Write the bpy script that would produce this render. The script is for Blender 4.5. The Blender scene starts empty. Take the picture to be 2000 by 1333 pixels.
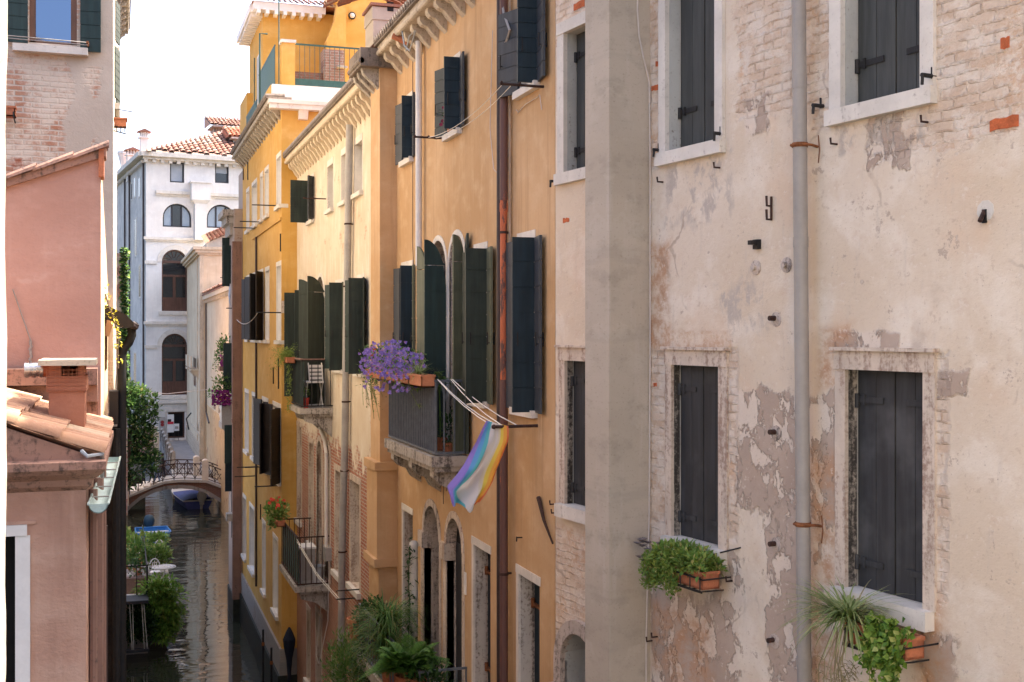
import bpy, bmesh, math, random
from mathutils import Vector
R_ = math.radians
S = bpy.context.scene
COL = S.collection

# ------------------------------------------------------------------ camera, sky, sun, exposure
F, VX, HY, H = 2300.0, 235.0, 650.0, 11.5          # focal length in photo pixels, canal vanishing point, horizon row, eye height above the water
TH = math.atan((1000 - VX) / F)
cam_d = bpy.data.cameras.new('camera'); cam = bpy.data.objects.new('camera', cam_d); COL.objects.link(cam)
cam.location = (0, 0, H); cam.rotation_euler = (R_(90), 0, -TH)
cam_d.sensor_fit = 'HORIZONTAL'; cam_d.sensor_width = 36; cam_d.lens = 36 * F / 2000
cam_d.shift_y = (HY - 666.5) / 2000
cam_d.clip_start = 0.05; cam_d.clip_end = 3000
S.camera = cam
SUN_EL, SUN_AZ = 53, 76                            # azimuth clockwise from the canal's direction
w = bpy.data.worlds.new('World'); S.world = w; w.use_nodes = True
nt = w.node_tree; bg = nt.nodes['Background']
sky = nt.nodes.new('ShaderNodeTexSky'); sky.sky_type = 'NISHITA'; sky.sun_disc = False
sky.sun_elevation = R_(SUN_EL); sky.sun_rotation = R_(SUN_AZ); sky.air_density = .65; sky.dust_density = 6.0; sky.ozone_density = .2
nt.links.new(sky.outputs[0], bg.inputs[0]); bg.inputs[1].default_value = 0.15
sd = bpy.data.lights.new('sun', 'SUN'); sd.energy = 3.7; sd.angle = R_(0.53); sd.color = (1.0, 0.93, 0.82)
so = bpy.data.objects.new('sun', sd); COL.objects.link(so)
tos = Vector((math.sin(R_(SUN_AZ)) * math.cos(R_(SUN_EL)), math.cos(R_(SUN_AZ)) * math.cos(R_(SUN_EL)), math.sin(R_(SUN_EL))))
so.rotation_euler = tos.to_track_quat('Z', 'Y').to_euler(); so.location = (20, 30, 60)
vs = S.view_settings; vs.view_transform = 'Standard'; vs.look = 'None'; vs.gamma = 1; vs.use_curve_mapping = False; vs.exposure = 2.38
S.render.engine = 'CYCLES'; S.cycles.use_denoising = True; S.cycles.max_bounces = 10; S.cycles.diffuse_bounces = 6
S.cycles.sample_clamp_indirect = 8; S.cycles.caustics_reflective = False; S.cycles.caustics_refractive = False

# ------------------------------------------------------------------ geometry helpers
cT, sT = math.cos(TH), math.sin(TH)
def ray(px, py=HY):
    k = (px - 1000) / F
    return Vector((sT + k * cT, cT - k * sT, (HY - py) / F))
class Fac:
    """a vertical plane: s along it, z up, d out of it towards the viewer's side"""
    def __init__(f, P, u, n):
        f.p = Vector((P[0], P[1], 0)); f.u = Vector((u[0], u[1], 0)).normalized(); f.n = Vector((n[0], n[1], 0)).normalized()
    def sz(f, px, py=HY, d=0):
        r = ray(px, py); t = ((f.p - Vector((0, 0, 0))).dot(f.n) + d) / Vector((r.x, r.y, 0)).dot(f.n)
        q = Vector((r.x * t, r.y * t, H + r.z * t)); return (q - f.p).dot(f.u), q.z
    def s(f, px, d=0): return f.sz(px, HY, d)[0]
    def z(f, px, py, d=0): return f.sz(px, py, d)[1]
    def P(f, s, z, d=0):
        q = f.p + f.u * s + f.n * d; return Vector((q.x, q.y, z))
    def dep(f, px, s):                             # how far out of the plane a point over s lies when seen at column px
        b = f.p + f.u * s; r = ray(px)
        # b + n d  parallel to r
        den = f.n.x * r.y - f.n.y * r.x
        return -(b.x * r.y - b.y * r.x) / den
def XF(X, Y0=0): return Fac((X, Y0), (0, 1), (-1, 0))      # canal side facade seen from the canal (right bank)
def YF(Y): return Fac((0, Y), (1, 0), (0, -1))             # wall facing the camera
def XL(X): return Fac((X, 0), (0, 1), (1, 0))              # left bank wall facing the canal

class MB:
    def __init__(b): b.v = []; b.f = []; b.m = []
    def poly(b, pts, mi=0):
        i = len(b.v); b.v += [Vector(p) for p in pts]; b.f.append(list(range(i, i + len(pts)))); b.m.append(mi)
    def hexa(b, p, mi=0):                          # p: bottom four (ccw), top four
        i = len(b.v); b.v += [Vector(q) for q in p]
        for q in ((3, 2, 1, 0), (4, 5, 6, 7), (0, 1, 5, 4), (1, 2, 6, 5), (2, 3, 7, 6), (3, 0, 4, 7)):
            b.f.append([i + k for k in q]); b.m.append(mi)
    def box(b, x0, x1, y0, y1, z0, z1, mi=0):
        b.hexa([(x0, y0, z0), (x1, y0, z0), (x1, y1, z0), (x0, y1, z0), (x0, y0, z1), (x1, y0, z1), (x1, y1, z1), (x0, y1, z1)], mi)
    def fbox(b, f, s0, s1, z0, z1, d0, d1, mi=0):
        b.hexa([f.P(s0, z0, d0), f.P(s1, z0, d0), f.P(s1, z0, d1), f.P(s0, z0, d1), f.P(s0, z1, d0), f.P(s1, z1, d0), f.P(s1, z1, d1), f.P(s0, z1, d1)], mi)
    def prism(b, pts, vec, mi=0):
        pts = [Vector(p) for p in pts]; vec = Vector(vec); n = len(pts); i = len(b.v)
        b.v += pts + [p + vec for p in pts]
        b.f.append([i + k for k in range(n)][::-1]); b.m.append(mi)
        b.f.append([i + n + k for k in range(n)]); b.m.append(mi)
        for k in range(n):
            b.f.append([i + k, i + (k + 1) % n, i + n + (k + 1) % n, i + n + k]); b.m.append(mi)
    def tube(b, path, r, n=8, mi=0, cap=True):
        path = [Vector(p) for p in path]; rr = r if isinstance(r, (list, tuple)) else [r] * len(path)
        i0 = len(b.v); prev = None
        for k, p in enumerate(path):
            t = (path[min(k + 1, len(path) - 1)] - path[max(k - 1, 0)]).normalized()
            if prev is None:
                a = t.cross(Vector((0, 0, 1)));
                if a.length < .05: a = t.cross(Vector((1, 0, 0)))
                a.normalize()
            else:
                a = prev - t * prev.dot(t)
                if a.length < 1e-4: a = t.cross(Vector((0, .3, 1)))
                a.normalize()
            prev = a; c = t.cross(a)
            for q in range(n):
                g = 2 * math.pi * q / n; b.v.append(p + (a * math.cos(g) + c * math.sin(g)) * rr[k])
        for k in range(len(path) - 1):
            for q in range(n):
                b.f.append([i0 + k * n + q, i0 + k * n + (q + 1) % n, i0 + (k + 1) * n + (q + 1) % n, i0 + (k + 1) * n + q]); b.m.append(mi)
        if cap:
            b.f.append([i0 + q for q in range(n)][::-1]); b.m.append(mi)
            b.f.append([i0 + (len(path) - 1) * n + q for q in range(n)]); b.m.append(mi)
    def lathe(b, c, prof, n=12, mi=0, ax=None):
        c = Vector(c); ax = Vector(ax or (0, 0, 1)).normalized()
        a = ax.cross(Vector((0, 1, 0))) if abs(ax.y) < .9 else ax.cross(Vector((1, 0, 0)))
        a.normalize(); e = ax.cross(a); i0 = len(b.v)
        for r, z in prof:
            for q in range(n):
                g = 2 * math.pi * q / n; b.v.append(c + ax * z + (a * math.cos(g) + e * math.sin(g)) * r)
        for k in range(len(prof) - 1):
            for q in range(n):
                b.f.append([i0 + k * n + q, i0 + k * n + (q + 1) % n, i0 + (k + 1) * n + (q + 1) % n, i0 + (k + 1) * n + q]); b.m.append(mi)
    def leaf(b, p, d, up, L, W, mi=0):
        d = d.normalized(); sd = d.cross(up)
        if sd.length < 1e-3: sd = d.cross(Vector((1, 0, 0)))
        sd.normalize(); nn = sd.cross(d)
        b.poly([p, p + d * L * .45 + sd * W * .5 + nn * W * .15, p + d * L, p + d * L * .45 - sd * W * .5 + nn * W * .15], mi)
    def leaves(b, c, rad, n, size, rnd, aspect=.55, shell=.35, mi=0, up=.3, mis=None):
        c = Vector(c)
        for _ in range(n):
            v = Vector((rnd.gauss(0, 1), rnd.gauss(0, 1), rnd.gauss(0, 1))).normalized()
            r = (shell + (1 - shell) * rnd.random()) * (1 + rnd.uniform(-.12, .12))
            p = c + Vector((v.x * rad[0], v.y * rad[1], v.z * rad[2])) * r
            d = (v + Vector((rnd.uniform(-.8, .8), rnd.uniform(-.8, .8), rnd.uniform(-.6, .8) + up)))
            k = size * rnd.uniform(.6, 1.35)
            b.leaf(p, d, Vector((rnd.uniform(-.6, .6), rnd.uniform(-.6, .6), 1)), k, k * aspect, mi if mis is None else rnd.choice(mis))
    def blade(b, p, d, L, W, droop, rnd, mi=0, seg=5):
        p = Vector(p); d = Vector(d).normalized(); sd = d.cross(Vector((0, 0, 1)))
        if sd.length < 1e-3: sd = Vector((1, 0, 0))
        sd.normalize(); st = L / seg; pts = []
        for k in range(seg + 1):
            wd = W * (1 - (k / seg) ** 1.6) * .5 + W * .03
            pts.append((p + sd * wd, p - sd * wd)); p = p + d * st
            d = (d + Vector((0, 0, -droop / seg))).normalized()
        i = len(b.v)
        for q in pts: b.v += [q[0], q[1]]
        for k in range(seg):
            b.f.append([i + 2 * k, i + 2 * k + 1, i + 2 * k + 3, i + 2 * k + 2]); b.m.append(mi)
    def build(b, name, mats, parent=None, loc=None, fac=None, smooth=False, label=None):
        L = Vector((0, 0, 0)); o_ = parent
        while o_ is not None: L += o_.location; o_ = o_.parent
        if loc is not None: L = Vector(loc)
        me = bpy.data.meshes.new(name)
        me.from_pydata([tuple(v - L) for v in b.v], [], b.f)
        for m in (mats if isinstance(mats, (list, tuple)) else [mats]): me.materials.append(m)
        me.polygons.foreach_set('material_index', b.m)
        if smooth: me.polygons.foreach_set('use_smooth', [True] * len(b.f))
        if fac is not None:
            uv = me.uv_layers.new(name='UVMap')
            for lp in me.loops:
                q = b.v[lp.vertex_index]; dd = q - fac.p
                uv.data[lp.index].uv = (dd.dot(fac.u), q.z)
        me.update()
        if smooth:
            try: me.set_sharp_from_angle(angle=R_(50))
            except Exception: pass
        o = bpy.data.objects.new(name, me); COL.objects.link(o)
        if parent is not None: o.parent = parent
        elif loc is not None: o.location = loc
        if label: o['label'] = label
        return o

def tag(o, label, cat, group=None):
    o['label'] = label; o['category'] = cat
    if group: o['group'] = group
    return o
def thing(name, label, cat, loc, group=None):
    o = bpy.data.objects.new(name, None); COL.objects.link(o); o.location = loc; o.empty_display_size = .3
    return tag(o, label, cat, group)
def struct(mb, name, mats, loc=(0, 0, 0), fac=None, smooth=False):
    o = mb.build(name, mats, None, loc, fac, smooth); o['kind'] = 'structure'; return o
def copy_part(o, parent, loc):
    c = o.copy(); COL.objects.link(c); c.parent = parent; c.location = loc; return c

def sheet(mb, f, s0, s1, z0, z1, holes, depth, mi=0, mr=0, d=0.0):
    """facade sheet with real openings; hole = (a, b, zb, zt, arched)"""
    xs = sorted({s0, s1} | {h[k] for h in holes for k in (0, 1) if s0 < h[k] < s1})
    zs = sorted({z0, z1} | {h[k] for h in holes for k in (2, 3) if z0 < h[k] < z1})
    for i in range(len(xs) - 1):
        for j in range(len(zs) - 1):
            x, z = (xs[i] + xs[i + 1]) / 2, (zs[j] + zs[j + 1]) / 2
            if any(h[0] < x < h[1] and h[2] < z < h[3] for h in holes): continue
            mb.poly([f.P(xs[i], zs[j], d), f.P(xs[i + 1], zs[j], d), f.P(xs[i + 1], zs[j + 1], d), f.P(xs[i], zs[j + 1], d)], mi)
    for h in holes:
        a, b, zb, zt = h[:4]; e = d - (h[5] if len(h) > 5 else depth)
        if h[4]:
            r = (b - a) / 2; zc = zt - r; c = (a + b) / 2; N = 12
            arc = [(c - r * math.cos(math.pi * k / N), zc + r * math.sin(math.pi * k / N)) for k in range(N + 1)]
            mb.poly([f.P(a, zt, d)] + [f.P(p[0], p[1], d) for p in arc[N // 2::-1]], mi)
            mb.poly([f.P(b, zt, d)] + [f.P(p[0], p[1], d) for p in arc[N // 2:]], mi)
            for k in range(N):
                p, q = arc[k], arc[k + 1]
                mb.poly([f.P(p[0], p[1], d), f.P(q[0], q[1], d), f.P(q[0], q[1], e), f.P(p[0], p[1], e)], mr)
            zt = zc
        else:
            mb.poly([f.P(a, zt, d), f.P(b, zt, d), f.P(b, zt, e), f.P(a, zt, e)], mr)
        mb.poly([f.P(a, zb, d), f.P(a, zt, d), f.P(a, zt, e), f.P(a, zb, e)], mr)
        mb.poly([f.P(b, zb, d), f.P(b, zt, d), f.P(b, zt, e), f.P(b, zb, e)], mr)
        mb.poly([f.P(a, zb, d), f.P(b, zb, d), f.P(b, zb, e), f.P(a, zb, e)], mr)
def arch_ring(mb, f, a, b, zt, w_, d0, d1, mi=0, N=14, zfoot=None):
    """stone band round an arched head (and down the jambs to zfoot)"""
    r = (b - a) / 2; c = (a + b) / 2; zc = zt - r
    pi_ = [(c - r * math.cos(math.pi * k / N), zc + r * math.sin(math.pi * k / N)) for k in range(N + 1)]
    po = [(c - (r + w_) * math.cos(math.pi * k / N), zc + (r + w_) * math.sin(math.pi * k / N)) for k in range(N + 1)]
    if zfoot is not None:
        pi_ = [(a, zfoot)] + pi_ + [(b, zfoot)]; po = [(a - w_, zfoot)] + po + [(b + w_, zfoot)]
    for k in range(len(pi_) - 1):
        q = [pi_[k], pi_[k + 1], po[k + 1], po[k]]
        mb.hexa([f.P(x, z, d0) for x, z in q] + [f.P(x, z, d1) for x, z in q], mi)
def leaf_shutter(hinge, dirv, wd, z0, z1, nb=7, th=.035, curve=None):
    """board shutter leaf: horizontal boards on a thin back; curve(x) gives the top height for a shaped top"""
    mb = MB(); dirv = Vector((dirv[0], dirv[1], 0)).normalized(); nv = Vector((-dirv.y, dirv.x, 0)); hp = Vector((hinge[0], hinge[1], 0))
    def P(x, z, t): q = hp + dirv * x + nv * t; return Vector((q.x, q.y, z))
    top = curve or (lambda x: z1)
    zt = max(top(wd * k / 8) for k in range(9)); hb = (zt - z0) / nb
    for k in range(nb):
        a, b_ = z0 + k * hb + .006, z0 + (k + 1) * hb - .006
        cols = [wd * q / 8 for q in range(9)]
        if curve is None or min(top(x) for x in cols) >= b_:
            mb.hexa([P(0, a, 0), P(wd, a, 0), P(wd, a, th), P(0, a, th), P(0, b_, 0), P(wd, b_, 0), P(wd, b_, th), P(0, b_, th)])
        else:
            for q in range(8):
                x0, x1 = cols[q], cols[q + 1]; t0, t1 = min(b_, top(x0)), min(b_, top(x1))
                if t0 <= a and t1 <= a: continue
                t0, t1 = max(t0, a), max(t1, a)
                mb.hexa([P(x0, a, 0), P(x1, a, 0), P(x1, a, th), P(x0, a, th), P(x0, t0, 0), P(x1, t1, 0), P(x1, t1, th), P(x0, t0, th)])
    zl = min(top(0), top(wd), zt) - .02
    mb.hexa([P(.008, z0 + .01, th * .25), P(wd - .008, z0 + .01, th * .25), P(wd - .008, z0 + .01, th * .75), P(.008, z0 + .01, th * .75),
             P(.008, zl, th * .25), P(wd - .008, zl, th * .25), P(wd - .008, zl, th * .75), P(.008, zl, th * .75)])
    return mb
def coppi(mb, o, across, down, up, rows, segs, pitch, seglen, rnd, mi=0, n=6):
    """barrel tiles: rows across, segments down the slope"""
    o = Vector(o); across = Vector(across).normalized(); down = Vector(down).normalized(); up = Vector(up).normalized()
    for r in range(rows):
        for q in range(segs):
            j = rnd.uniform(-.06, .06) * pitch; k = rnd.uniform(-.05, .05) * seglen
            c0 = o + across * (r * pitch + pitch / 2 + j) + down * (q * seglen + k); c1 = c0 + down * seglen * 1.12
            i = len(mb.v); ra, rb = pitch * .40, pitch * .50
            for (c, rr, hgt) in ((c0, ra, .0), (c1, rb, pitch * .10)):
                for e in range(n + 1):
                    g = math.pi * e / n; mb.v.append(c + across * (-math.cos(g) * rr) + up * (math.sin(g) * rr * .8 + hgt))
            for e in range(n):
                mb.f.append([i + e, i + e + 1, i + n + 2 + e, i + n + 1 + e]); mb.m.append(mi)

# ------------------------------------------------------------------ materials
class NT:
    def __init__(s, name):
        s.mat = bpy.data.materials.new(name); s.mat.use_nodes = True; s.t = s.mat.node_tree
        s.b = s.t.nodes['Principled BSDF']; s.b.inputs['Roughness'].default_value = .85
        try: s.b.inputs['Specular IOR Level'].default_value = .3
        except Exception: pass
    def put(s, sock, x):
        if isinstance(x, bpy.types.NodeSocket): s.t.links.new(x, sock)
        else:
            if sock.type == 'RGBA' and hasattr(x, '__len__') and len(x) == 3: x = (*x, 1)
            sock.default_value = x
    def n(s, ty, ins=None, **pr):
        nd = s.t.nodes.new(ty)
        for k, v in pr.items(): setattr(nd, k, v)
        for k, v in (ins or {}).items(): s.put(nd.inputs[k], v)
        return nd
    def math(s, op, a, b=0.0, clamp=False):
        nd = s.n('ShaderNodeMath', {0: a, 1: b}, operation=op); nd.use_clamp = clamp; return nd.outputs[0]
    def mx(s, *a):
        r = a[0]
        for q in a[1:]: r = s.math('MAXIMUM', r, q)
        return r
    def mix(s, f, a, b, blend='MIX'):
        nd = s.n('ShaderNodeMix', data_type='RGBA', blend_type=blend); s.put(nd.inputs[0], f); s.put(nd.inputs[6], a); s.put(nd.inputs[7], b); return nd.outputs[2]
    def ss(s, x, a, b):
        nd = s.n('ShaderNodeMapRange', {0: x, 1: a, 2: b}, interpolation_type='SMOOTHSTEP'); return nd.outputs[0]
    def noise(s, v, sc, det=4, ro=.55, dist=0.0):
        return s.n('ShaderNodeTexNoise', {'Vector': v, 'Scale': sc, 'Detail': det, 'Roughness': ro, 'Distortion': dist}).outputs[0]
    def noisec(s, v, sc, det=3):
        return s.n('ShaderNodeTexNoise', {'Vector': v, 'Scale': sc, 'Detail': det}).outputs[1]
    def vor(s, v, sc, feat='F1'):
        return s.n('ShaderNodeTexVoronoi', {'Vector': v, 'Scale': sc}, feature=feat).outputs['Distance']
    def obj(s): return s.n('ShaderNodeTexCoord').outputs['Object']
    def uv(s): return s.n('ShaderNodeUVMap').outputs[0]
    def scl(s, v, k): return s.n('ShaderNodeVectorMath', {0: v, 1: k}, operation='MULTIPLY').outputs[0]
    def addv(s, v, k): return s.n('ShaderNodeVectorMath', {0: v, 1: k}, operation='ADD').outputs[0]
    def sep(s, v): return s.n('ShaderNodeSeparateXYZ', {0: v}).outputs
    def bump(s, h, st=.4, dist=.02, nrm=None):
        i = {'Height': h, 'Strength': st, 'Distance': dist}
        if nrm is not None: i['Normal'] = nrm
        return s.n('ShaderNodeBump', i).outputs[0]
    def done(s, col, rough=None, nrm=None, metal=None):
        s.put(s.b.inputs['Base Color'], col)
        if rough is not None: s.put(s.b.inputs['Roughness'], rough)
        if nrm is not None: s.put(s.b.inputs['Normal'], nrm)
        if metal is not None: s.put(s.b.inputs['Metallic'], metal)
        return s.mat
def mul(c, k): return tuple(min(1, x * k) for x in c)
def lin(r, g, b):
    f = lambda c: (c / 255 / 12.92) if c / 255 <= .04045 else ((c / 255 + .055) / 1.055) ** 2.4
    return (f(r), f(g), f(b))

def plain(name, c, rough=.7, var=.18, sc=6, bump=.15, metal=0.0, bd=.01):
    m = NT(name); v = m.obj(); a = m.noise(v, sc, 5, .6); b = m.noise(v, sc * 7, 3, .6)
    f = m.ss(m.math('ADD', m.math('MULTIPLY', a, .7), m.math('MULTIPLY', b, .3)), .3, .7)
    return m.done(m.mix(f, mul(c, 1 - var), mul(c, 1 + var)), m.math('ADD', rough - .08, m.math('MULTIPLY', a, .16)), m.bump(b, bump, bd), metal)
def stucco(name, c, dark=None, light=None, streak=.35, bump=.25, patch=None, sc=.5):
    """painted render: broad washed clouds, vertical run marks, fine grain"""
    m = NT(name); v = m.uv(); big = m.noise(v, sc, 5, .6, .4); mid = m.noise(v, 2.6, 5, .62); fine = m.noise(v, 26, 4, .65)
    run = m.noise(m.scl(v, (5.5, .35, 1)), 1.0, 5, .65); run2 = m.noise(m.scl(v, (16, .6, 1)), 1.0, 3, .6)
    dark = dark or mul(c, .72); light = light or mul(c, 1.22)
    col = m.mix(m.ss(big, .32, .68), dark, c); col = m.mix(m.math('MULTIPLY', m.ss(mid, .45, .75), .55), col, light)
    col = m.mix(m.math('MULTIPLY', m.ss(run, .5, .78), streak), col, mul(dark, .78))
    col = m.mix(m.math('MULTIPLY', m.ss(run2, .55, .8), streak * .6), col, light)
    col = m.mix(m.math('MULTIPLY', m.ss(fine, .5, .72), .22), col, mul(c, .7))
    if patch:
        pm = m.ss(m.math('ADD', big, m.math('MULTIPLY', m.math('SUBTRACT', mid, .5), .6)), .62, .66); col = m.mix(m.math('MULTIPLY', pm, .8), col, patch)
    h = m.math('ADD', m.math('MULTIPLY', fine, .35), mid)
    return m.done(col, .9, m.bump(h, bump, .02))
def bricknodes(m, v, c1, c2, mortar, bw=.26, bh=.075, ms=.012, warp=.02):
    q = m.addv(v, m.scl(m.n('ShaderNodeVectorMath', {0: m.noisec(v, 5, 3), 1: (.5, .5, .5)}, operation='SUBTRACT').outputs[0], (warp, warp, 0)))
    nd = m.n('ShaderNodeTexBrick', {'Vector': q, 'Color1': (*c1, 1), 'Color2': (*c2, 1), 'Mortar': (*mortar, 1), 'Scale': 1.0, 'Mortar Size': ms, 'Mortar Smooth': .4, 'Bias': 0.0, 'Brick Width': bw, 'Row Height': bh})
    return nd.outputs[0], nd.outputs[1]
def brickmat(name, c1, c2, mortar, wash=None, washamt=.5, bw=.26, bh=.075):
    m = NT(name); v = m.uv(); col, fac = bricknodes(m, v, c1, c2, mortar, bw, bh)
    n1 = m.noise(v, 1.2, 5, .6); n2 = m.noise(v, 9, 5, .65)
    col = m.mix(m.math('MULTIPLY', m.ss(n2, .4, .75), .5), col, mul(c1, .55))
    if wash: col = m.mix(m.ss(m.math('ADD', n1, m.math('MULTIPLY', n2, .35)), .72 - washamt * .4, .82 - washamt * .4), col, wash)
    h = m.math('SUBTRACT', m.math('MULTIPLY', n2, .4), fac)
    return m.done(col, .92, m.bump(h, .7, .02))
def leafmat(name, c1, c2, c3=None, rough=.55):
    m = NT(name); r = m.n('ShaderNodeNewGeometry').outputs['Random Per Island']
    col = m.mix(r, c1, c2)
    if c3: col = m.mix(m.ss(r, .86, .9), col, c3)
    m.put(m.b.inputs['Base Color'], col); m.b.inputs['Roughness'].default_value = rough
    tr = m.n('ShaderNodeBsdfTranslucent', {'Color': col}); mixs = m.n('ShaderNodeMixShader', {0: .28, 1: m.b.outputs[0], 2: tr.outputs[0]})
    m.t.links.new(mixs.outputs[0], m.t.nodes['Material Output'].inputs[0]); return m.mat
def woodpaint(name, c, worn=None, amt=.3, along='z', rough=.55, bump=.2):
    m = NT(name); v = m.obj(); st = (9, 9, .7) if along == 'z' else (1, 1, 14)
    g = m.noise(m.scl(v, st), 1.5, 5, .65); b = m.noise(v, 1.3, 4, .6); fine = m.noise(v, 30, 3, .6)
    col = m.mix(m.ss(g, .35, .7), mul(c, .78), mul(c, 1.25)); col = m.mix(m.math('MULTIPLY', m.ss(b, .45, .75), amt), col, worn or mul(c, 1.8))
    return m.done(col, m.math('ADD', rough - .1, m.math('MULTIPLY', g, .25)), m.bump(m.math('ADD', g, m.math('MULTIPLY', fine, .3)), bump, .008))

def stonemat(name, c, grime, amt=.5, sc=1.6):
    m = NT(name); v = m.obj(); a = m.noise(v, sc, 6, .65); st = m.noise(m.scl(v, (7, 7, .8)), 1, 5, .7); f = m.noise(v, 22, 4, .7)
    g = m.ss(m.math('ADD', m.math('MULTIPLY', st, .6), m.math('MULTIPLY', f, .4)), .62 - amt * .25, .74 - amt * .2)
    col = m.mix(m.ss(a, .3, .7), mul(c, .85), mul(c, 1.08)); col = m.mix(g, col, grime)
    col = m.mix(m.math('MULTIPLY', m.ss(f, .58, .7), .45), col, mul(grime, 1.2))
    return m.done(col, .85, m.bump(m.math('ADD', a, m.math('MULTIPLY', f, .5)), .35, .015))

M = {}
M['stone'] = stonemat('istrian_stone', (.66, .62, .56), (.34, .30, .27), .25)
M['stone_grimy'] = stonemat('weathered_stone', (.52, .44, .38), (.13, .11, .10), .62)
M['stone_pale'] = stonemat('pale_stone', (.60, .51, .42), (.30, .21, .165), .62, 2.5)
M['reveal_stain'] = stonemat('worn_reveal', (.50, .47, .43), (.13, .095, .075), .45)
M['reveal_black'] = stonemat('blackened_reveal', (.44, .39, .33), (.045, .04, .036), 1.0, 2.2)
M['stone_corbel'] = stonemat('corbel_stone', (.50, .43, .34), (.22, .18, .14), .5)
M['bridge_stone'] = stonemat('bridge_stone', (.27, .265, .26), (.12, .115, .11), .45)
M['stone_balcony'] = stonemat('balcony_stone', (.42, .38, .33), (.10, .085, .075), .6)
M['stone_dirty'] = stonemat('dark_roof_edge', (.20, .16, .13), (.07, .06, .05), .5)
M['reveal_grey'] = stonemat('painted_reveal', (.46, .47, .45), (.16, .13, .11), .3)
M['concrete'] = None
M['sh_green'] = woodpaint('green_shutter_paint', (.016, .034, .032), (.05, .07, .06), .25)
M['sh_teal'] = woodpaint('blue_green_shutter_paint', (.013, .026, .036), (.05, .065, .07), .25)
M['sh_olive'] = woodpaint('lit_olive_shutter_paint', (.10, .11, .072), (.17, .175, .12), .4)  # lighter copy for leaves turned to the canal: their light is in the paint
M['sh_slate'] = woodpaint('lit_slate_shutter_paint', (.045, .052, .062), (.11, .11, .11), .35)  # lit copy of the dark blue green, for leaves folded towards the wall
M['sh_dkolive'] = woodpaint('dark_olive_shutter_paint', (.026, .036, .029), (.06, .07, .055), .3)
M['sh_grey'] = woodpaint('grey_shutter_paint', (.055, .058, .055), (.085, .085, .08), .3, rough=.6)
M['sh_lead'] = woodpaint('lead_grey_weathered_shutter', (.038, .039, .041), (.13, .13, .13), .6, rough=.65)
M['sh_brown'] = woodpaint('dark_brown_shutter_paint', (.022, .016, .014), (.05, .04, .035), .2)
M['iron'] = plain('black_iron', (.018, .017, .017), .6, .3, 12, .2)
M['rust'] = plain('rusted_iron', (.20, .075, .03), .85, .5, 14, .4)
M['ironred'] = plain('rusty_dark_iron', (.05, .026, .02), .8, .4, 14, .4)
M['railgrey'] = plain('grey_painted_iron', (.11, .125, .145), .5, .25, 8, .15)
M['railgreen'] = plain('green_painted_iron', (.035, .085, .075), .5, .2, 8, .15)
M['zinc'] = plain('grey_painted_pipe', (.31, .285, .26), .45, .10, 2.5, .08)
M['zinc2'] = plain('galvanised_pipe', (.36, .34, .32), .45, .15, 2.5, .1)
M['whitepipe'] = plain('white_pipe', (.66, .63, .60), .45, .08, 2.5, .05)
M['glass_sky'] = None
M['dark'] = plain('dark_room', (.012, .012, .014), .9, .2, 3, .0)
M['darkwood'] = woodpaint('dark_door_wood', (.034, .035, .041), (.065, .065, .07), .3)
M['white'] = plain('white_paint', (.72, .70, .68), .55, .06, 5, .05)
M['whitecurtain'] = plain('pale_window_board', (.55, .55, .55), .7, .06, 3, .05)
M['terracotta'] = plain('terracotta', (.42, .15, .075), .8, .25, 9, .3)
M['soil'] = plain('soil', (.05, .035, .025), .95, .3, 20, .5)
M['cable_w'] = plain('pale_cable', (.55, .50, .46), .6, .1, 5, .0)
M['cable_d'] = plain('dark_cable', (.10, .075, .06), .7, .2, 5, .0)
M['rope'] = plain('white_rope', (.72, .68, .60), .8, .12, 20, .3)
M['lead'] = plain('lead_flashing', (.33, .35, .36), .5, .15, 5, .2)
M['copper_green'] = plain('verdigris_gutter', (.38, .47, .44), .5, .2, 6, .2)
M['alu'] = plain('bare_metal_flue', (.62, .60, .58), .28, .15, 6, .1, 1.0)
M['canvas_blue'] = plain('navy_canvas', (.045, .06, .20), .7, .25, 3, .4)
M['boat_blue'] = plain('light_blue_boat_paint', (.06, .24, .52), .4, .12, 3, .05)
M['boat_white'] = plain('white_gelcoat', (.68, .66, .62), .35, .06, 3, .02)
M['boat_teal'] = plain('dark_teal_cowl', (.035, .07, .095), .5, .12, 4, .05)
M['leaf_bright'] = leafmat('leaf_bright', (.10, .21, .04), (.28, .40, .10), (.40, .38, .14))
M['leaf_mid'] = leafmat('leaf_mid', (.055, .14, .028), (.17, .29, .07), (.28, .27, .10))
M['leaf_dark'] = leafmat('leaf_dark', (.018, .055, .016), (.06, .12, .035))
M['leaf_ivy'] = leafmat('leaf_ivy', (.055, .15, .02), (.25, .36, .05), (.36, .40, .12))
M['leaf_yellow'] = leafmat('leaf_yellow_green', (.13, .21, .03), (.28, .34, .07))
M['leaf_fern'] = leafmat('leaf_fern', (.05, .15, .02), (.15, .29, .05))
M['leaf_blade'] = leafmat('striped_blade', (.13, .21, .05), (.42, .45, .20))
M['leaf_dry'] = leafmat('dry_blade', (.26, .22, .11), (.42, .36, .20))
M['leaf_grey'] = leafmat('grey_succulent', (.13, .11, .11), (.26, .22, .21))
M['petal_purple'] = leafmat('petal_purple', (.22, .14, .50), (.42, .31, .68), (.50, .26, .48))
M['petal_pink'] = leafmat('petal_magenta', (.30, .03, .20), (.45, .08, .30))
M['petal_red'] = leafmat('petal_red', (.50, .02, .015), (.62, .07, .03))
M['petal_white'] = leafmat('petal_white', (.6, .55, .55), (.7, .65, .66))
M['petal_blue'] = leafmat('petal_blue', (.10, .12, .42), (.35, .38, .66))
M['bark'] = plain('bark', (.10, .07, .05), .9, .35, 10, .6)

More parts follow.
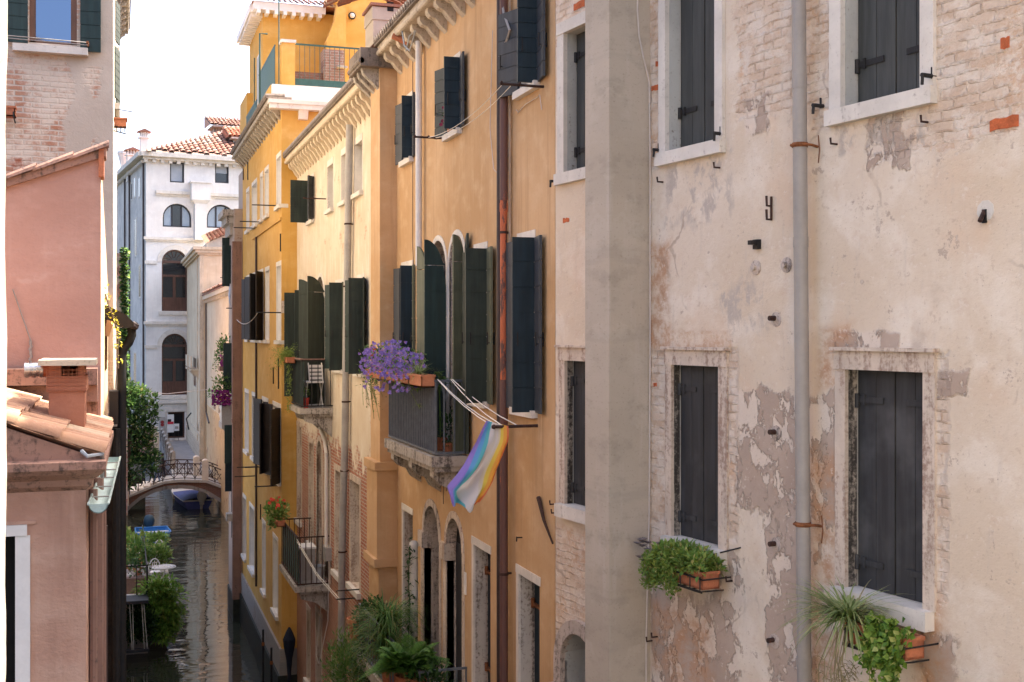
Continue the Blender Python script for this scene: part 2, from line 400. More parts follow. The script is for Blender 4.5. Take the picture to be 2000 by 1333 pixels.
def tilemat(name, c1, c2, c3):
    m = NT(name); r = m.n('ShaderNodeNewGeometry').outputs['Random Per Island']; v = m.obj(); a = m.noise(v, 5, 5, .65); f = m.noise(v, 30, 4, .7)
    col = m.mix(r, c1, c2); col = m.mix(m.ss(r, .72, .8), col, c3); col = m.mix(m.math('MULTIPLY', m.ss(a, .48, .72), .6), col, mul(c2, .45)); col = m.mix(m.math('MULTIPLY', m.ss(f, .5, .7), .3), col, mul(c3, 1.1))
    return m.done(col, .9, m.bump(m.math('ADD', a, f), .35, .01))
M['tile'] = tilemat('barrel_tiles', (.44, .17, .09), (.30, .115, .07), (.50, .33, .22))
M['tile_far'] = tilemat('old_barrel_tiles', (.36, .17, .115), (.19, .10, .08), (.38, .28, .22))
M['tile_near'] = tilemat('sunny_barrel_tiles', (.40, .225, .135), (.33, .175, .11), (.42, .31, .21))

m = NT('concrete_render'); v = m.uv(); a = m.noise(v, .8, 6, .6, .3); b = m.noise(v, 5, 5, .65); f = m.noise(v, 40, 3, .6); st = m.noise(m.scl(v, (8, .5, 1)), 1, 4, .6)
col = m.mix(m.ss(a, .3, .7), (.41, .355, .285), (.47, .41, .335)); col = m.mix(m.math('MULTIPLY', m.ss(st, .5, .75), .45), col, (.52, .47, .42)); col = m.mix(m.math('MULTIPLY', m.ss(b, .48, .72), .5), col, (.30, .265, .21))
bd_ = m.noise(m.scl(v, (.6, 3.2, 1)), 1.0, 4, .6); col = m.mix(m.math('MULTIPLY', m.ss(bd_, .54, .66), .3), col, (.32, .29, .245)); col = m.mix(m.math('MULTIPLY', m.ss(m.noise(m.addv(v, (5, 2, 0)), 2.1, 6, .7), .56, .62), .35), col, (.50, .45, .38)); col = m.mix(m.math('MULTIPLY', m.ss(f, .60, .70), .35), col, (.22, .19, .15))
M['concrete'] = m.done(col, .9, m.bump(m.math('ADD', b, m.math('MULTIPLY', f, .35)), .22, .012))
m = NT('window_glass'); m.b.inputs['Base Color'].default_value = (.012, .014, .017, 1); m.b.inputs['Roughness'].default_value = .04
try: m.b.inputs['Specular IOR Level'].default_value = .9
except Exception: pass
gw = m.noise(m.obj(), 1.2, 2); M['glass'] = m.done((.012, .015, .02), .05, m.bump(gw, .06, .02))
m = NT('reflecting_glass'); m.b.inputs['Metallic'].default_value = .85; M['glass_sky'] = m.done((.42, .47, .55), .08, m.bump(m.noise(m.obj(), .8, 2), .03, .02))

M['orange'] = stucco('ochre_orange_stucco', (.56, .365, .20), (.47, .285, .135), (.63, .45, .28), .75)
M['yellow'] = stucco('golden_yellow_stucco', (.60, .355, .095), (.52, .29, .065), (.66, .43, .16), .55)
M['pink'] = stucco('terracotta_pink_stucco', (.50, .30, .24), (.43, .245, .19), (.56, .36, .295), .55, .7, (.53, .345, .285))
M['pink2'] = stucco('salmon_rough_stucco', (.54, .35, .265), (.42, .235, .17), (.61, .43, .34), .65, 1.1, (.57, .40, .32), sc=.9)
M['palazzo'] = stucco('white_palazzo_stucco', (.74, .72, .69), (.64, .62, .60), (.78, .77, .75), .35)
M['palazzo_side'] = stucco('shaded_streaked_stucco', (.60, .58, .55), (.43, .42, .41), (.66, .65, .62), .8)  # palazzo stucco darkened with run marks: the side's shade is in the colour
M['cream_far'] = stucco('cream_far_stucco', (.66, .55, .40), (.56, .44, .30), (.70, .61, .47), .6)  # warm tone takes in the bounce from the sunlit left bank
M['cream_far2'] = stucco('warm_far_stucco', (.62, .45, .26), (.52, .35, .19), (.68, .56, .38), .55, patch=(.36, .16, .09))
M['ashlar'] = brickmat('ashlar_base', (.56, .45, .33), (.50, .40, .29), (.30, .23, .17), None, 0, .9, .35)
M['brick'] = brickmat('red_brick', (.33, .105, .06), (.42, .17, .10), (.42, .34, .28), (.50, .38, .30), .28)
M['brick_far'] = brickmat('dark_brick', (.17, .08, .06), (.23, .11, .08), (.20, .16, .14))
M['brick_patch'] = plain('bare_brick', (.46, .12, .045), .9, .35, 12, .5)
M['brownstone'] = stonemat('brown_pilaster_stone', (.26, .155, .12), (.10, .07, .06), .4)
M['leftwall'] = None

# ================================================================== the plastered house at the right bank
AL = math.atan(1160 / F) - TH
FR = Fac((5.08, 13.577), (-math.sin(AL), math.cos(AL)), (-math.cos(AL), -math.sin(AL)))
def boxm(m, u, v, nz, px0, py0, px1, py1, soft=.06, amp=.5, ref=None):
    """mask of a patch with a ragged outline; corners from where the patch sits on the wall"""
    pr = ref or (px0 + px1) / 2
    s1, s0 = FR.s(px0), FR.s(px1); z1, z0 = FR.z(pr, py0), FR.z(pr, py1)
    du = m.math('SUBTRACT', m.math('ABSOLUTE', m.math('SUBTRACT', u, (s0 + s1) / 2)), abs(s1 - s0) / 2)
    dv = m.math('SUBTRACT', m.math('ABSOLUTE', m.math('SUBTRACT', v, (z0 + z1) / 2)), abs(z1 - z0) / 2)
    d = m.math('ADD', m.math('MAXIMUM', du, dv), m.math('MULTIPLY', m.math('SUBTRACT', nz, .5), amp))
    return m.ss(d, soft, -soft)
m = NT('peeling_plaster_over_brick'); uv = m.uv(); U, V_, _ = m.sep(uv)
n0 = m.noise(uv, .45, 5, .6); n1 = m.noise(uv, 1.5, 6, .62, .3); n2 = m.noise(uv, 4.5, 6, .66); n3 = m.noise(uv, 16, 5, .7); n4 = m.noise(uv, 48, 3, .65)
drip = m.noise(m.scl(uv, (6, .9, 1)), 1.2, 6, .66); dripf = m.noise(m.scl(uv, (13, 1.1, 1)), 1.0, 5, .65)
rag = m.math('ADD', m.math('MULTIPLY', n1, .45), m.math('MULTIPLY', n2, .55)); ragd = m.math('ADD', m.math('MULTIPLY', m.noise(m.scl(uv, (2.6, .9, 1)), 1.5, 6, .68), .6), m.math('MULTIPLY', n2, .4))
# limewash over plaster
pl = m.mix(m.ss(n0, .36, .64), (.62, .515, .395), (.67, .575, .465)); pl = m.mix(m.math('MULTIPLY', m.ss(n1, .46, .66), .7), pl, (.74, .67, .575))
pl = m.mix(m.math('MULTIPLY', m.ss(n2, .54, .72), .45), pl, (.56, .42, .31)); pl = m.mix(m.math('MULTIPLY', m.ss(drip, .56, .72), .4), pl, (.50, .44, .38))
pl = m.mix(m.math('MULTIPLY', m.ss(m.noise(m.addv(uv, (7, 3, 0)), .9, 5, .6), .54, .68), .5), pl, (.63, .475, .345))
# scattered worn flakes
fl = m.ss(m.math('ADD', m.math('MULTIPLY', m.noise(m.addv(uv, (31, 5, 0)), 2.2, 6, .7), .7), m.math('MULTIPLY', n3, .3)), .595, .625)
pl = m.mix(m.math('MULTIPLY', fl, .85), pl, (.43, .345, .28))
# whitewashed brick
bc, bf0 = bricknodes(m, uv, (.56, .42, .31), (.66, .55, .44), (.50, .37, .27), .25, .082, .012, .06); bf = m.math('MULTIPLY', bf0, m.ss(m.noise(m.addv(uv, (3, 9, 0)), 3.5, 5, .7), .40, .60))
bc = m.mix(m.math('SUBTRACT', bf0, bf, True), bc, (.62, .51, .40))
bc = m.mix(m.math('MULTIPLY', m.ss(n2, .44, .60), .8), bc, (.70, .62, .53)); bc = m.mix(m.math('MULTIPLY', m.ss(m.math('ADD', m.math('MULTIPLY', n1, .5), m.math('MULTIPLY', n3, .5)), .52, .60), .75), bc, (.56, .37, .24))
bc = m.mix(m.math('MULTIPLY', m.ss(m.math('ADD', m.math('MULTIPLY', n3, .5), m.math('MULTIPLY', n2, .5)), .585, .64), .8), bc, (.44, .24, .14))
bmask = m.mx(boxm(m, U, V_, rag, 1700, -600, 2300, 262, .05, .9), boxm(m, U, V_, rag, 1440, -600, 1700, 205, .05, .8), boxm(m, U, V_, rag, 1266, -600, 1300, 330, .03, .3),
             boxm(m, U, V_, rag, 1080, -500, 1150, 90, .05, .6), boxm(m, U, V_, rag, 1080, 1030, 1150, 1700, .05, .5), boxm(m, U, V_, rag, 1268, 690, 1305, 1080, .03, .25), boxm(m, U, V_, rag, 1420, 680, 1440, 1060, .03, .25),
             boxm(m, U, V_, rag, 1830, 690, 1850, 1180, .03, .25), boxm(m, U, V_, rag, 1585, -50, 1635, 250, .03, .3))
# brown undercoat where the limewash came off
und = m.mix(m.ss(n1, .35, .65), (.39, .30, .24), (.45, .355, .29)); uw = m.noise(m.scl(m.addv(uv, m.scl(m.noisec(uv, 3, 4), (.25, .25, 0))), (1.5, .75, 1)), 2.4, 7, .68); und = m.mix(m.math('MULTIPLY', m.ss(uw, .52, .545), .95), und, (.68, .585, .49)); ue = m.math('MULTIPLY', m.ss(uw, .495, .52), m.ss(uw, .545, .52)); und = m.mix(m.math('MULTIPLY', ue, .5), und, (.33, .25, .20))
umask = m.mx(boxm(m, U, V_, ragd, 1438, 765, 1640, 1010, .02, .75), boxm(m, U, V_, ragd, 1500, 1000, 1600, 1420, .02, 1.0), boxm(m, U, V_, ragd, 1270, 1160, 1400, 1500, .05, 1.0), boxm(m, U, V_, ragd, 1690, 205, 1770, 330, .02, .8),
             boxm(m, U, V_, rag, 1800, 1240, 1870, 1400, .05, .9), boxm(m, U, V_, ragd, 1455, 190, 1500, 260, .03, .45), boxm(m, U, V_, rag, 1830, 725, 1890, 770, .02, .35), boxm(m, U, V_, rag, 1630, 650, 1760, 682, .02, .2), boxm(m, U, V_, ragd, 1390, 1080, 1440, 1400, .03, 1.0))
omask = m.mx(boxm(m, U, V_, rag, 1262, 470, 1310, 690, .06, .7), boxm(m, U, V_, ragd, 1270, 1190, 1390, 1340, .1, .9), boxm(m, U, V_, rag, 1280, 645, 1430, 690, .03, .35), boxm(m, U, V_, rag, 1600, 640, 1660, 760, .05, .5), boxm(m, U, V_, rag, 1580, 880, 1640, 1400, .1, .5), boxm(m, U, V_, rag, 1780, 1130, 1850, 1500, .1, .8))
col = m.mix(bmask, pl, bc); col = m.mix(m.math('MULTIPLY', umask, .92), col, und)
col = m.mix(m.math('MULTIPLY', omask, m.ss(m.math('ADD', n2, m.math('MULTIPLY', n3, .3)), .5, .8)), col, (.46, .27, .16))
# grey water marks and black specks
gm = m.mx(boxm(m, U, V_, ragd, 1640, 205, 1800, 290, .05, .7), boxm(m, U, V_, ragd, 1300, 300, 1420, 430, .1, .9), boxm(m, U, V_, ragd, 1400, 560, 1500, 640, .1, 1.0))
col = m.mix(m.math('MULTIPLY', gm, m.ss(uw, .47, .56)), col, (.47, .41, .355))
sp = m.ss(m.vor(uv, 13), .10, .045); sp = m.math('MULTIPLY', sp, m.ss(n1, .46, .62)); col = m.mix(m.math('MULTIPLY', sp, .55), col, (.26, .19, .15))
wf = m.ss(m.math('ADD', m.math('MULTIPLY', n3, .6), m.math('MULTIPLY', n2, .4)), .56, .62); col = m.mix(m.math('MULTIPLY', wf, .5), col, (.72, .65, .57)); df = m.ss(m.math('ADD', m.math('MULTIPLY', n3, .6), m.math('MULTIPLY', n2, .4)), .44, .38); col = m.mix(m.math('MULTIPLY', df, .4), col, (.44, .33, .25))
sp2 = m.ss(n4, .62, .70); col = m.mix(m.math('MULTIPLY', sp2, .45), col, (.34, .25, .19))
# hairline cracks
ck = m.n('ShaderNodeTexVoronoi', {'Vector': m.addv(uv, m.scl(m.noisec(uv, 2, 4), (.5, .5, 0))), 'Scale': .55}, feature='DISTANCE_TO_EDGE').outputs['Distance']
col = m.mix(m.math('MULTIPLY', m.math('MULTIPLY', m.ss(ck, .010, .002), m.ss(n0, .54, .62)), .5), col, (.28, .20, .15))
hgt = m.math('ADD', m.math('MULTIPLY', n2, .5), m.math('MULTIPLY', n3, .35)); hb = m.math('ADD', m.math('MULTIPLY', m.math('SUBTRACT', 1.0, bf), .8), m.math('MULTIPLY', n2, 1.6))
hgt = m.math('ADD', hgt, m.math('MULTIPLY', bmask, m.math('SUBTRACT', hb, .9))); hgt = m.math('SUBTRACT', hgt, m.math('MULTIPLY', m.math('MULTIPLY', umask, m.ss(uw, .545, .52)), .6))
M['plaster'] = m.done(col, .93, m.bump(hgt, .9, .02))

rnd = random.Random(3)
house_r = thing('plastered_house', 'pale house with peeling plaster, grey shutters and a grey concrete flue', 'house', FR.P(-6, 0, 0))
def opening(pl_, pr_, py_t, py_b, ref):            # opening on the right house from where its edges are seen
    return (FR.s(pr_), FR.s(pl_), FR.z(ref, py_b), FR.z(ref, py_t))
D_ = .30
wins = {  # left edge, right edge, top row, bottom row, reference column, arched, upper?
    'ur': opening(1647, 1803, -420, 176, 1803), 'um': opening(1304, 1401, -260, 276, 1401), 'ul': opening(1105, 1172, 52, 332, 1135),
    'lr': opening(1653, 1806, 727, 1190, 1806), 'lm': opening(1313, 1406, 716, 1073, 1406), 'll': opening(1105, 1172, 704, 985, 1105)}
arch_r = (FR.s(1172), FR.s(1103), FR.z(1130, 1420), FR.z(1130, 1236))
s_near, s_far = -15.0, 0.0
holes = [(*wins[k], False, FR.dep(q, wins[k][1]) * -1 if q else D_) for k, q in (('ur', 1685), ('um', 1338), ('ul', 1134), ('lr', 1685), ('lm', 1338), ('ll', 1128))]
holes.append((*arch_r, True, .35))
wb = MB(); sheet(wb, FR, s_near, s_far, -1.5, 18.6, holes, D_, 0, 1)
P = FR.P
wb.poly([P(s_near, -1.5), P(s_near, 18.6), P(s_near, 18.6, -9), P(s_near, -1.5, -9)], 0); wb.poly([P(s_far, -1.5), P(s_far, 18.6), P(s_far, 18.6, -9), P(s_far, -1.5, -9)], 0)
wb.poly([P(s_near, -1.5, -9), P(s_far, -1.5, -9), P(s_far, 18.6, -9), P(s_near, 18.6, -9)], 0)
wb.build('wall', [M['plaster'], M['reveal_grey']], house_r, fac=FR)
rb = MB(); rb.hexa([P(s_near - .3, 18.6, .35), P(s_far - .1, 18.6, .35), P(s_far - .1, 18.6, -9.3), P(s_near - .3, 18.6, -9.3), P(s_near - .3, 18.75, .35), P(s_far - .1, 18.75, .35), P(s_far - .1, 20.2, -4.5), P(s_near - .3, 20.2, -4.5)])
rb.build('roof', M['tile_far'], house_r)
def closed_shutter(parent, a, b, zb, zt, dep, mat, strap=(.16, .82), npl=2):
    """pair of boarded shutters closed inside the reveal, with strap hinges"""
    c = (a + b) / 2
    for (x0, x1, sg) in ((a, c - .006, 1), (c + .006, b, -1)):
        mb = MB(); wd = (x1 - x0) / npl
        for k in range(npl): mb.fbox(FR, x0 + k * wd + .003, x0 + (k + 1) * wd - .003, zb + .007, zt - .004, -dep + .012 + .006 * (k % 2), -dep + .06)
        mb.fbox(FR, x0 + .01, x1 - .01, zb + .007, zt - .01, -dep + .004, -dep + .012)
        o = mb.build('shutter', mat, parent)
        hx = x0 if sg > 0 else x1; L = (x1 - x0) * .72
        for q in strap:
            ib = MB(); z = zb + (zt - zb) * q
            ib.fbox(FR, min(hx, hx + sg * L), max(hx, hx + sg * L), z - .025, z + .025, -dep + .066, -dep + .075)
            ib.fbox(FR, hx + sg * L * .3 - .012, hx + sg * L * .3 + .012, z - .045, z + .045, -dep + .07, -dep + .085)
            ib.tube([P(hx + sg * .01, z - .07, -dep + .08), P(hx + sg * .01, z + .05, -dep + .08)], .02, 6)
            ib.build('strap_hinge', M['iron'] if mat is M['sh_grey'] else mat, parent)
M['frame_low'] = M['stone_pale']
for k, q, fl_, fr_, mat, stone, low in (('ur', 1685, 1625, 1829, 'sh_grey', 'stone', 0), ('um', 1338, 1291, 1416, 'sh_grey', 'stone', 0), ('ul', 1134, 1093, 1180, 'sh_grey', 'stone', 0),
                                  ('lr', 1685, 1634, 1829, 'sh_lead', 'stone_pale', 1), ('lm', 1338, 1302, 1423, 'sh_lead', 'stone_pale', 1), ('ll', 1128, 1094, 1180, 'sh_lead', 'stone_pale', 1)):
    a, b, zb, zt = wins[k]; dep = -FR.dep(q, b); A, B = FR.s(fr_), FR.s(fl_)
    fb = MB(); pr = .035 if not low else .02
    fb.fbox(FR, b - .003, B, zb, zt, -.02, pr); fb.fbox(FR, A, a + .003, zb, zt, -.02, pr)
    ht = .14 if not low else .155
    fb.fbox(FR, A - .003, B + .003, zt - .003, zt + ht, -.02, pr + .012)
    if low: fb.fbox(FR, A - .03, B + .02, zt + ht, zt + ht + .03, -.02, pr + .05)
    wn = fb.build('window', M[stone], house_r)
    sb = MB(); sb.fbox(FR, A - .01 + (.03 if low else 0), B + .02 - (.05 if low else 0), zb - (.15 if low else .13), zb + .004, -dep * .98, .10 if low else .075); sb.build('sill', M['stone'], wn)
    # the deep left reveal is a stained slab of its own
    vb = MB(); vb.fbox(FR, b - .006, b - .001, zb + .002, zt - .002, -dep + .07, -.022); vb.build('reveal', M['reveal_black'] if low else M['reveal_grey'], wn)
    closed_shutter(wn, a + .004, b - .008, zb, zt, dep, M[mat], (.12, .86) if low else (.16, .84))
# little arched opening low beside the flue
a, b, zb, zt = arch_r
ab = MB(); arch_ring(ab, FR, a, b, zt, .16, -.03, .07, 0, zfoot=zt - .72); ab.fbox(FR, a - .2, b + .22, zt - .86, zt - .72, -.03, .14)
aw = ab.build('window', M['stone_grimy'], house_r); db = MB(); db.fbox(FR, a - .05, b + .05, zb, zt, -.36, -.34); db.build('pane', M['dark'], aw); db = MB(); db.fbox(FR, a, a + (b - a) * .62, zb, zt - .02, -.33, -.30); db.build('shutter', M['sh_grey'], aw)
# concrete flue
sw = FR.s(1270); prot = FR.dep(1190, sw)
sfar = FR.s(1143, prot)
pb = MB(); pb.fbox(FR, sw, sfar, -1.5, 20.5, -.05, prot); pb.build('flue', M['concrete'], house_r, fac=Fac((0, 0), (.75, .66), (0, 1)))
# grey rain pipe with rusty clips
st, sbm = FR.s(1562, .12), FR.s(1571, .12)
rp = [(FR.s(1560, .13), 18.4)] + [(FR.s(1560 + (y / 1333) * 11, .13), FR.z(1560 + (y / 1333) * 11, y, .13)) for y in (-60, 260, 470, 900, 1290, 1400)] + [(FR.s(1572, .13), 0.0)]
pb = MB(); pb.tube([P(s_, z_, .13) for s_, z_ in rp], .062, 14)
for y in (160, 470, 1290):
    px = 1560 + (y / 1333) * 11; s_, z_ = FR.sz(px, y, .13); pb.tube([P(s_, z_ - .06, .13), P(s_, z_ + .03, .13)], .066, 14)
dp = pb.build('drainpipe', M['zinc'], house_r, smooth=True)
for y in (284, 1024):
    px = 1560 + (y / 1333) * 11; s_, z_ = FR.sz(px, y, .13); cb = MB()
    cb.tube([P(s_ + .09, z_, .02), P(s_ + .075, z_, .13), P(s_ + .04, z_, .195), P(s_ - .04, z_, .2), P(s_ - .072, z_, .13), P(s_ - .078, z_ - .005, .06), P(s_ - .08, z_ - .02, -.02)], .013, 6)
    cb.tube([P(s_, z_ - .02, .13), P(s_, z_ + .02, .13)], .069, 14); cb.tube([P(s_ - .10, z_ + .08, .012), P(s_ - .115, z_ - .05, .012), P(s_ - .10, z_ - .16, .012)], .005, 5)
    cb.build('bracket', M['rust'], dp)
# iron stubs left in the plaster
for px, py in ((1505, 622), (1505, 844), (1505, 1062), (1502, 1250)):
    s_, z_ = FR.sz(px + 10, py); mb = MB(); mb.tube([P(s_, z_, -.02), P(s_, z_, .075)], .024, 8); mb.lathe(P(s_ - .01, z_ - .01, 0), [(.075, -.02), (.07, .006), (.0, .012)], 10, 1, FR.n); mb.build('iron_stub', [M['ironred'], M['stone_grimy']], house_r)
s_, z_ = FR.sz(1482, 478); mb = MB(); mb.fbox(FR, s_ - .035, s_ + .035, z_ - .045, z_ + .045, -.02, .045); mb.fbox(FR, s_ - .025, s_ + .025, z_ - .005, z_ + .035, .045, .11); mb.build('iron_stub', M['iron'], house_r)
for px, py in ((1477, 523), (1537, 518)):
    s_, z_ = FR.sz(px, py); mb = MB(); mb.lathe(P(s_, z_, 0), [(.075, -.02), (.07, .012), (.03, .02), (.028, .05), (0, .052)], 12, 0, FR.n); mb.build('anchor_plate', M['stone_grimy'], house_r)
s_, z_ = FR.sz(1507, 408); mb = MB()
for dz in (.065, -.06): mb.tube([P(s_, z_ + dz - .04, -.02), P(s_, z_ + dz - .04, .055), P(s_, z_ + dz + .05, .06)], .012, 6)
mb.tube([P(s_ - .01, z_ - .11, .012), P(s_ - .01, z_ + .11, .012)], .011, 6); mb.build('wall_hook', M['ironred'], house_r)
for px, py, L in ((1826, 150, .14), (1608, 208, .12), (1412, 262, .11), (1291, 294, .10), (1088, 355, .10)):
    s_, z_ = FR.sz(px, py); mb = MB(); mb.tube([P(s_, z_, -.04), P(s_, z_, L)], .018, 6); mb.tube([P(s_, z_, L - .01), P(s_, z_ - .075, L - .005)], .013, 6); mb.tube([P(s_, z_ - .02, .03), P(s_, z_ + .07, .03)], .01, 5); mb.build('shutter_stay', M['iron'], house_r)
for px, py in ((1406, 328), (1295, 356), (1812, 239), (1635, 282), (1274, 1252), (1284, 1244), (1084, 985), (1087, 1002), (1430, 1135)):
    s_, z_ = FR.sz(px, py); mb = MB(); mb.tube([P(s_, z_, -.02), P(s_, z_, .07), P(s_, z_ + .05, .075)], .010, 5); mb.build('wall_hook', M['ironred'], house_r)
s_, z_ = FR.sz(1390, 1092); mb = MB(); a_ = FR.sz(1447, 1070); mb.tube([P(a_[0], a_[1], 0), P(s_ + .05, z_, .2)], .008, 5); mb.build('stay_rod', M['iron'], house_r)
# repaired hole with a broken iron hook
s_, z_ = FR.sz(1925, 420); mb = MB(); mb.lathe(P(s_, z_ + .03, 0), [(.085, -.02), (.08, .004), (.0, .005)], 9, 1, FR.n); mb.fbox(FR, s_ - .015, s_ + .025, z_ - .06, z_ + .04, .0, .012, 2); mb.tube([P(s_ + .01, z_ + .03, .0), P(s_ - .0, z_ - .05, .06)], .018, 6)
mb.build('wall_hook', [M['ironred'], M['stone'], M['dark']], house_r)
# bare bricks where render fell off
for px0, py0, px1, py1 in ((1934, 230, 1990, 251), (1955, 74, 1972, 95), (1281, 118, 1291, 132), (1273, 164, 1291, 178), (1121, 0, 1142, 22), (1100, 424, 1112, 437), (1277, 748, 1283, 756)):
    s1_, z1_ = FR.sz(px0, py1); s0_, z0_ = FR.sz(px1, py0); zc = FR.z((px0 + px1) / 2, (py0 + py1) / 2); hh = abs(py1 - py0) / F * 4.4
    mb = MB(); n_ = 5; pts = []
    for k in range(n_ + 1): pts.append((s0_ + (s1_ - s0_) * k / n_, zc - hh + rnd.uniform(-.008, .008)))
    for k in range(n_, -1, -1): pts.append((s0_ + (s1_ - s0_) * k / n_, zc + hh + rnd.uniform(-.008, .008)))
    mb.prism([P(x, z, -.02) for x, z in pts], FR.n * .026); mb.build('bare_brick', M['brick_patch'], house_r)
# pale cable down the corner of the flue
cb = MB(); pts = []
for px, py in ((1246, -80), (1245, 20), (1248, 70), (1256, 110), (1268, 160), (1270, 300), (1270, 700), (1268, 1000), (1262, 1250), (1262, 1500)):
    d_ = max(.012, min(prot - .05, FR.dep(px, sw - .02) if px < 1269 else .015)); pts.append(P(sw - .02, FR.z(px, py, d_), d_))
cb.tube(pts, .009, 5); cb.build('cable', M['cable_w'], house_r, smooth=True)

# ---------------------------------------------- flower boxes under the two lower windows
def trough(mb, f, s0, s1, z0, h, d0, d1, mi=0, flare=.03):
    for (q0, q1, e0, e1) in ((s0, s1, d1 - .015, d1), (s0, s1, d0, d0 + .015), (s0, s0 + .015, d0, d1), (s1 - .015, s1, d0, d1)):
        mb.fbox(f, q0, q1, z0, z0 + h, e0, e1, mi)
    mb.fbox(f, s0, s1, z0, z0 + .02, d0, d1, mi); mb.fbox(f, s0 - .012, s1 + .012, z0 + h - .03, z0 + h, d1, d1 + .014, mi); mb.fbox(f, s0 - .012, s0 , z0 + h - .03, z0 + h, d0, d1, mi); mb.fbox(f, s1, s1 + .012, z0 + h - .03, z0 + h, d0, d1, mi)
def cage(mb, f, s0, s1, z0, h, d0, d1, n):
    mb.fbox(f, s0 - .03, s1 + .03, z0 - .025, z0 - .004, d1 + .02, d1 + .032); mb.fbox(f, s0 - .03, s1 + .03, z0 + h * .6, z0 + h * .6 + .016, d1 + .02, d1 + .032)
    for k in range(n + 1):
        x = s0 + (s1 - s0) * k / n
        mb.tube([f.P(x, z0 + h * .75, d1 + .027), f.P(x, z0 - .014, d1 + .027), f.P(x, z0 - .02, d0 - .05)], .008, 5)
    for x in (s0 - .025, s1 + .025): mb.tube([f.P(x, z0 + h * .6, d1 + .026), f.P(x, z0 + h * .6, d0 - .12)], .008, 5)
fx0, fx1 = FR.s(1405, .13), FR.s(1258, .35); fz = FR.z(1405, 1166, .35)
fb1 = thing('flower_box', 'terracotta box of bushy light green succulent on the small window beside the concrete flue', 'flower box', FR.P((fx0 + fx1) / 2, fz, .25))
mb = MB(); mid_ = fx0 + (fx1 - fx0) * .58; trough(mb, FR, fx0, mid_ - .02, fz, .17, .13, .33); mb.build('box', M['terracotta'], fb1)
mb = MB(); trough(mb, FR, mid_ + .02, fx1, fz, .17, .13, .33); mb.build('box', M['terracotta'], fb1)
mb = MB(); mb.fbox(FR, fx0 + .02, mid_ - .04, fz + .03, fz + .14, .15, .31); mb.fbox(FR, mid_ + .04, fx1 - .02, fz + .03, fz + .14, .15, .31); mb.build('soil', M['soil'], fb1)
mb = MB(); cage(mb, FR, fx0, fx1, fz, .17, .13, .33, 6); mb.build('iron_holder', M['iron'], fb1)
mb = MB()
for k in range(150):                                # clumps of rosettes
    t = rnd.random(); c = P(fx0 + .02 + (fx1 - fx0 - .2) * t, fz + .18 + rnd.uniform(-.02, .16) * (1 - abs(t - .5)), .22 + rnd.uniform(-.1, .17))
    mb.leaves(c, (.06, .06, .05), 24, .06, rnd, .55, .4, mis=[0, 0, 1])
for k in range(80):
    t = rnd.uniform(.38, .9); c = P(fx0 + (fx1 - fx0) * t, fz + rnd.uniform(-.10, .22), .37 + rnd.uniform(-.03, .05)); mb.leaves(c, (.055, .05, .05), 24, .045, rnd, .5, .4, mis=[0, 0, 1])
mb.build('foliage', [M['leaf_bright'], M['leaf_yellow']], fb1)
mb = MB()
for k in range(22):
    c = P(fx1 - .02 + rnd.uniform(-.12, .2), fz + .2 + rnd.uniform(-.22, .12), .27 + rnd.uniform(-.1, .12))
    for q in range(16):
        g = 2 * math.pi * q / 16; mb.leaf(c, Vector((math.cos(g), math.sin(g), .5)), Vector((0, 0, 1)), .06, .022)
for k in range(8): mb.tube([P(fx1 - .1, fz + .15, .25), P(fx1 + rnd.uniform(-.1, .18), fz + .2 + rnd.uniform(-.2, .1), .27 + rnd.uniform(-.1, .1))], .006, 4)
mb.build('grey_succulent', M['leaf_grey'], fb1)
gx0, gx1 = FR.s(1803, .13), FR.s(1650, .35); gz = FR.z(1800, 1306, .35)
fb2 = thing('flower_box', 'terracotta box with striped spider plant and trailing ivy below the nearest window', 'flower box', FR.P((gx0 + gx1) / 2, gz, .25))
mb = MB(); trough(mb, FR, gx0, gx1, gz, .17, .12, .32); mb.build('box', M['terracotta'], fb2)
mb = MB(); mb.fbox(FR, gx0 + .02, gx1 - .02, gz + .03, gz + .14, .14, .30); mb.build('soil', M['soil'], fb2)
mb = MB(); cage(mb, FR, gx0, gx1, gz, .17, .12, .32, 8); mb.build('iron_holder', M['iron'], fb2)
mb = MB(); c = P(gx1 + .02, gz + .17, .30)
for k in range(300):
    g = rnd.uniform(0, 2 * math.pi); e = rnd.uniform(.0, 1.15); L = rnd.uniform(.36, .68)
    mb.blade(c + Vector((rnd.uniform(-.05, .05), rnd.uniform(-.05, .05), 0)), Vector((math.cos(g), math.sin(g), e)), L, .019, rnd.uniform(.5, 1.9), rnd, 0 if rnd.random() < .9 else 1, 6)
mb.build('spider_plant', [M['leaf_blade'], M['leaf_dry']], fb2)
mb = MB()
for k in range(14):                                # hanging runners with plantlets
    x = gx1 + rnd.uniform(-.12, .14); p0 = P(x, gz + .1, .34); L = rnd.uniform(.35, .75); p1 = P(x + rnd.uniform(-.12, .12), gz - L, .36 + rnd.uniform(-.05, .1)); mb.tube([p0, (p0 + p1) / 2 + FR.n * .08, p1], .004, 4)
    for q in range(12):
        g = rnd.uniform(0, 6.28); mb.blade(p1 + Vector((0, 0, rnd.uniform(0, .25))), Vector((math.cos(g), math.sin(g), rnd.uniform(-.2, .7))), rnd.uniform(.1, .2), .009, 1.8, rnd, 0, 4)
mb.build('runner', M['leaf_dry'], fb2)
mb = MB()
for k in range(620):
    t = rnd.random(); q = rnd.random(); p = P(gx0 - .04 + (gx1 - gx0) * .66 * t, gz + .22 - .36 * q + (.06 if t > .3 else 0), .26 + .16 * math.sqrt(q) + rnd.uniform(-.03, .05))
    mb.leaf(p, Vector((rnd.uniform(-1, .2), rnd.uniform(-1, .6), rnd.uniform(-.7, .5))), FR.n + Vector((0, 0, .4)), rnd.uniform(.04, .075), .055)
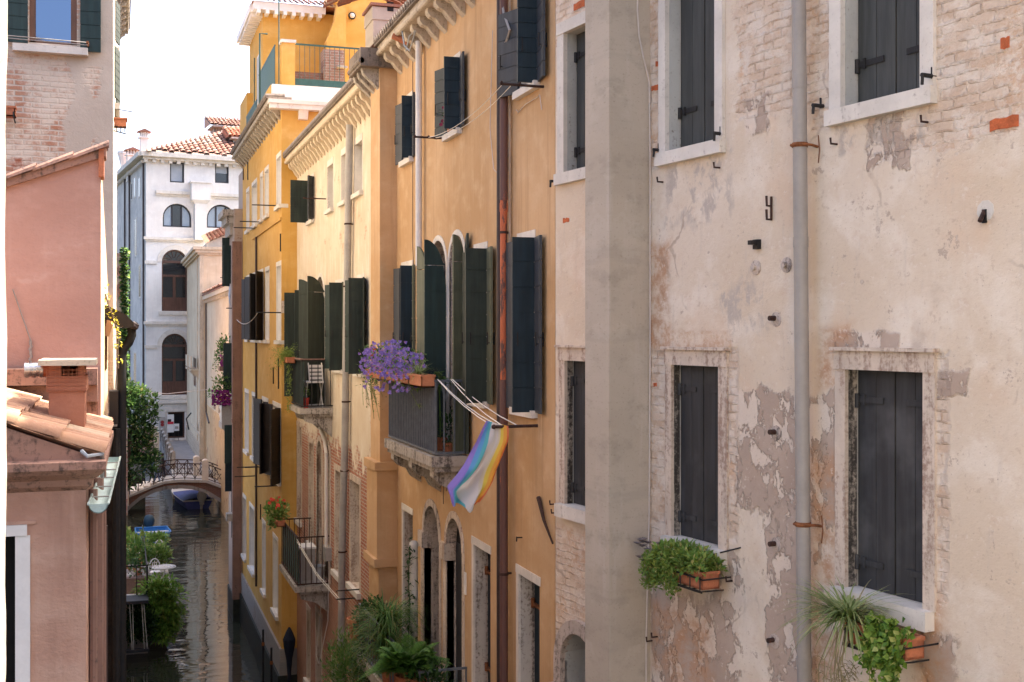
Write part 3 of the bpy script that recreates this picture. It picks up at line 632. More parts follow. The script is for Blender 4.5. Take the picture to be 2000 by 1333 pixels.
for x in (.15, .28, .42, .5, .08):
    p0 = P(gx0 + (gx1 - gx0) * x, gz + .05, .38); L = rnd.uniform(.2, .42)
    mb.tube([p0, p0 + Vector((0, 0, -L))], .004, 4)
    for q in range(16): mb.leaf(p0 + Vector((rnd.uniform(-.05, .05), rnd.uniform(-.04, .04), -L * rnd.random())), Vector((rnd.uniform(-1, 1), rnd.uniform(-1, .3), -.3)), FR.n, rnd.uniform(.035, .065), .05)
mb.build('ivy', M['leaf_ivy'], fb2)

# ================================================================== the ochre orange house
XO = 5.08
FO = XF(XO)
house_o = thing('orange_house', 'ochre orange house with dark shutters, small balcony and twin arched doors', 'house', (XO, 18, 0))
Y_fl = FO.s(775)                                    # wall flue: camera side face
yf = YF(Y_fl); Xfl = yf.s(742); Ffl = XF(Xfl); Y_flend = Ffl.s(724); Y_oend = Y_flend + .15
Y_o0 = 13.6
def opO(pl_, pr_, zb, zt, arch=False, dep=.28): return (FO.s(pr_), FO.s(pl_), zb, zt, arch, dep)
zTt, zTb = 15.78, 14.72; zMt, zMb = 12.68, 10.50
W_T = [opO(1018, 1050, zTb, zTt), opO(877, 899, zTb, zTt), opO(790, 806, zTb, zTt)]
W_M = [opO(1012, 1045, zMb, zMt), opO(927, 952, zMb, zMt), opO(785, 806, zMb, zMt)]
A_M = [opO(840, 872, 9.62, 13.05, True), opO(878, 908, 9.62, 13.05, True)]
zG = 5.42
A_G = [opO(829, 858, zG, 8.52, True, .30), opO(873, 903, zG, 8.52, True, .16)]
W_G = [opO(926, 958, zG + .7, 8.30, False, .27), opO(1014, 1054, zG + .7, 8.27, False, .27), opO(788, 806, zG, 8.16, False, .25)]
HO = W_T + W_M + A_M + A_G + W_G
mb = MB(); sheet(mb, FO, Y_o0, Y_oend, -1.5, 16.75, HO, .28, 0, 1)
for q in (Y_o0, Y_oend): mb.poly([FO.P(q, -1.5), FO.P(q, 16.75), FO.P(q, 16.75, -8), FO.P(q, -1.5, -8)], 0)
mb.poly([FO.P(Y_o0, -1.5, -8), FO.P(Y_oend, -1.5, -8), FO.P(Y_oend, 16.75, -8), FO.P(Y_o0, 16.75, -8)], 0)
mb.poly([FO.P(Y_o0, 16.75, -.3), FO.P(Y_oend, 16.75, -.3), FO.P(Y_oend, 16.75, -8), FO.P(Y_o0, 16.75, -8)], 0)
mb.build('wall', [M['orange'], M['stone_grimy']], house_o, fac=FO)
# flue on the wall, with two collars
zc1, zc2 = yf.z(760, 905), yf.z(760, 1092)
mb = MB(); mb.fbox(FO, Y_fl, Y_flend, zc1, 16.6, -.02, XO - Xfl); mb.fbox(FO, Y_fl - .05, Y_flend + .05, zc2, zc1, -.02, XO - Xfl + .07); mb.fbox(FO, Y_fl - .02, Y_flend + .02, -1.5, zc2, -.02, XO - Xfl + .03)
mb.fbox(FO, Y_fl - .1, Y_flend + .1, zc1 - .13, zc1 + .03, -.02, XO - Xfl + .12); mb.fbox(FO, Y_fl - .09, Y_flend + .09, zc2 - .14, zc2 + .02, -.02, XO - Xfl + .13)
fl = mb.build('flue', M['orange'], house_o, fac=Fac((0, 0), (.7, .7), (0, 1)))

def cornice(parent, f, s0, s1, ztop, n, depth=.42, mat='stone_balcony', roofmat='stone_dirty', ch=.26, cw=.09, dd=0.0):
    """moulded eaves on rounded corbels; every corbel a copy of the first"""
    mb = MB(); mb.fbox(f, s0, s1, ztop - .20, ztop - .09, dd - .02, dd + depth * .92); mb.fbox(f, s0, s1, ztop - .09, ztop - .02, dd - .02, dd + depth)
    mb.tube([f.P(s0, ztop - .15, dd + depth * .95), f.P(s1, ztop - .15, dd + depth * .95)], .055, 8)
    co = mb.build('cornice', M[mat], parent)
    mb = MB(); mb.fbox(f, s0 - .05, s1 + .05, ztop - .018, ztop + .05, dd - .3, dd + depth + .06)
    rr = random.Random(int(s0 * 10)); k = s0
    while k < s1:                                   # tile ends
        mb.tube([f.P(k + .06, ztop + .075, dd + depth + .08), f.P(k + .06, ztop + .10, dd - .1)], .07, 6); k += .17
    mb.build('eaves_tiles', M[roofmat], co)
    base = f.P(s0, 0); step = (s1 - s0) / n; first = None
    for q in range(n):
        if first is None:
            mb = MB(); x = s0 + step * .5; r = depth * .82
            prof = [(0, ztop - .2), (r, ztop - .2), (r, ztop - .2 - ch * .22), (r * .86, ztop - .2 - ch * .40), (r * .58, ztop - .2 - ch * .50), (r * .34, ztop - .2 - ch * .80), (0, ztop - .2 - ch * 1.15)]
            mb.prism([f.P(x - cw / 2, z, dd + e - (.02 if e == 0 else 0)) for e, z in prof], f.u * cw); first = mb.build('corbel', M[mat], co)
        else: copy_part(first, co, f.u * step * q)
    return co
cornice(house_o, FO, Y_o0 + .02, Y_fl - .12, 17.0, 16, .40, 'stone_corbel', ch=.34, cw=.17)
cb = MB(); cb.fbox(FO, Y_fl - .12, Y_flend + .2, 16.6, 16.95, -.02, XO - Xfl + .40); cb.tube([FO.P(Y_fl - .12, 16.7, XO - Xfl + .38), FO.P(Y_flend + .2, 16.7, XO - Xfl + .38)], .06, 8); cb.build('flue_cornice', M['stone_dirty'], house_o)
for q in range(3): cc = MB(); cc.prism([FO.P(Y_fl + .1 + q * .4, 16.6, XO - Xfl), FO.P(Y_fl + .1 + q * .4, 16.6, XO - Xfl + .33), FO.P(Y_fl + .1 + q * .4, 16.5, XO - Xfl + .3), FO.P(Y_fl + .1 + q * .4, 16.22, XO - Xfl)], (0, .16, 0)); cc.build('corbel', M['stone_balcony'], house_o)
rf = MB(); rf.hexa([(XO - .46, Y_o0, 17.06), (XO - .46, Y_oend, 17.06), (XO + 8, Y_oend, 17.06), (XO + 8, Y_o0, 17.06), (XO - .40, Y_o0, 17.1), (XO - .40, Y_oend, 17.1), (XO + 4, Y_oend, 18.75), (XO + 4, Y_o0, 18.75)])
rfo = rf.build('roof', M['tile_far'], house_o)
def ventian(parent, f, a, b, zb, zt, mats, leaves_, stone='stone', band=.10, lintel=True, sill=True, pane='dark', nb=6, dep=.26):
    """stone surround, sill, pane and shutter leaves. leaves_: list of (which, angle, width, colour); angle 0 = flat on the wall outside, 90 = straight out"""
    mb = MB()
    if lintel: mb.fbox(f, a - .02, b + .02, zt - .004, zt + .15, -.02, .012)
    mb.fbox(f, a - .05, a + .003, zb, zt - .004, -.2, .008); mb.fbox(f, b - .003, b + .05, zb, zt - .004, -.2, .008)
    wn = mb.build('window', M[stone], parent)
    if sill: mb = MB(); mb.fbox(f, a - .10, b + .12, zb - .10, zb - .003, -.24, .09); mb.build('sill', M['stone'], wn)
    mb = MB(); mb.fbox(f, a, b, zb, zt, -dep - .03, -dep); mb.build('pane', M[pane], wn)
    for wh, ang, wd, colr in leaves_:
        an = R_(ang)
        if wh == 'n': h = f.P(a - .01, 0, .02); dv = -f.u * math.cos(an) + f.n * math.sin(an)
        elif wh == 'f': h = f.P(b + .01, 0, .02); dv = f.u * math.cos(an) + f.n * math.sin(an)
        lm = leaf_shutter((h.x, h.y), (dv.x, dv.y), wd, zb - .03, zt + .05, nb); sh = lm.build('shutter', M[colr], wn)
        hw = MB(); hm = Vector((h.x, h.y, 0)) + Vector((dv.x, dv.y, 0)) * wd * .8; zz = zb + (zt - zb) * .42
        nn = Vector((-dv.y, dv.x, 0)).normalized()
        for sg in (-.03, .065): hw.tube([hm + nn * sg + Vector((0, 0, zz - .09)), hm + nn * sg + Vector((0, 0, zz + .09))], .010, 5)
        hw.tube([hm + nn * -.03 + Vector((0, 0, zz - .06)), hm + nn * .065 + Vector((0, 0, zz - .06))], .008, 5)
        hw.build('latch', M['iron'], wn)
    return wn
for k, (a, b, zb, zt, _, _) in enumerate(W_T):
    cw = ('sh_slate', 'sh_teal', 'sh_slate')[k]
    ventian(house_o, FO, a, b, zb, zt, None, [('n', 92, (.26, .25, .19)[k], 'sh_teal'), ('n', 10, (.46, .44, .40)[k], 'sh_slate'), ('f', (20, 14, 8)[k], (.42, .38, .34)[k], cw)], nb=6)
for k, (a, b, zb, zt, _, _) in enumerate(W_M):
    if k == 0: lv = [('n', 91, .30, 'sh_teal'), ('n', 10, .42, 'sh_slate'), ('f', 10, .36, 'sh_slate')]
    elif k == 1: lv = [('n', 91, .32, 'sh_dkolive'), ('n', 10, .46, 'sh_olive'), ('f', 10, .30, 'sh_dkolive')]
    else: lv = [('n', 91, .22, 'sh_teal'), ('n', 10, .36, 'sh_olive'), ('f', 8, .3, 'sh_slate')]
    ventian(house_o, FO, a, b, zb, zt, None, lv, nb=7)
# arched pair on the balcony
mb = MB()
for (a, b, zb, zt, _, _) in A_M: arch_ring(mb, FO, a, b, zt, .09, -.02, .012, 0, zfoot=zb)
wn = mb.build('window', M['stone'], house_o)
mb = MB()
for (a, b, zb, zt, _, _) in A_M: mb.fbox(FO, a, b, zb, zt, -.28, -.25)
mb.build('pane', M['dark'], wn)
def archleaf(f, a, b, zb, zt, which, ang, wd, col, parent, r):
    an = R_(ang)
    if which == 'n': h = f.P(a - .01, 0, .02); dv = -f.u * math.cos(an) + f.n * math.sin(an)
    else: h = f.P(b + .01, 0, .02); dv = f.u * math.cos(an) + f.n * math.sin(an)
    zs = zt - r
    cv = lambda x: zs + r * math.sqrt(max(0, 1 - (1 - min(1, x / wd)) ** 2)) - .03
    leaf_shutter((h.x, h.y), (dv.x, dv.y), wd, zb + .02, zt, 8, curve=cv).build('shutter', M[col], parent)
(a1, b1, zb, zt, _, _), (a2, b2, _, _, _, _) = A_M
archleaf(FO, a1, b1, zb, zt, 'n', 90, .36, 'sh_green', wn, .75); archleaf(FO, a1, b1, zb, zt, 'f', 14, .42, 'sh_olive', wn, .7)
archleaf(FO, a2, b2, zb, zt, 'n', 10, .40, 'sh_dkolive', wn, .7); archleaf(FO, a2, b2, zb, zt, 'n', 78, .20, 'sh_olive', wn, .5)
# small stone colonnette between the arches
# balcony
Yb0 = FO.s(912); Xb = YF(Yb0).s(849); FB = XF(Xb); Yb1 = FB.s(758); zf, zr = 9.60, 10.76; pj = XO - Xb
mb = MB(); mb.fbox(FO, Yb0 - .04, Yb1 + .04, zf - .16, zf, -.05, pj + .06); mb.fbox(FO, Yb0 - .01, Yb1 + .01, zf - .24, zf - .163, -.05, pj + .01)
bal = mb.build('balcony', M['stone_balcony'], house_o)
fst = None
for y in (Yb0 + .12, (Yb0 + Yb1) / 2 - .1, Yb1 - .4):
    if fst is None:
        mb = MB(); pr = [(-.03, zf - .24), (pj - .02, zf - .24), (pj - .02, zf - .34), (pj * .75, zf - .46), (pj * .45, zf - .52), (pj * .3, zf - .66), (-.03, zf - .78)]
        mb.prism([FO.P(y, z, e) for e, z in pr], (0, .26, 0)); fst = mb.build('bracket', M['stone_balcony'], bal); y0_ = y
    else: copy_part(fst, bal, (0, y - y0_, 0))
mb = MB()
for z in (zr, zf + .05): mb.fbox(FO, Yb0, Yb1, z - .02, z + .015, pj - .04, pj); mb.fbox(FO, Yb0 - .0, Yb0 + .035, z - .02, z + .015, 0, pj - .042); mb.fbox(FO, Yb1 - .035, Yb1, z - .02, z + .015, 0, pj - .042)
n = 27
for k in range(n + 1): y = Yb0 + .02 + (Yb1 - Yb0 - .04) * k / n; mb.fbox(FO, y - .013, y + .013, zf + .065, zr - .02, pj - .033, pj - .008)
for y in (Yb0 + .017, Yb1 - .017):
    for k in (0.04, .36, .68): mb.fbox(FO, y - .011, y + .011, zf + .065, zr - .02, pj * k, pj * k + .024)
for q in range(3):                                  # pointed gothic loops on the near side
    x0 = pj * (.04 + .32 * q); pts = [FO.P(Yb0 + .017, zr - .02 - .30 * (1 - math.sin(math.pi * k / 8)), x0 + .32 * pj * k / 8) for k in range(9)]; mb.tube(pts, .008, 4)
mb.build('railing', M['railgrey'], bal)
# grey slats behind the front bars
mb = MB()
for k in range(n): y = Yb0 + .02 + (Yb1 - Yb0 - .04) * (k + .5) / n; mb.fbox(FO, y - .037, y + .037, zf + .07, zr - .03, pj - .055, pj - .045)
mb.build('screen', plain('grey_screen', (.055, .062, .07), .7, .2, 4), bal)

# pots and flowers standing along the railing
def pot(mb, c, r, h, mi=0): mb.lathe(c, [(r * .68, 0), (r * .95, h * .8), (r * 1.06, h * .8), (r * 1.06, h), (r * .92, h), (r * .9, h * .86), (0, h * .86)], 14, mi)
fy0, fy1 = FB.s(826), FB.s(738)
fbx = thing('flower_box', 'overflowing purple petunias with a few red geraniums hung on the grey balcony rail', 'flower box', (Xb - .1, (fy0 + fy1) / 2, zr - .12))
mb = MB(); trough(mb, FB, fy0 + .1, fy0 + .78, zr - .1, .16, .0, .2); mb.build('box', M['terracotta'], fbx); mb = MB(); trough(mb, FB, fy0 + .85, fy1 + .1, zr - .1, .16, .0, .2); mb.build('box', M['terracotta'], fbx)
mb = MB()
for k in range(900):
    y = fy0 - .05 + (fy1 - fy0 + .45) * rnd.random(); p = Vector((Xb - .1 + rnd.uniform(-.22, .2), y, zr + rnd.uniform(-.26, .40)))
    p.z += .16 * math.sin(math.pi * max(0, min(1, (y - fy0) / (fy1 - fy0 + .3)))); mb.leaf(p, Vector((rnd.uniform(-1, 1), rnd.uniform(-1, 1), rnd.uniform(-.5, 1))), Vector((0, 0, 1)), rnd.uniform(.05, .10), .04, rnd.choice((0, 0, 1)))
for k in range(18):                                 # trailing strings at the far end
    p0 = Vector((Xb - .1, fy1 + rnd.uniform(-.5, .35), zr - .05)); L = rnd.uniform(.2, .85); q = p0 + Vector((rnd.uniform(-.1, .1), rnd.uniform(-.05, .35), -L)); mb.tube([p0, (p0 + q) / 2 + Vector((-.08, 0, .1)), q], .004, 4)
    for e in range(7): mb.leaf(p0.lerp(q, rnd.random()) + Vector((rnd.uniform(-.05, .05), rnd.uniform(-.05, .05), 0)), Vector((rnd.uniform(-1, 1), rnd.uniform(-1, 1), -.4)), Vector((0, 0, 1)), .05, .03)
mb.build('foliage', [M['leaf_mid'], M['leaf_bright']], fbx)
def flower_heads(parent, name, mat, pts, r, rnd_):
    first = None
    for p in pts:
        if first is None:
            mb = MB(); mb.lathe(p, [(0, .3 * r), (.35 * r, .15 * r), (r, .25 * r), (.8 * r, -.05 * r), (0, -.1 * r)], 7, 0, (-.4, -.9, .3)); first = mb.build(name, mat, parent); q = Vector(p)
        else: copy_part(first, parent, Vector(p) - q)
def flowers(mb, c, r, rnd_, mi=0):
    for q in range(5):
        g = 2 * math.pi * q / 5 + rnd_.random(); d = Vector((math.cos(g), math.sin(g) * .6 - .4, math.sin(g))); mb.leaf(c, d, Vector((-.5, -1, .3)), r, r * .9, mi)
mb = MB()
for k in range(420):
    y = fy0 + .1 + (fy1 - fy0) * rnd.random(); t = rnd.random(); p = Vector((Xb - .10 + rnd.uniform(-.25, .16), y, zr - .02 + .62 * t * (.55 + .45 * math.sin(math.pi * max(0, min(1, (y - fy0) / (fy1 - fy0 + .2))))) - (.42 if rnd.random() < .25 else 0) * rnd.random())); flowers(mb, p, rnd.uniform(.035, .05), rnd)
mb.build('purple_flowers', M['petal_purple'], fbx)
flower_heads(fbx, 'red_flower', M['petal_red'], [Vector((Xb - .05, fy1 + rnd.uniform(-.05, .35), zr + .30 + rnd.uniform(-.08, .14))) for k in range(14)], .04, rnd)
sy = FB.s(826); sp_ = thing('flower_pot', 'orange terracotta trough with a striped spider plant on the corner of the grey balcony rail', 'flower pot', (Xb - .1, sy, zr - .08))
mb = MB(); trough(mb, FB, FB.s(849) + .03, sy + .18, zr - .1, .19, -.02, .2); mb.build('box', plain('bright_terracotta', (.50, .20, .10), .8, .15, 9, .2), sp_)
mb = MB()
for k in range(80):
    g = rnd.uniform(0, 6.28); mb.blade(Vector((Xb - .1, sy - .12, zr + .07)), Vector((math.cos(g), math.sin(g), rnd.uniform(.3, 1.6))), rnd.uniform(.24, .42), .018, rnd.uniform(.8, 2), rnd, 0, 5)
for k in range(16):
    g = rnd.uniform(0, 6.28); mb.blade(Vector((Xb - .06, sy + .1, zr - .42)), Vector((math.cos(g), math.sin(g), rnd.uniform(-.2, .8))), .14, .014, 1.2, rnd, 0, 4)
mb.tube([(Xb - .1, sy, zr + .05), (Xb - .24, sy + .05, zr - .1), (Xb - .06, sy + .1, zr - .42)], .004, 4)
mb.build('spider_plant', M['leaf_blade'], sp_)
fp_ = thing('potted_plant', 'feathery green fern standing behind the spider plant on the balcony', 'potted plant', (XO - .16, Yb0 + .9, zf + .0))
mb = MB(); pot(mb, Vector((XO - .18, Yb0 + .9, zf + .004)), .11, .2); mb.build('pot', M['terracotta'], fp_)
mb = MB(); mb.tube([(XO - .18, Yb0 + .9, zf + .15), (XO - .2, Yb0 + .9, zr - .1)], .012, 5)
for k in range(11):
    p0 = Vector((XO - .2, Yb0 + .9, zr - .2 + rnd.uniform(0, .25))); d = Vector((rnd.uniform(-.6, .9), rnd.uniform(-1, .3), rnd.uniform(.3, 1))).normalized(); L = rnd.uniform(.3, .55); pts = [p0 + d * L * t + Vector((0, 0, -.22 * t * t)) for t in (0, .25, .5, .75, 1)]; mb.tube(pts, .004, 4)
    for e in range(34): t = rnd.random(); mb.leaf(p0 + d * L * t + Vector((0, 0, -.22 * t * t)), Vector((rnd.uniform(-1, 1), rnd.uniform(-1, 1), rnd.uniform(-.3, .3))), Vector((0, 0, 1)), .075 * (1.1 - t), .022)
mb.build('fronds', M['leaf_mid'], fp_)
pl2 = thing('potted_plant', 'low green plant in a terracotta pot on the balcony floor behind the railing', 'potted plant', (XO - .2, Yb0 + .35, zf))
mb = MB(); pot(mb, Vector((XO - .2, Yb0 + .35, zf + .004)), .10, .17); mb.build('pot', M['terracotta'], pl2)
mb = MB(); mb.leaves((XO - .2, Yb0 + .35, zf + .42), (.13, .16, .3), 130, .09, rnd, .4, .2, mis=[0]); mb.build('foliage', M['leaf_dark'], pl2)

# twin brown rain pipes with the orange length, and the white pipe
def pipeO(pxc, r, d, z0, z1, mat, name='drainpipe', joints=(), brackets=(), parent=house_o):
    s_ = FO.s(pxc, d); mb = MB(); mb.tube([FO.P(s_, z0, d), FO.P(s_, z1, d)], r, 12)
    for z in joints: mb.tube([FO.P(s_, z - .06, d), FO.P(s_, z + .06, d)], r * 1.12, 12)
    o = mb.build(name, mat, parent, smooth=True)
    for z in brackets:
        mb = MB(); mb.tube([FO.P(s_, z - .018, d), FO.P(s_, z + .018, d)], r * 1.17, 12); mb.fbox(FO, s_ - .012, s_ + .012, z - .012, z + .012, -.01, d - r); mb.build('bracket', M['ironred'], o)
    return o
mm = NT('patched_red_pipe'); q_ = mm.n('ShaderNodeTexCoord').outputs['Object']; zt_ = mm.sep(q_)[2]; nn_ = mm.noise(mm.scl(q_, (4, 4, 1.3)), 1.3, 6, .7)
cc_ = mm.mix(mm.ss(nn_, .50, .56), (.46, .12, .05), (.115, .055, .045)); M['pipe_red'] = mm.done(cc_, .6)
mm = NT('worn_brown_pipe'); q_ = mm.obj(); nn_ = mm.noise(mm.scl(q_, (4, 4, 1.0)), 1.2, 6, .7); cc_ = mm.mix(mm.ss(nn_, .62, .66), (.125, .062, .052), (.33, .095, .05)); M['pipe_brown'] = mm.done(cc_, .55)
M['pipe_dark'] = plain('dark_brown_pipe', (.055, .038, .036), .5, .25, 3, .1)
zo1, zo2 = FO.z(984, 392, .1), FO.z(984, 742, .1)
pipeO(984, .058, .11, zo1, 16.7, M['pipe_brown'], brackets=(FO.z(984, 160, .1),)); pipeO(984, .052, .11, zo2, zo1 - .004, M['pipe_red'], joints=(zo1 - .1,), brackets=(FO.z(984, 455, .1),)); pipeO(984, .058, .11, 3.0, zo2 - .004, M['pipe_brown'], brackets=(FO.z(984, 1120, .1),))
pipeO(976, .045, .07, 3.0, 16.7, M['pipe_dark']); pipeO(996, .022, .03, 10.9, 16.7, plain('slim_tan_pipe', (.40, .30, .22), .6, .15, 3, .1), 'conduit')
z_ = FO.z(817, 520, .1); pipeO(818, .06, .10, z_, 16.62, M['whitepipe'], 'drainpipe'); pipeO(818, .055, .10, 9.7, z_ - .004, M['orange'], 'drainpipe')
# lines and cables on the wall
def wire(parent, pts, r=.007, mat='cable_w', d=.02, f=FO, name='cable'):
    mb = MB(); mb.tube([f.P(*f.sz(px, py, d), d) for px, py in pts], r, 4); return mb.build(name, M[mat], parent, smooth=True)
wire(house_o, [(758, 300), (770, 560), (778, 540), (800, 545), (812, 520)]); wire(house_o, [(806, 110), (806, 300), (806, 480), (808, 520)], .006, 'cable_d'); wire(house_o, [(757, 150), (756, 500), (764, 540), (785, 545), (804, 528)])
wire(house_o, [(981, 0), (984, 25), (996, 60), (990, 80), (978, 100), (976, 110), (984, 118)], .022, 'zinc', .13); wire(house_o, [(984, 160), (990, 200), (994, 280), (990, 330), (976, 345), (964, 330), (957, 250), (962, 60)], .006)
wire(house_o, [(1008, 215), (1012, 220), (1025, 205), (1050, 190), (1054, 185), (1058, 215)], .006); wire(house_o, [(866, 900), (866, 985)], .006, 'cable_d'); wire(house_o, [(872, 960), (868, 860)], .006, 'cable_d')
wire(house_o, [(782, 40), (790, 90), (800, 100), (812, 60), (800, 70), (793, 100)], .016, 'lead', .38)
# iron bars for washing lines: one under the top right window, one beside the left one, one by the flag
def bar(px0, py0, d0, px1, name, label, parent, L, drop=0):
    s_, z_ = FO.sz(px0, py0); mb = MB(); mb.tube([FO.P(s_, z_, -.02), FO.P(s_, z_, L)], .018, 6)
    for k in (.55, .97): mb.tube([FO.P(s_ - .03, z_ + .02, L * k), FO.P(s_ + .03, z_ + .02, L * k)], .014, 6)
    return mb.build(name, M['ironred'], parent)
s_, z_ = FO.sz(1062, 170); bL = FO.dep(976, s_); bar(1062, 170, 0, 976, 'line_bracket', '', house_o, bL)
s2_, z2_ = FO.sz(872, 271); bL2 = FO.dep(808, s2_); bar(872, 271, 0, 808, 'line_bracket', '', house_o, bL2)
zl = FO.z(1062, 170)
mb = MB(); pA = FO.P(s_, z_, bL * .93); pB = FO.P(s2_, z2_, bL2 * .55)
for e in (0, .12):
    pts = [(pA + Vector((e, 0, 0))).lerp(pB + Vector((e, 0, 0)), t) + Vector((0, 0, -.25 * 4 * t * (1 - t) * .5)) for t in [k / 10 for k in range(11)]]; mb.tube(pts, .006, 4)
mb.build('clothes_line', M['rope'], None, loc=tuple(pA)); tag(bpy.data.objects['clothes_line'], 'empty clothes line strung between two iron brackets below the top windows', 'clothes line')
# red flowers on the sill of the middle top window
a, b, zb, zt, _, _ = W_T[1]
fw = thing('flower_pot', 'dark red flowers in a pot on an orange house top window sill', 'flower pot', (XO - .02, (a + b) / 2, zb))
mb = MB(); pot(mb, Vector((XO - .02, a + .45, zb)), .09, .15); mb.build('pot', M['terracotta'], fw)
mb = MB(); mb.leaves((XO - .03, a + .45, zb + .28), (.15, .3, .18), 120, .07, rnd); mb.build('foliage', M['leaf_dark'], fw)
flower_heads(fw, 'flower', plain('petal_dark_red', (.22, .02, .05), .6, .3, 30), [Vector((XO - .03 + rnd.uniform(-.14, .14), a + .45 + rnd.uniform(-.28, .28), zb + .2 + rnd.uniform(-.12, .25))) for k in range(30)], .034, rnd)

# ground floor openings
for (a, b, zb, zt, _, dp_) in A_G:
    mb = MB(); arch_ring(mb, FO, a, b, zt, .12, -.03, .02, 0, zfoot=zt - (b - a) / 2 - .02); zc = zt - (b - a) / 2
    mb.fbox(FO, b - .02, b + .30, zc - .30, zc - .022, -.14, .05); mb.fbox(FO, b + .0, b + .22, zb, zc - .303, -.12, .015); mb.fbox(FO, a - .14, a - .004, zb, zc - .022, -.30, .012)
    dr = mb.build('door', M['stone_grimy'] if a == A_G[0][0] else M['stone_pale'], house_o)
    mb = MB(); mb.fbox(FO, a + .02, b - .02, zb, zc, -dp_ - .05, -dp_ + .01); mb.build('door_leaf', M['darkwood'], dr); mb = MB(); mb.fbox(FO, a - .02, b + .02, zc, zt, -dp_ - .06, -dp_); mb.build('fanlight', M['dark'], dr)
    if b < A_G[0][0]: mb = MB(); mb.fbox(FO, a - .24, a - .15, zc - .62, zc - .28, .0, .02); mb.build('plaque', M['white'], dr)
for k, (a, b, zb, zt, _, dp_) in enumerate(W_G):
    mb = MB(); mb.fbox(FO, a - .04, b + .11, zt - .003, zt + .11, -.02, .015); mb.fbox(FO, b - .003, b + .10, zb, zt, -.02, .012)
    wn = mb.build('window' if k < 2 else 'door', M['stone'], house_o)
    mb = MB(); mb.fbox(FO, b - .008, b - .001, zb, zt, -dp_ + .09, -.02); mb.build('reveal', M['stone_pale' if k == 2 else 'reveal_stain'] if 'reveal_stain' in M else M['stone_grimy' if k < 2 else 'stone'], wn)
    mb = MB(); mb.fbox(FO, a, b, zb, zt, -dp_ - .03, -dp_ + .05); mb.build('shutter', M['sh_teal'] if k < 2 else M['dark'], wn)
    if k < 2:
        for z in (zt - .42, zb + .3): mb = MB(); mb.tube([FO.P(b - .02, z - .05, -dp_ + .08), FO.P(b - .02, z + .08, -dp_ + .08)], .03, 6); mb.fbox(FO, a + .2, b - .02, z - .02, z + .02, -dp_ + .045, -dp_ + .09); mb.build('strap_hinge', M['rust'], wn)
# whitewashed standpipe with a climbing vine
s_, z_ = FO.sz(808, 1062, .25); vp = thing('vine_pipe', 'white pipe with a rounded top and a dark vine climbing it, beside the arched doors', 'pipe', FO.P(s_, zG, .25))
mb = MB(); mb.tube([FO.P(s_, zG, .25), FO.P(s_, z_ - .05, .25)], .075, 12); mb.lathe(FO.P(s_, z_ - .05, .25), [(.085, 0), (.085, .04), (.06, .09), (0, .11)], 12); mb.build('pipe', M['stone'], vp, smooth=True)
mb = MB(); pts = [FO.P(s_ - .06 * math.sin(k * .9), zG + .15 * k, .25 + .08) for k in range(int((z_ - zG) / .15) + 1)]; mb.tube(pts, .008, 5)
for k in range(210):
    z = rnd.uniform(zG + .4, z_ + .1); g = rnd.uniform(0, 6.28); mb.leaf(FO.P(s_ + .09 * math.cos(g), z, .25 + .10 * abs(math.sin(g))), Vector((rnd.uniform(-1, 1), rnd.uniform(-1, 1), rnd.uniform(-.6, .6))), Vector((0, 0, 1)), rnd.uniform(.07, .14), .05)
mb.build('vine', M['leaf_dark'], vp)
mb = MB(); s_, z_ = FO.sz(1020, 1050); mb.tube([FO.P(s_, z_, -.01), FO.P(s_, z_, .08), FO.P(s_ - .03, z_ - .04, .09), FO.P(s_ - .04, z_ + .02, .09)], .009, 5); mb.build('wall_hook', M['iron'], house_o)
s_, z_ = FO.sz(1056, 972); s2, z2 = FO.sz(1084, 1062); mb = MB(); mb.tube([FO.P(s_, z_, .03), FO.P((s_ + s2) / 2, (z_ + z2) / 2, .05), FO.P(s2, z2, .03)], [.03, .022, .012], 6); mb.build('loose_bar', M['ironred'], house_o)

# flag on its bracket and the lines holding it to the balcony
s_, z_ = FO.sz(1050, 832); fL = FO.dep(965, s_); mb = MB(); mb.tube([FO.P(s_, z_, -.02), FO.P(s_, z_ + .0, fL)], .022, 6); mb.lathe(FO.P(s_, z_, fL), [(.02, -.02), (.035, 0), (.02, .03), (0, .035)], 8, 0, FO.n); mb.build('flag_bracket', M['ironred'], house_o)
tip = FO.P(s_, z_, fL)
mb = MB(); cr = Vector((Xb, Yb0, zr))
for p, q in ((cr + Vector((.05, 0, .02)), tip + Vector((0, .02, 0))), (cr + Vector((.08, 0, .0)), tip + Vector((.06, .1, .02))), (cr + Vector((pj * .5, 0, .02)), tip + Vector((.1, 0, .02))), (cr + Vector((pj * .55, 0, .02)), tip + Vector((.33, 0, .0)))):
    mb.tube([p.lerp(q, t) + Vector((0, 0, -.06 * 4 * t * (1 - t))) for t in (0, .25, .5, .75, 1)], .008, 4)
o = mb.build('cord', M['rope'], None, loc=tuple(tip)); tag(o, 'white cords tying the rainbow flag bracket to the balcony corner', 'cord')
m = NT('rainbow_cloth'); u_ = m.sep(m.uv())[0]; rp_ = m.n('ShaderNodeValToRGB'); m.put(rp_.inputs[0], u_); e_ = rp_.color_ramp; e_.interpolation = 'LINEAR'
cols = [(0, (.30, .22, .62)), (.15, (.13, .36, .66)), (.25, (.12, .46, .50)), (.35, (.70, .67, .65)), (.66, (.72, .66, .50)), (.72, (.82, .62, .10)), (.81, (.82, .40, .07)), (.93, (.74, .20, .09))]
cols = [q for k, (p_, c_) in enumerate(cols) for q in ([(p_ + .012, c_)] + ([(cols[k + 1][0] - .012, c_)] if k + 1 < len(cols) else []))]
while len(e_.elements) < len(cols): e_.elements.new(.5)
for k, (p_, c_) in enumerate(cols): e_.elements[k].position = p_; e_.elements[k].color = (*c_, 1)
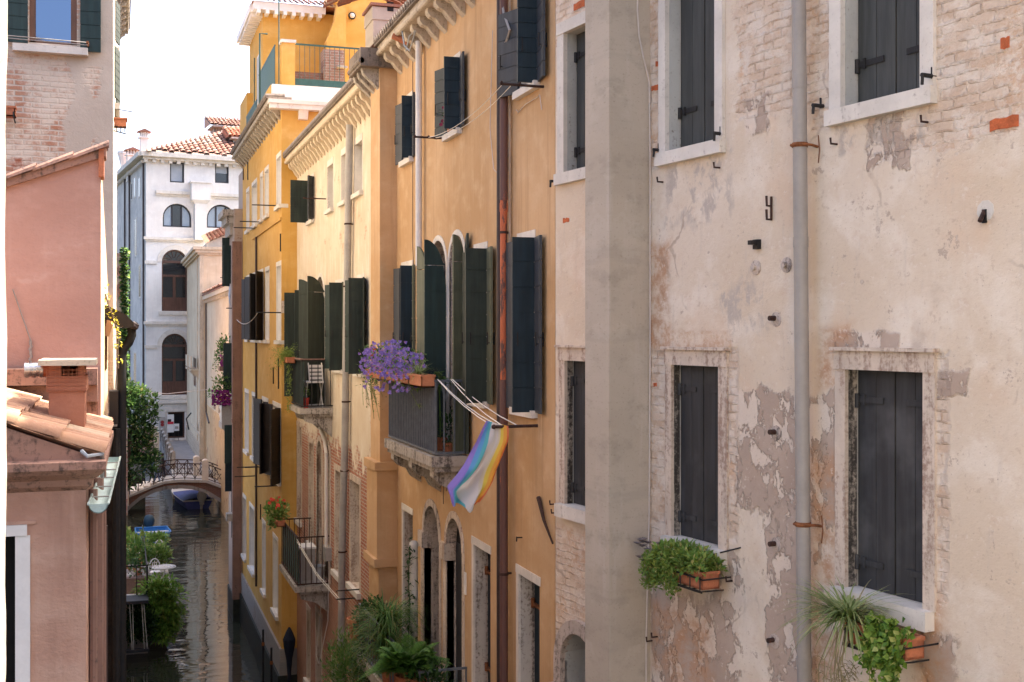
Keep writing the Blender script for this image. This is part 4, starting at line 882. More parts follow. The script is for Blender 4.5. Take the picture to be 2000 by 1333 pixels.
m.put(m.b.inputs['Base Color'], rp_.outputs[0]); m.b.inputs['Roughness'].default_value = .8
tr = m.n('ShaderNodeBsdfTranslucent', {'Color': rp_.outputs[0]}); ms = m.n('ShaderNodeMixShader', {0: .4, 1: m.b.outputs[0], 2: tr.outputs[0]}); m.t.links.new(ms.outputs[0], m.t.nodes['Material Output'].inputs[0]); M['flag'] = m.mat
fpl = YF(s_ + .0)                                  # the cloth hangs in a rippled sheet about the bracket's plane
def fpt(px, py, off): x, z = fpl.sz(px, py); return Vector((x, s_ + off, z))
Lft = [(950, 822), (932, 862), (905, 905), (885, 930), (868, 948), (872, 975)]; Rgt = [(990, 832), (988, 860), (974, 900), (957, 938), (935, 966), (918, 984)]
NU, NV = 28, 24
def along(pts, t):
    x = t * (len(pts) - 1); i = min(int(x), len(pts) - 2); g = x - i; return (pts[i][0] * (1 - g) + pts[i + 1][0] * g, pts[i][1] * (1 - g) + pts[i + 1][1] * g)
me = bpy.data.meshes.new('flag'); vv = []; uu = []; ff = []
for j in range(NV + 1):
    v = j / NV; l_, r__ = along(Lft, v), along(Rgt, v)
    for i in range(NU + 1):
        u = i / NU; sag = 10 * v * math.sin(math.pi * u) + (7 * math.sin(u * 9 + 1) * (1 if v > .93 else 0)); px, py = l_[0] * (1 - u) + r__[0] * u, l_[1] * (1 - u) + r__[1] * u + sag
        off = .07 * math.sin(u * 11 + v * 4.2) * (.35 + v) + .035 * math.sin(u * 23 - v * 7) * v + .04 * math.sin(v * 9 + u * 4) + .10 * v * math.sin(u * 3.1 + .6) - .25 * v; vv.append(fpt(px, py, off) - tip)
        k = u + (.16 * math.sin(v * 3.4 + u * 2.0) * v + .05 * math.sin(v * 8 + u * 5)) * (.5 - abs(u - .5)) * 2; uu.append((max(0, min(1, k)), v))
for j in range(NV):
    for i in range(NU): ff.append([j * (NU + 1) + i, j * (NU + 1) + i + 1, (j + 1) * (NU + 1) + i + 1, (j + 1) * (NU + 1) + i])
me.from_pydata([tuple(q) for q in vv], [], ff); uvl = me.uv_layers.new(name='UVMap')
for lp in me.loops: uvl.data[lp.index].uv = uu[lp.vertex_index]
me.polygons.foreach_set('use_smooth', [True] * len(ff)); me.materials.append(M['flag']); fo = bpy.data.objects.new('flag', me); COL.objects.link(fo); fo.location = tip
tag(fo, 'rainbow striped flag hanging from an iron bracket on the orange wall', 'flag')

# lower terrace with its planting (bottom of the view)
Xt = Xb - .25; Yt0, Yt1 = FO.s(912), XF(Xt).s(700); zt0 = zG - .02
mb = MB(); mb.fbox(FO, Yt0 - .03, Yt1, zt0 - .2, zt0, -.05, XO - Xt + .03); mb.fbox(FO, Yt0 + .3, Yt0 + .6, zt0 - .9, zt0 - .2, -.05, XO - Xt - .2); mb.fbox(FO, Yt1 - .9, Yt1 - .6, zt0 - .9, zt0 - .2, -.05, XO - Xt - .2)
ter = mb.build('terrace', M['stone_balcony'], house_o)
mb = MB(); zq = zt0 + .92
for z in (zq, zt0 + .08): mb.fbox(FO, Yt0, Yt1, z - .02, z + .015, XO - Xt - .04, XO - Xt); mb.fbox(FO, Yt0, Yt0 + .03, z - .02, z + .015, 0, XO - Xt - .042)
for k in range(24): y = Yt0 + .02 + (Yt1 - Yt0 - .04) * k / 23; mb.fbox(FO, y - .01, y + .01, zt0 + .09, zq - .02, XO - Xt - .03, XO - Xt - .01)
for k in range(5): mb.fbox(FO, Yt0 + .005, Yt0 + .025, zt0 + .09, zq - .02, (XO - Xt) * k / 5, (XO - Xt) * k / 5 + .02)
mb.build('railing', M['railgrey'], ter)
def pxy(px, X): return XF(X).s(px)
yy = pxy(728, 4.5); zz_ = XF(4.5).z(725, 1178)
t = thing('potted_shrub', 'dark clipped rounded shrub at the back of the planted terrace', 'shrub', (4.62, yy, zt0))
mb = MB(); pot(mb, Vector((4.62, yy, zt0)), .22, .4); mb.build('pot', M['terracotta'], t)
mb = MB(); mb.tube([(4.62, yy, zt0 + .3), (4.62, yy, zz_ - .5)], .03, 6); mb.build('stem', M['bark'], t)
mb = MB(); mb.leaves((4.5, yy, zz_ - .3), (.36, .42, .42), 1700, .065, rnd, .6, .5); mb.leaves((4.5, yy - .1, zz_ - 1.0), (.42, .5, .65), 1700, .07, rnd, .6, .45); mb.build('foliage', M['leaf_dark'], t)
yy = pxy(752, 4.3); zz_ = XF(4.3).z(752, 1215)
t = thing('potted_grass', 'arching fountain of fine green grass on the terrace', 'potted plant', (4.3, yy, zt0))
mb = MB(); pot(mb, Vector((4.42, yy, zt0)), .2, .42); mb.build('pot', M['terracotta'], t)
mb = MB()
for k in range(620):
    g = rnd.uniform(0, 6.28); mb.blade(Vector((4.36 + rnd.uniform(-.12, .1), yy + rnd.uniform(-.12, .12), zt0 + .4 + rnd.uniform(0, .8))), Vector((math.cos(g), math.sin(g), rnd.uniform(1.0, 2.6))), rnd.uniform(.6, 1.1), .022, rnd.uniform(1.6, 3.2), rnd, 0, 7)
mb.build('blades', M['leaf_mid'], t)
yy = pxy(705, 4.55)
t = thing('potted_shrub', 'feathery green bush spilling over the far end of the terrace', 'shrub', (4.5, yy, zt0))
mb = MB(); pot(mb, Vector((4.5, yy, zt0)), .22, .42); mb.build('pot', M['terracotta'], t)
mb = MB(); zq_ = XF(4.55).z(705, 1265); mb.leaves((4.28, yy - .2, zq_ - .5), (.5, .75, .95), 4600, .09, rnd, .28, .35, up=.5); mb.tube([(4.5, yy, zt0 + .3), (4.45, yy, zq_ - .6)], .03, 5); mb.build('foliage', M['leaf_mid'], t)
yy = pxy(796, 4.25); zb_ = XF(4.25).z(796, 1318)
t = thing('potted_fern', 'bright green sword fern at the front of the terrace', 'potted plant', (4.38, yy, zt0))
mb = MB(); pot(mb, Vector((4.30, yy, zt0)), .24, max(.3, zb_ - zt0)); mb.build('pot', M['terracotta'], t)
mb = MB()
for k in range(120):
    g = rnd.uniform(0, 6.28); d = Vector((math.cos(g), math.sin(g), rnd.uniform(.35, 2.2))).normalized(); L = rnd.uniform(.55, .95); dr = rnd.uniform(.25, .7); p0 = Vector((4.25, yy, zb_ + .02)); sd = d.cross(Vector((0, 0, 1))).normalized()
    for e in range(26):
        tt = .08 + .92 * e / 26; p = p0 + d * L * tt + Vector((0, 0, -dr * L * tt * tt)); wl = .17 * math.sin(math.pi * min(1, tt * .9 + .12)) + .015
        for sg in (1, -1): mb.leaf(p, sd * sg + d * .55, Vector((0, 0, 1)), wl, .028)
mb.build('fronds', M['leaf_fern'], t)
yy = pxy(838, 4.5); t = thing('potted_shrub', 'dark low foliage in front of the first arched door', 'shrub', (4.55, yy, zt0))
mb = MB(); pot(mb, Vector((4.55, yy, zt0)), .2, .35); mb.build('pot', M['terracotta'], t); mb = MB(); mb.leaves((4.5, yy, zt0 + .68), (.35, .45, .4), 700, .1, rnd, .4, .3); mb.build('foliage', M['leaf_dark'], t)
# roof furniture: grey chimney with a tiled hood, orange vent pipe
yc = Y_oend - .2; fc = YF(yc); x0, x1 = fc.s(729), fc.s(784); z0_, z1_ = 16.9, fc.z(750, 12)
ch = MB(); ch.box(x0, x1, yc, yc + .8, z0_, fc.z(750, 40)); ch.box(x0 - .02, x1 + .02, yc - .02, yc + .82, fc.z(750, 40) + .002, fc.z(750, 15))
cho = ch.build('chimney', stucco('grey_chimney_render', (.42, .37, .32), None, None, .3), house_o, fac=fc)
ch = MB(); ch.box(fc.s(756), fc.s(768), yc - .03, yc + .1, fc.z(750, 22), fc.z(750, 4)); ch.build('vent', M['dark'], cho)
ch = MB(); zt_ = fc.z(750, 13); ch.box(x0 - .06, x1 + .06, yc - .06, yc + .86, zt_, zt_ + .05); coppi(ch, (x0 - .3, yc - .1, zt_ + .42), (0, 1, 0), (-.5 * 0 - .55, 0, -.35), (-.3, 0, 1), 5, 2, .19, .3, rnd); coppi(ch, ((x0 + x1) / 2 - .1, yc - .15, zt_ + .46), (0, 1, 0), (-.9, 0, -.4), (-.4, 0, 1), 6, 3, .17, .26, rnd); coppi(ch, ((x0 + x1) / 2 - .1, yc - .15, zt_ + .46), (0, 1, 0), (.9, 0, -.4), (.4, 0, 1), 6, 3, .17, .26, rnd)
ch.build('chimney_hood', M['tile_far'], cho)
yv = 21.0; fv = YF(yv); ch = MB(); ch.tube([(fv.s(838), yv, 16.9), (fv.s(838), yv, 18.6)], .085, 12); ch.build('vent_pipe', plain('orange_pipe', (.48, .14, .05), .5, .2, 3), house_o, smooth=True)
s_, z_ = FO.sz(786, 82, .3); ch = MB(); ch.tube([FO.P(s_, z_, .2), FO.P(s_ + .1, z_ + .12, .45)], .06, 8); ch.build('tile_stub', M['terracotta'], house_o)

# ================================================================== the narrow cream house with flaking render
Y_c0, Y_c1 = Y_oend, YF(0).p.y + 35.92
m = NT('flaking_cream_render'); uv = m.uv(); U, V_, _ = m.sep(uv); n1 = m.noise(uv, .9, 6, .62, .3); n2 = m.noise(uv, 4, 6, .66); n3 = m.noise(uv, 16, 5, .7); dr = m.noise(m.scl(uv, (4, .6, 1)), 1.1, 6, .66)
c = m.mix(m.ss(n1, .35, .65), (.65, .565, .44), (.59, .485, .355)); c = m.mix(m.math('MULTIPLY', m.ss(dr, .5, .66), .65), c, (.72, .67, .58)); c = m.mix(m.math('MULTIPLY', m.ss(n2, .55, .72), .5), c, (.52, .39, .27))
b1, f1 = bricknodes(m, uv, (.32, .10, .06), (.42, .18, .11), (.44, .36, .29), .27, .08, .014, .03)
b1 = m.mix(m.math('MULTIPLY', m.ss(n2, .55, .68), .55), b1, (.50, .42, .35))
low = m.math('ADD', m.math('SUBTRACT', 8.75, V_), m.math('MULTIPLY', m.math('SUBTRACT', m.math('ADD', m.math('MULTIPLY', n1, .6), m.math('MULTIPLY', n2, .4)), .5), 5.0)); bm = m.ss(low, -.1, .25)
up = m.ss(m.math('ADD', m.math('MULTIPLY', m.noise(m.addv(uv, (11, 4, 0)), .8, 6, .62), .7), m.math('MULTIPLY', n2, .3)), .58, .61); bm2 = m.math('MULTIPLY', up, .75)
c = m.mix(bm2, c, m.mix(.55, b1, (.60, .45, .32))); c = m.mix(bm, c, b1); c = m.mix(m.math('MULTIPLY', m.ss(n3, .58, .7), .3), c, (.34, .25, .17))
M['cream'] = m.done(c, .92, m.bump(m.math('SUBTRACT', m.math('ADD', n2, m.math('MULTIPLY', n3, .4)), m.math('MULTIPLY', bm, m.math('ADD', .4, f1))), .6, .02))
house_c = thing('cream_house', 'narrow cream house with flaking render over red brick and a row of tall dark shutters', 'house', (XO, 30, 0))
def opC(pl_, pr_, zb, zt, arch=False, dep=.26): return (FO.s(pr_), FO.s(pl_), zb, zt, arch, dep)
zAt, zAb = FO.z(709, 272), FO.z(709, 372)
W_CT = [opC(603, 613, zAb, zAt), opC(640, 651, zAb, zAt), opC(667, 677, zAb, zAt), opC(693, 708, zAb, zAt)]
zBt, zBb = 12.65, 10.62
W_CM = [opC(574, 584, 9.62, zBt), opC(598, 606, 9.62, zBt), opC(617, 634, 9.62, 13.0, True), opC(656, 672, zBb, zBt), opC(698, 712, zBb, zBt)]
W_CG = [opC(581, 589, 5.9, 8.7, False, .3), opC(604, 612, 5.6, 8.4, False, .3), opC(620, 630, 5.1, 8.6, True, .3), opC(636, 645, 5.1, 8.6, True, .3), opC(655, 668, 5.6, 8.1, False, .3), opC(685, 703, 5.7, 8.1, False, .3), opC(600, 606, 1.6, 3.6, False, .2), opC(618, 628, 1.4, 3.9, False, .2), opC(650, 660, .4, 3.2, False, .2)]
mb = MB(); sheet(mb, FO, Y_c0 + .004, Y_c1 + .3, -1.5, 16.55, W_CT + W_CM + W_CG, .26, 0, 1)
for q in (Y_c0 + .004, Y_c1 + .3): mb.poly([FO.P(q, -1.5), FO.P(q, 16.55), FO.P(q, 16.55, -8), FO.P(q, -1.5, -8)], 0)
mb.poly([FO.P(Y_c0, -1.5, -8), FO.P(Y_c1, -1.5, -8), FO.P(Y_c1, 16.55, -8), FO.P(Y_c0, 16.55, -8)], 0)
mb.build('wall', [M['cream'], M['stone_pale']], house_c, fac=FO)
M['cornice_cream'] = stonemat('cream_cornice_stone', (.60, .50, .37), (.30, .23, .16), .4)
cornice(house_c, FO, Y_flend + .1, Y_c1 - .05, 16.78, 26, .36, 'cornice_cream', ch=.42, cw=.15)
mb = MB(); mb.hexa([(XO - .42, Y_c0, 16.86), (XO - .42, Y_c1, 16.86), (XO + 8, Y_c1, 16.86), (XO + 8, Y_c0, 16.86), (XO - .36, Y_c0, 16.9), (XO - .36, Y_c1, 16.9), (XO + 4, Y_c1, 18.3), (XO + 4, Y_c0, 18.3)]); mb.build('roof', M['tile_far'], house_c)
ventian(house_c, FO, *W_CT[0][:4], None, [('n', 40, .3, 'sh_slate'), ('f', 92, .5, 'sh_dkolive')], nb=5)
for q in W_CT[1:]:
    wn = ventian(house_c, FO, *q[:4], None, [], pane='whitecurtain', dep=.18)
s_, z_ = FO.sz(637, 389); bar(637, 389, 0, 592, 'line_bracket', '', house_c, FO.dep(592, s_))
for k, q in enumerate(W_CM):
    if k == 2:
        mb = MB(); arch_ring(mb, FO, q[0], q[1], q[3], .1, -.02, .012, 0, zfoot=q[2]); wn = mb.build('window', M['stone'], house_c); mb = MB(); mb.fbox(FO, q[0], q[1], q[2], q[3], -.28, -.25); mb.build('pane', M['dark'], wn)
        archleaf(FO, q[0], q[1], q[2], q[3], 'n', 60, .55, 'sh_dkolive', wn, .6); archleaf(FO, q[0], q[1], q[2], q[3], 'f', 50, .5, 'sh_dkolive', wn, .6)
    else:
        ventian(house_c, FO, *q[:4], None, [('n', 92, .42 if k < 2 else .34, 'sh_dkolive'), ('n', 14, .5, 'sh_dkolive' if k != 3 else 'sh_olive'), ('f', 20, .45, 'sh_green')], nb=8, sill=k > 2)
for k, q in enumerate(W_CG):
    a, b, zb, zt, ar, dp_ = q
    if ar:
        mb = MB(); arch_ring(mb, FO, a, b, zt, .14, -.03, .025, 0, zfoot=zb); wn = mb.build('window', M['stone_pale'], house_c)
    else:
        mb = MB(); mb.fbox(FO, b - .003, b + .12, zb, zt - .003, -.1, .012); mb.fbox(FO, a - .12, a + .003, zb, zt - .003, -.1, .012); mb.fbox(FO, a - .14, b + .14, zt - .003, zt + .14, -.1, .02)
        wn = mb.build('window', M['stone_pale'], house_c); mb = MB(); mb.fbox(FO, a - .14, b + .14, zb - .13, zb - .002, -.25, .10); mb.build('sill', M['stone'], wn)
    mb = MB(); mb.fbox(FO, a, b, zb, zt, -dp_ - .03, -dp_ + .01); mb.build('pane', M['dark'] if k in (6, 7, 8) else M['whitecurtain'] if k in (0, 1, 4, 5) else M['dark'], wn)
# upper balcony
def balcony(parent, px_wall, px_out, px_far, zfl, zrl, panel, railm, wood=None, nb_side=4, sl=.14):
    y0 = FO.s(px_wall); xo = YF(y0).s(px_out); y1 = XF(xo).s(px_far); p = XO - xo
    mb = MB(); mb.fbox(FO, y0 - .04, y1 + .04, zfl - sl, zfl, -.04, p + .05); mb.fbox(FO, y0 + .02, y1 - .02, zfl - sl - .07, zfl - sl - .003, -.04, p * .9)
    b_ = mb.build('balcony', M['stone_balcony'], parent); f0 = None
    for y in (y0 + .1, y1 - .32):
        if f0 is None: mb = MB(); mb.prism([FO.P(y, z, e) for e, z in ((-.02, zfl - sl - .07), (p * .9, zfl - sl - .07), (p * .85, zfl - sl - .2), (p * .4, zfl - sl - .32), (-.02, zfl - sl - .62))], (0, .2, 0)); f0 = mb.build('bracket', M['stone_balcony'], b_); yy0 = y
        else: copy_part(f0, b_, (0, y - yy0, 0))
    mb = MB()
    for z in (zrl, zfl + .06): mb.fbox(FO, y0, y1, z - .02, z + .012, p - .035, p); mb.fbox(FO, y0, y0 + .03, z - .02, z + .012, 0, p - .037); mb.fbox(FO, y1 - .03, y1, z - .02, z + .012, 0, p - .037)
    for k in range(nb_side): x = p * (k + .3) / nb_side; mb.fbox(FO, y0 + .005, y0 + .025, zfl + .073, zrl - .02, x, x + .02); mb.fbox(FO, y1 - .025, y1 - .005, zfl + .073, zrl - .02, x, x + .02)
    for k in range(9): y = y0 + .02 + (y1 - y0 - .04) * k / 8; mb.fbox(FO, y - .01, y + .01, zfl + .073, zrl - .02, p - .03, p - .01)
    mb.build('railing', M[railm], b_)
    mb = MB(); mb.fbox(FO, y0 + .03, y1 - .03, zfl + .08, zrl - .03, p - .05, p - .037); mb.build('screen', M[panel], b_)
    if wood: mb = MB(); mb.fbox(FO, y0 - .02, y1 + .02, zrl + .014, zrl + .045, p - .07, p + .03); mb.fbox(FO, y0 - .02, y0 + .07, zrl + .014, zrl + .045, 0, p - .072); mb.build('handrail', M[wood], b_)
    return y0, y1, xo, p, b_
M['handwood'] = woodpaint('handrail_wood', (.22, .12, .09), None, .3)
uy0, uy1, ux, up_, ub = balcony(house_c, 650, 589, 569, 9.60, 10.80, 'railgreen', 'iron', 'handwood', 5)
t = thing('patio_table', 'white slatted folding chair and table stacked on the green screened balcony', 'table', (XO - .4, uy0 + .6, 9.6))
mb = MB(); mb.box(XO - .62, XO - .16, uy0 + .3, uy0 + .85, 10.22, 10.26)
mb.build('tabletop', M['white'], t); mb = MB()
for x in (XO - .58, XO - .2): mb.tube([(x, uy0 + .33, 9.6), (x, uy0 + .8, 10.22)], .016, 5); mb.tube([(x, uy0 + .8, 9.6), (x, uy0 + .33, 10.22)], .016, 5)
mb.build('crossed_legs', M['white'], t)
mb = MB()
for k in range(4): mb.box(XO - .50, XO - .14, uy0 + .62 + .03 * k, uy0 + .66 + .03 * k, 10.30 + .1 * k, 10.37 + .1 * k)
for x in (XO - .5, XO - .16): mb.tube([(x, uy0 + .55, 10.26), (x, uy0 + .78, 10.72)], .016, 5)
mb.build('slatted_back', M['white'], t)
t = thing('flower_pot', 'small red pot with a sprig of green on the green screened balcony', 'flower pot', (ux + .14, uy0 + .2, 9.6)); mb = MB(); pot(mb, Vector((ux + .14, uy0 + .2, 9.6)), .08, .26); mb.build('pot', plain('red_pot', (.45, .05, .04), .5, .15, 8), t); mb = MB(); mb.leaves((ux + .14, uy0 + .2, 9.98), (.09, .09, .14), 60, .06, rnd); mb.build('foliage', M['leaf_mid'], t)
t = thing('hanging_plant', 'feathery yellow green asparagus fern spilling over the green balcony rail', 'plant', (ux - .05, uy1 - .2, 10.8))
mb = MB(); trough(mb, XF(ux), uy1 - .75, uy1 + .05, 10.7, .16, .0, .2); mb.build('box', M['terracotta'], t)
mb = MB()
for k in range(75):
    p0 = Vector((ux - .08 + rnd.uniform(-.05, .05), uy1 - .3 + rnd.uniform(-.3, .3), 10.85)); d = Vector((rnd.uniform(-1, .25), rnd.uniform(-.3, 1), rnd.uniform(.3, 1.2))).normalized(); L = rnd.uniform(.4, .75); dp_ = rnd.uniform(.3, 1.3)
    for e in range(30): tt = rnd.random(); mb.leaf(p0 + d * L * tt + Vector((0, 0, -dp_ * tt * tt * L)) + Vector((rnd.gauss(0, .04), rnd.gauss(0, .04), rnd.gauss(0, .04))), Vector((rnd.uniform(-1, 1), rnd.uniform(-1, 1), rnd.uniform(-1, .6))), Vector((0, 0, 1)), .06, .018)
for k in range(260): mb.leaf(Vector((ux - .07 + rnd.uniform(-.06, .04), uy1 + rnd.uniform(-.5, .1), 9.4 + 1.4 * rnd.random())), Vector((rnd.uniform(-1, .3), rnd.uniform(-1, 1), rnd.uniform(-1, .3))), Vector((0, 0, 1)), .07, .03)
mb.build('foliage', [M['leaf_yellow']], t)
ly0, ly1, lx, lp_, lb = balcony(house_c, 644, 580, 549, 5.05, 6.30, 'railgreen', 'ironred', None, 6)
t = thing('air_conditioner', 'grey box shaped outdoor unit standing on the lower balcony', 'air conditioner', (lx + .3, ly0 + .55, 5.05)); mb = MB(); mb.box(lx + .1, lx + .5, ly0 + .25, ly0 + .85, 5.05, 5.95); mb.build('case', M['zinc2'], t); mb = MB(); mb.box(lx + .07, lx + .53, ly0 + .22, ly0 + .88, 5.952, 6.0); mb.build('lid', M['white'], t); mb = MB(); mb.box(lx + .16, lx + .44, ly0 + .24, ly0 + .248, 5.15, 5.8); mb.build('grille', M['zinc'], t)
t = thing('washtub', 'pale round tub beside the grey unit on the lower balcony', 'tub', (XO - .28, ly0 + .4, 5.05)); mb = MB(); mb.lathe((XO - .28, ly0 + .4, 5.05), [(.17, 0), (.22, .42), (.24, .43), (.2, .42), (.15, .03), (0, .03)], 16); mb.build('tub', M['whitecurtain'], t)
t = thing('flower_box', 'trailing orange red geraniums in a box on the far end of the lower balcony', 'flower box', (lx - .05, ly1 - .2, 6.3)); mb = MB(); trough(mb, XF(lx), ly1 - .9, ly1, 6.24, .16, .0, .22); mb.build('box', M['terracotta'], t)
mb = MB(); mb.leaves((lx - .14, ly1 - .1, 6.52), (.34, .7, .34), 900, .10, rnd, .7, .2); mb.leaves((lx - .22, ly1 + .2, 6.25), (.16, .3, .3), 160, .08, rnd, .7, .2); mb.build('foliage', M['leaf_bright'], t)
flower_heads(t, 'flower', plain('petal_orange_red', (.55, .05, .03), .6, .2, 30), [Vector((lx - .12 + rnd.uniform(-.22, .22), ly1 - .1 + rnd.uniform(-.5, .5), 6.7 + rnd.uniform(-.05, .2))) for k in range(24)], .05, rnd)
s_ = FO.s(660); mb = MB(); mb.tube([FO.P(FO.s(645), 8.4, .1), FO.P(FO.s(645), 6.0, .1)], .045, 8); mb.tube([FO.P(FO.s(626), 9.1, .08), FO.P(FO.s(641), 8.72, .1), FO.P(FO.s(645), 8.4, .1)], .045, 8); mb.build('white_drainpipe', M['whitepipe'], house_c, smooth=True)
mb = MB(); mb.fbox(FO, FO.s(648), FO.s(641), 5.72, 6.05, 0, .16); mb.build('meter_box', M['zinc2'], house_c)
# grey rain pipe (drifts away from the flue going down)
zz1, zz2 = FO.z(682, 245, .12), FO.z(680, 850, .12)
mb = MB(); mb.tube([FO.P(FO.s(683, .12), zz1, .12), FO.P(FO.s(677, .12), FO.z(677, 620, .12), .12), FO.P(FO.s(674, .12), zz2, .12), FO.P(FO.s(668, .12), FO.z(668, 1080, .12), .12), FO.P(FO.s(664, .12), 1.0, .12)], .085, 12)
dpc = mb.build('drainpipe', M['zinc2'], house_c, smooth=True)
for py, px in ((438, 680), (560, 678), (785, 675), (920, 672), (1078, 668), (1250, 666)):
    z_ = FO.z(px, py, .12); s_ = FO.s(px, .12); mb = MB(); mb.tube([FO.P(s_, z_ - .02, .12), FO.P(s_, z_ + .02, .12)], .093, 12); mb.fbox(FO, s_ - .02, s_ + .02, z_ - .012, z_ + .012, -.01, .05); mb.build('bracket', M['ironred'], dpc)
for py in (1141, 1157): z_ = FO.z(690, py); s_ = FO.s(700); mb = MB(); mb.tube([FO.P(s_, z_, -.02), FO.P(s_, z_, .5)], .016, 5); mb.build('line_bracket', M['iron'], house_c)
mb = MB(); pa, pb_ = FO.P(ly0, 6.2, lp_), FO.P(FO.s(700), FO.z(700, 1175), .4)
for e in (0, .06): mb.tube([pa + Vector((0, 0, e)), (pa + pb_) / 2 + Vector((0, 0, e - .15)), pb_ + Vector((0, 0, e))], .008, 4)
mb.build('clothes_line', M['rope'], None, loc=tuple(pa)); tag(bpy.data.objects['clothes_line.001'] if 'clothes_line.001' in bpy.data.objects else bpy.context.scene.objects[-1], 'slack white line from the lower balcony rail to brackets by the grey pipe', 'clothes line')
mb = MB(); mb.tube([FO.P(FO.s(640), 5.6, .08), FO.P(FO.s(636), 4.4, .12), FO.P(FO.s(640), 3.2, .3), FO.P(FO.s(646), 3.1, .3), FO.P(FO.s(648), 4.2, .1), FO.P(FO.s(648), 5.7, .06)], .012, 5); mb.build('cable', M['cable_w'], house_c, smooth=True)

# ================================================================== the golden yellow house with a roof terrace
Ys = Y_c1; XY = YF(Ys).s(550); FY = XF(XY); Yy1 = FY.s(474)
house_y = thing('yellow_house', 'golden yellow house with a railed roof terrace and dark brown shutters', 'house', (XY, (Ys + Yy1) / 2, 0))
def opY(pl_, pr_, zb, zt, dep=.24): return (FY.s(pr_), FY.s(pl_), zb, zt, False, dep)
def zY(px, py): return FY.z(px, py)
rows = []
A = [(482, 487, 'pale'), (493, 502, 'pale'), (509, 514, 'pale'), (518, 525, 'pale'), (541, 549, 'pale')]; zA = (zY(545, 402), zY(545, 308))
B = [(482, 487, 'brown'), (494, 503, 'brown'), (505, 514, 'brown'), (519, 526, 'pale'), (541, 549, 'pale')]; zB = (zY(545, 665), zY(545, 520))
Cc = [(479, 486, 'pale'), (493, 501, 'blue'), (513, 524, 'brown'), (534, 548, 'brown')]; zC = (zY(541, 935), zY(541, 795))
Dd = [(475, 481, 'brick'), (488, 497, 'pale'), (513, 519, 'pale'), (534, 543, 'pale')]; zD = (zY(492, 1112), zY(492, 992))
WY = []
for L_, zz in ((A, zA), (B, zB), (Cc, zC), (Dd, zD)):
    for q in L_: WY.append((opY(q[0], q[1], *zz), q[2]))
zst = zY(500, 1170)                                 # top of the stone base
mb = MB(); sheet(mb, FY, Ys, Yy1, zst, 18.3, [q[0] for q in WY], .24, 0, 1)
mb.poly([FY.P(Ys, zst), FY.P(Ys, 18.3), FY.P(Ys, 18.3, -9), FY.P(Ys, zst, -9)], 0); mb.poly([FY.P(Yy1, -1.5), FY.P(Yy1, 18.3), FY.P(Yy1, 18.3, -9), FY.P(Yy1, -1.5, -9)], 0); mb.poly([FY.P(Ys, 18.29, 0), FY.P(Yy1, 18.29, 0), FY.P(Yy1, 18.29, -9), FY.P(Ys, 18.29, -9)], 0)
mb.poly([FY.P(Ys, 0, -9), FY.P(Yy1, 0, -9), FY.P(Yy1, 18.3, -9), FY.P(Ys, 18.3, -9)], 0)
mb.build('wall', [M['yellow'], M['white']], house_y, fac=Fac((XY, 0), (.7, .72), (-.72, .7)))
M['base_stone'] = brickmat('mossy_brick_base', (.23, .17, .14), (.30, .22, .19), (.26, .23, .20), (.30, .28, .26), .5, .26, .08)
M['algae'] = plain('algae_stone', (.018, .022, .016), .55, .4, 5, .5)
mb = MB(); mb.fbox(FY, Ys - .02, Yy1, 1.15, zst, -9, .06); mb.build('stone_base', M['base_stone'], house_y, fac=FY); mb = MB(); mb.fbox(FY, Ys - .05, Yy1, -1.5, 1.15, -9, .12); mb.build('algae_band', M['algae'], house_y)
for (q, kind) in WY:
    a, b, zb, zt, _, dp_ = q; mb = MB(); mb.fbox(FY, a - .08, b + .08, zt - .003, zt + .14, -.02, .02); mb.fbox(FY, b - .003, b + .08, zb, zt, -.02, .015); mb.fbox(FY, a - .08, a + .003, zb, zt, -.02, .015); wn = mb.build('window', M['stone'], house_y)
    mb = MB(); mb.fbox(FY, a - .12, b + .12, zb - .12, zb - .002, -.2, .09); mb.build('sill', M['stone'], wn)
    mb = MB(); mb.fbox(FY, a, b, zb, zt, -dp_ - .03, -dp_); mb.build('pane', {'pale': M['whitecurtain'], 'brown': M['dark'], 'blue': plain('pale_blue_board', (.30, .38, .42), .6, .1, 3), 'brick': M['brick_far']}[kind], wn)
    if kind == 'brown':
        for wh, an in (('n', 25), ('f', 12)):
            h = FY.P(a - .01, 0, .02) if wh == 'n' else FY.P(b + .01, 0, .02); dv = (-FY.u if wh == 'n' else FY.u) * math.cos(R_(an)) + FY.n * math.sin(R_(an))
            leaf_shutter((h.x, h.y), (dv.x, dv.y), (b - a) * .52, zb - .03, zt + .03, 9).build('shutter', M['sh_brown'], wn)
        leaf_shutter((FY.P(a, 0, .02).x, FY.P(a, 0, .02).y), (-1, 0.08), .15, zb - .03, zt + .03, 9).build('shutter', M['sh_brown'], wn)
cornice(house_y, FY, Ys + .02, Yy1, 18.56, 18, .40, 'stone_balcony', ch=.36, cw=.2)
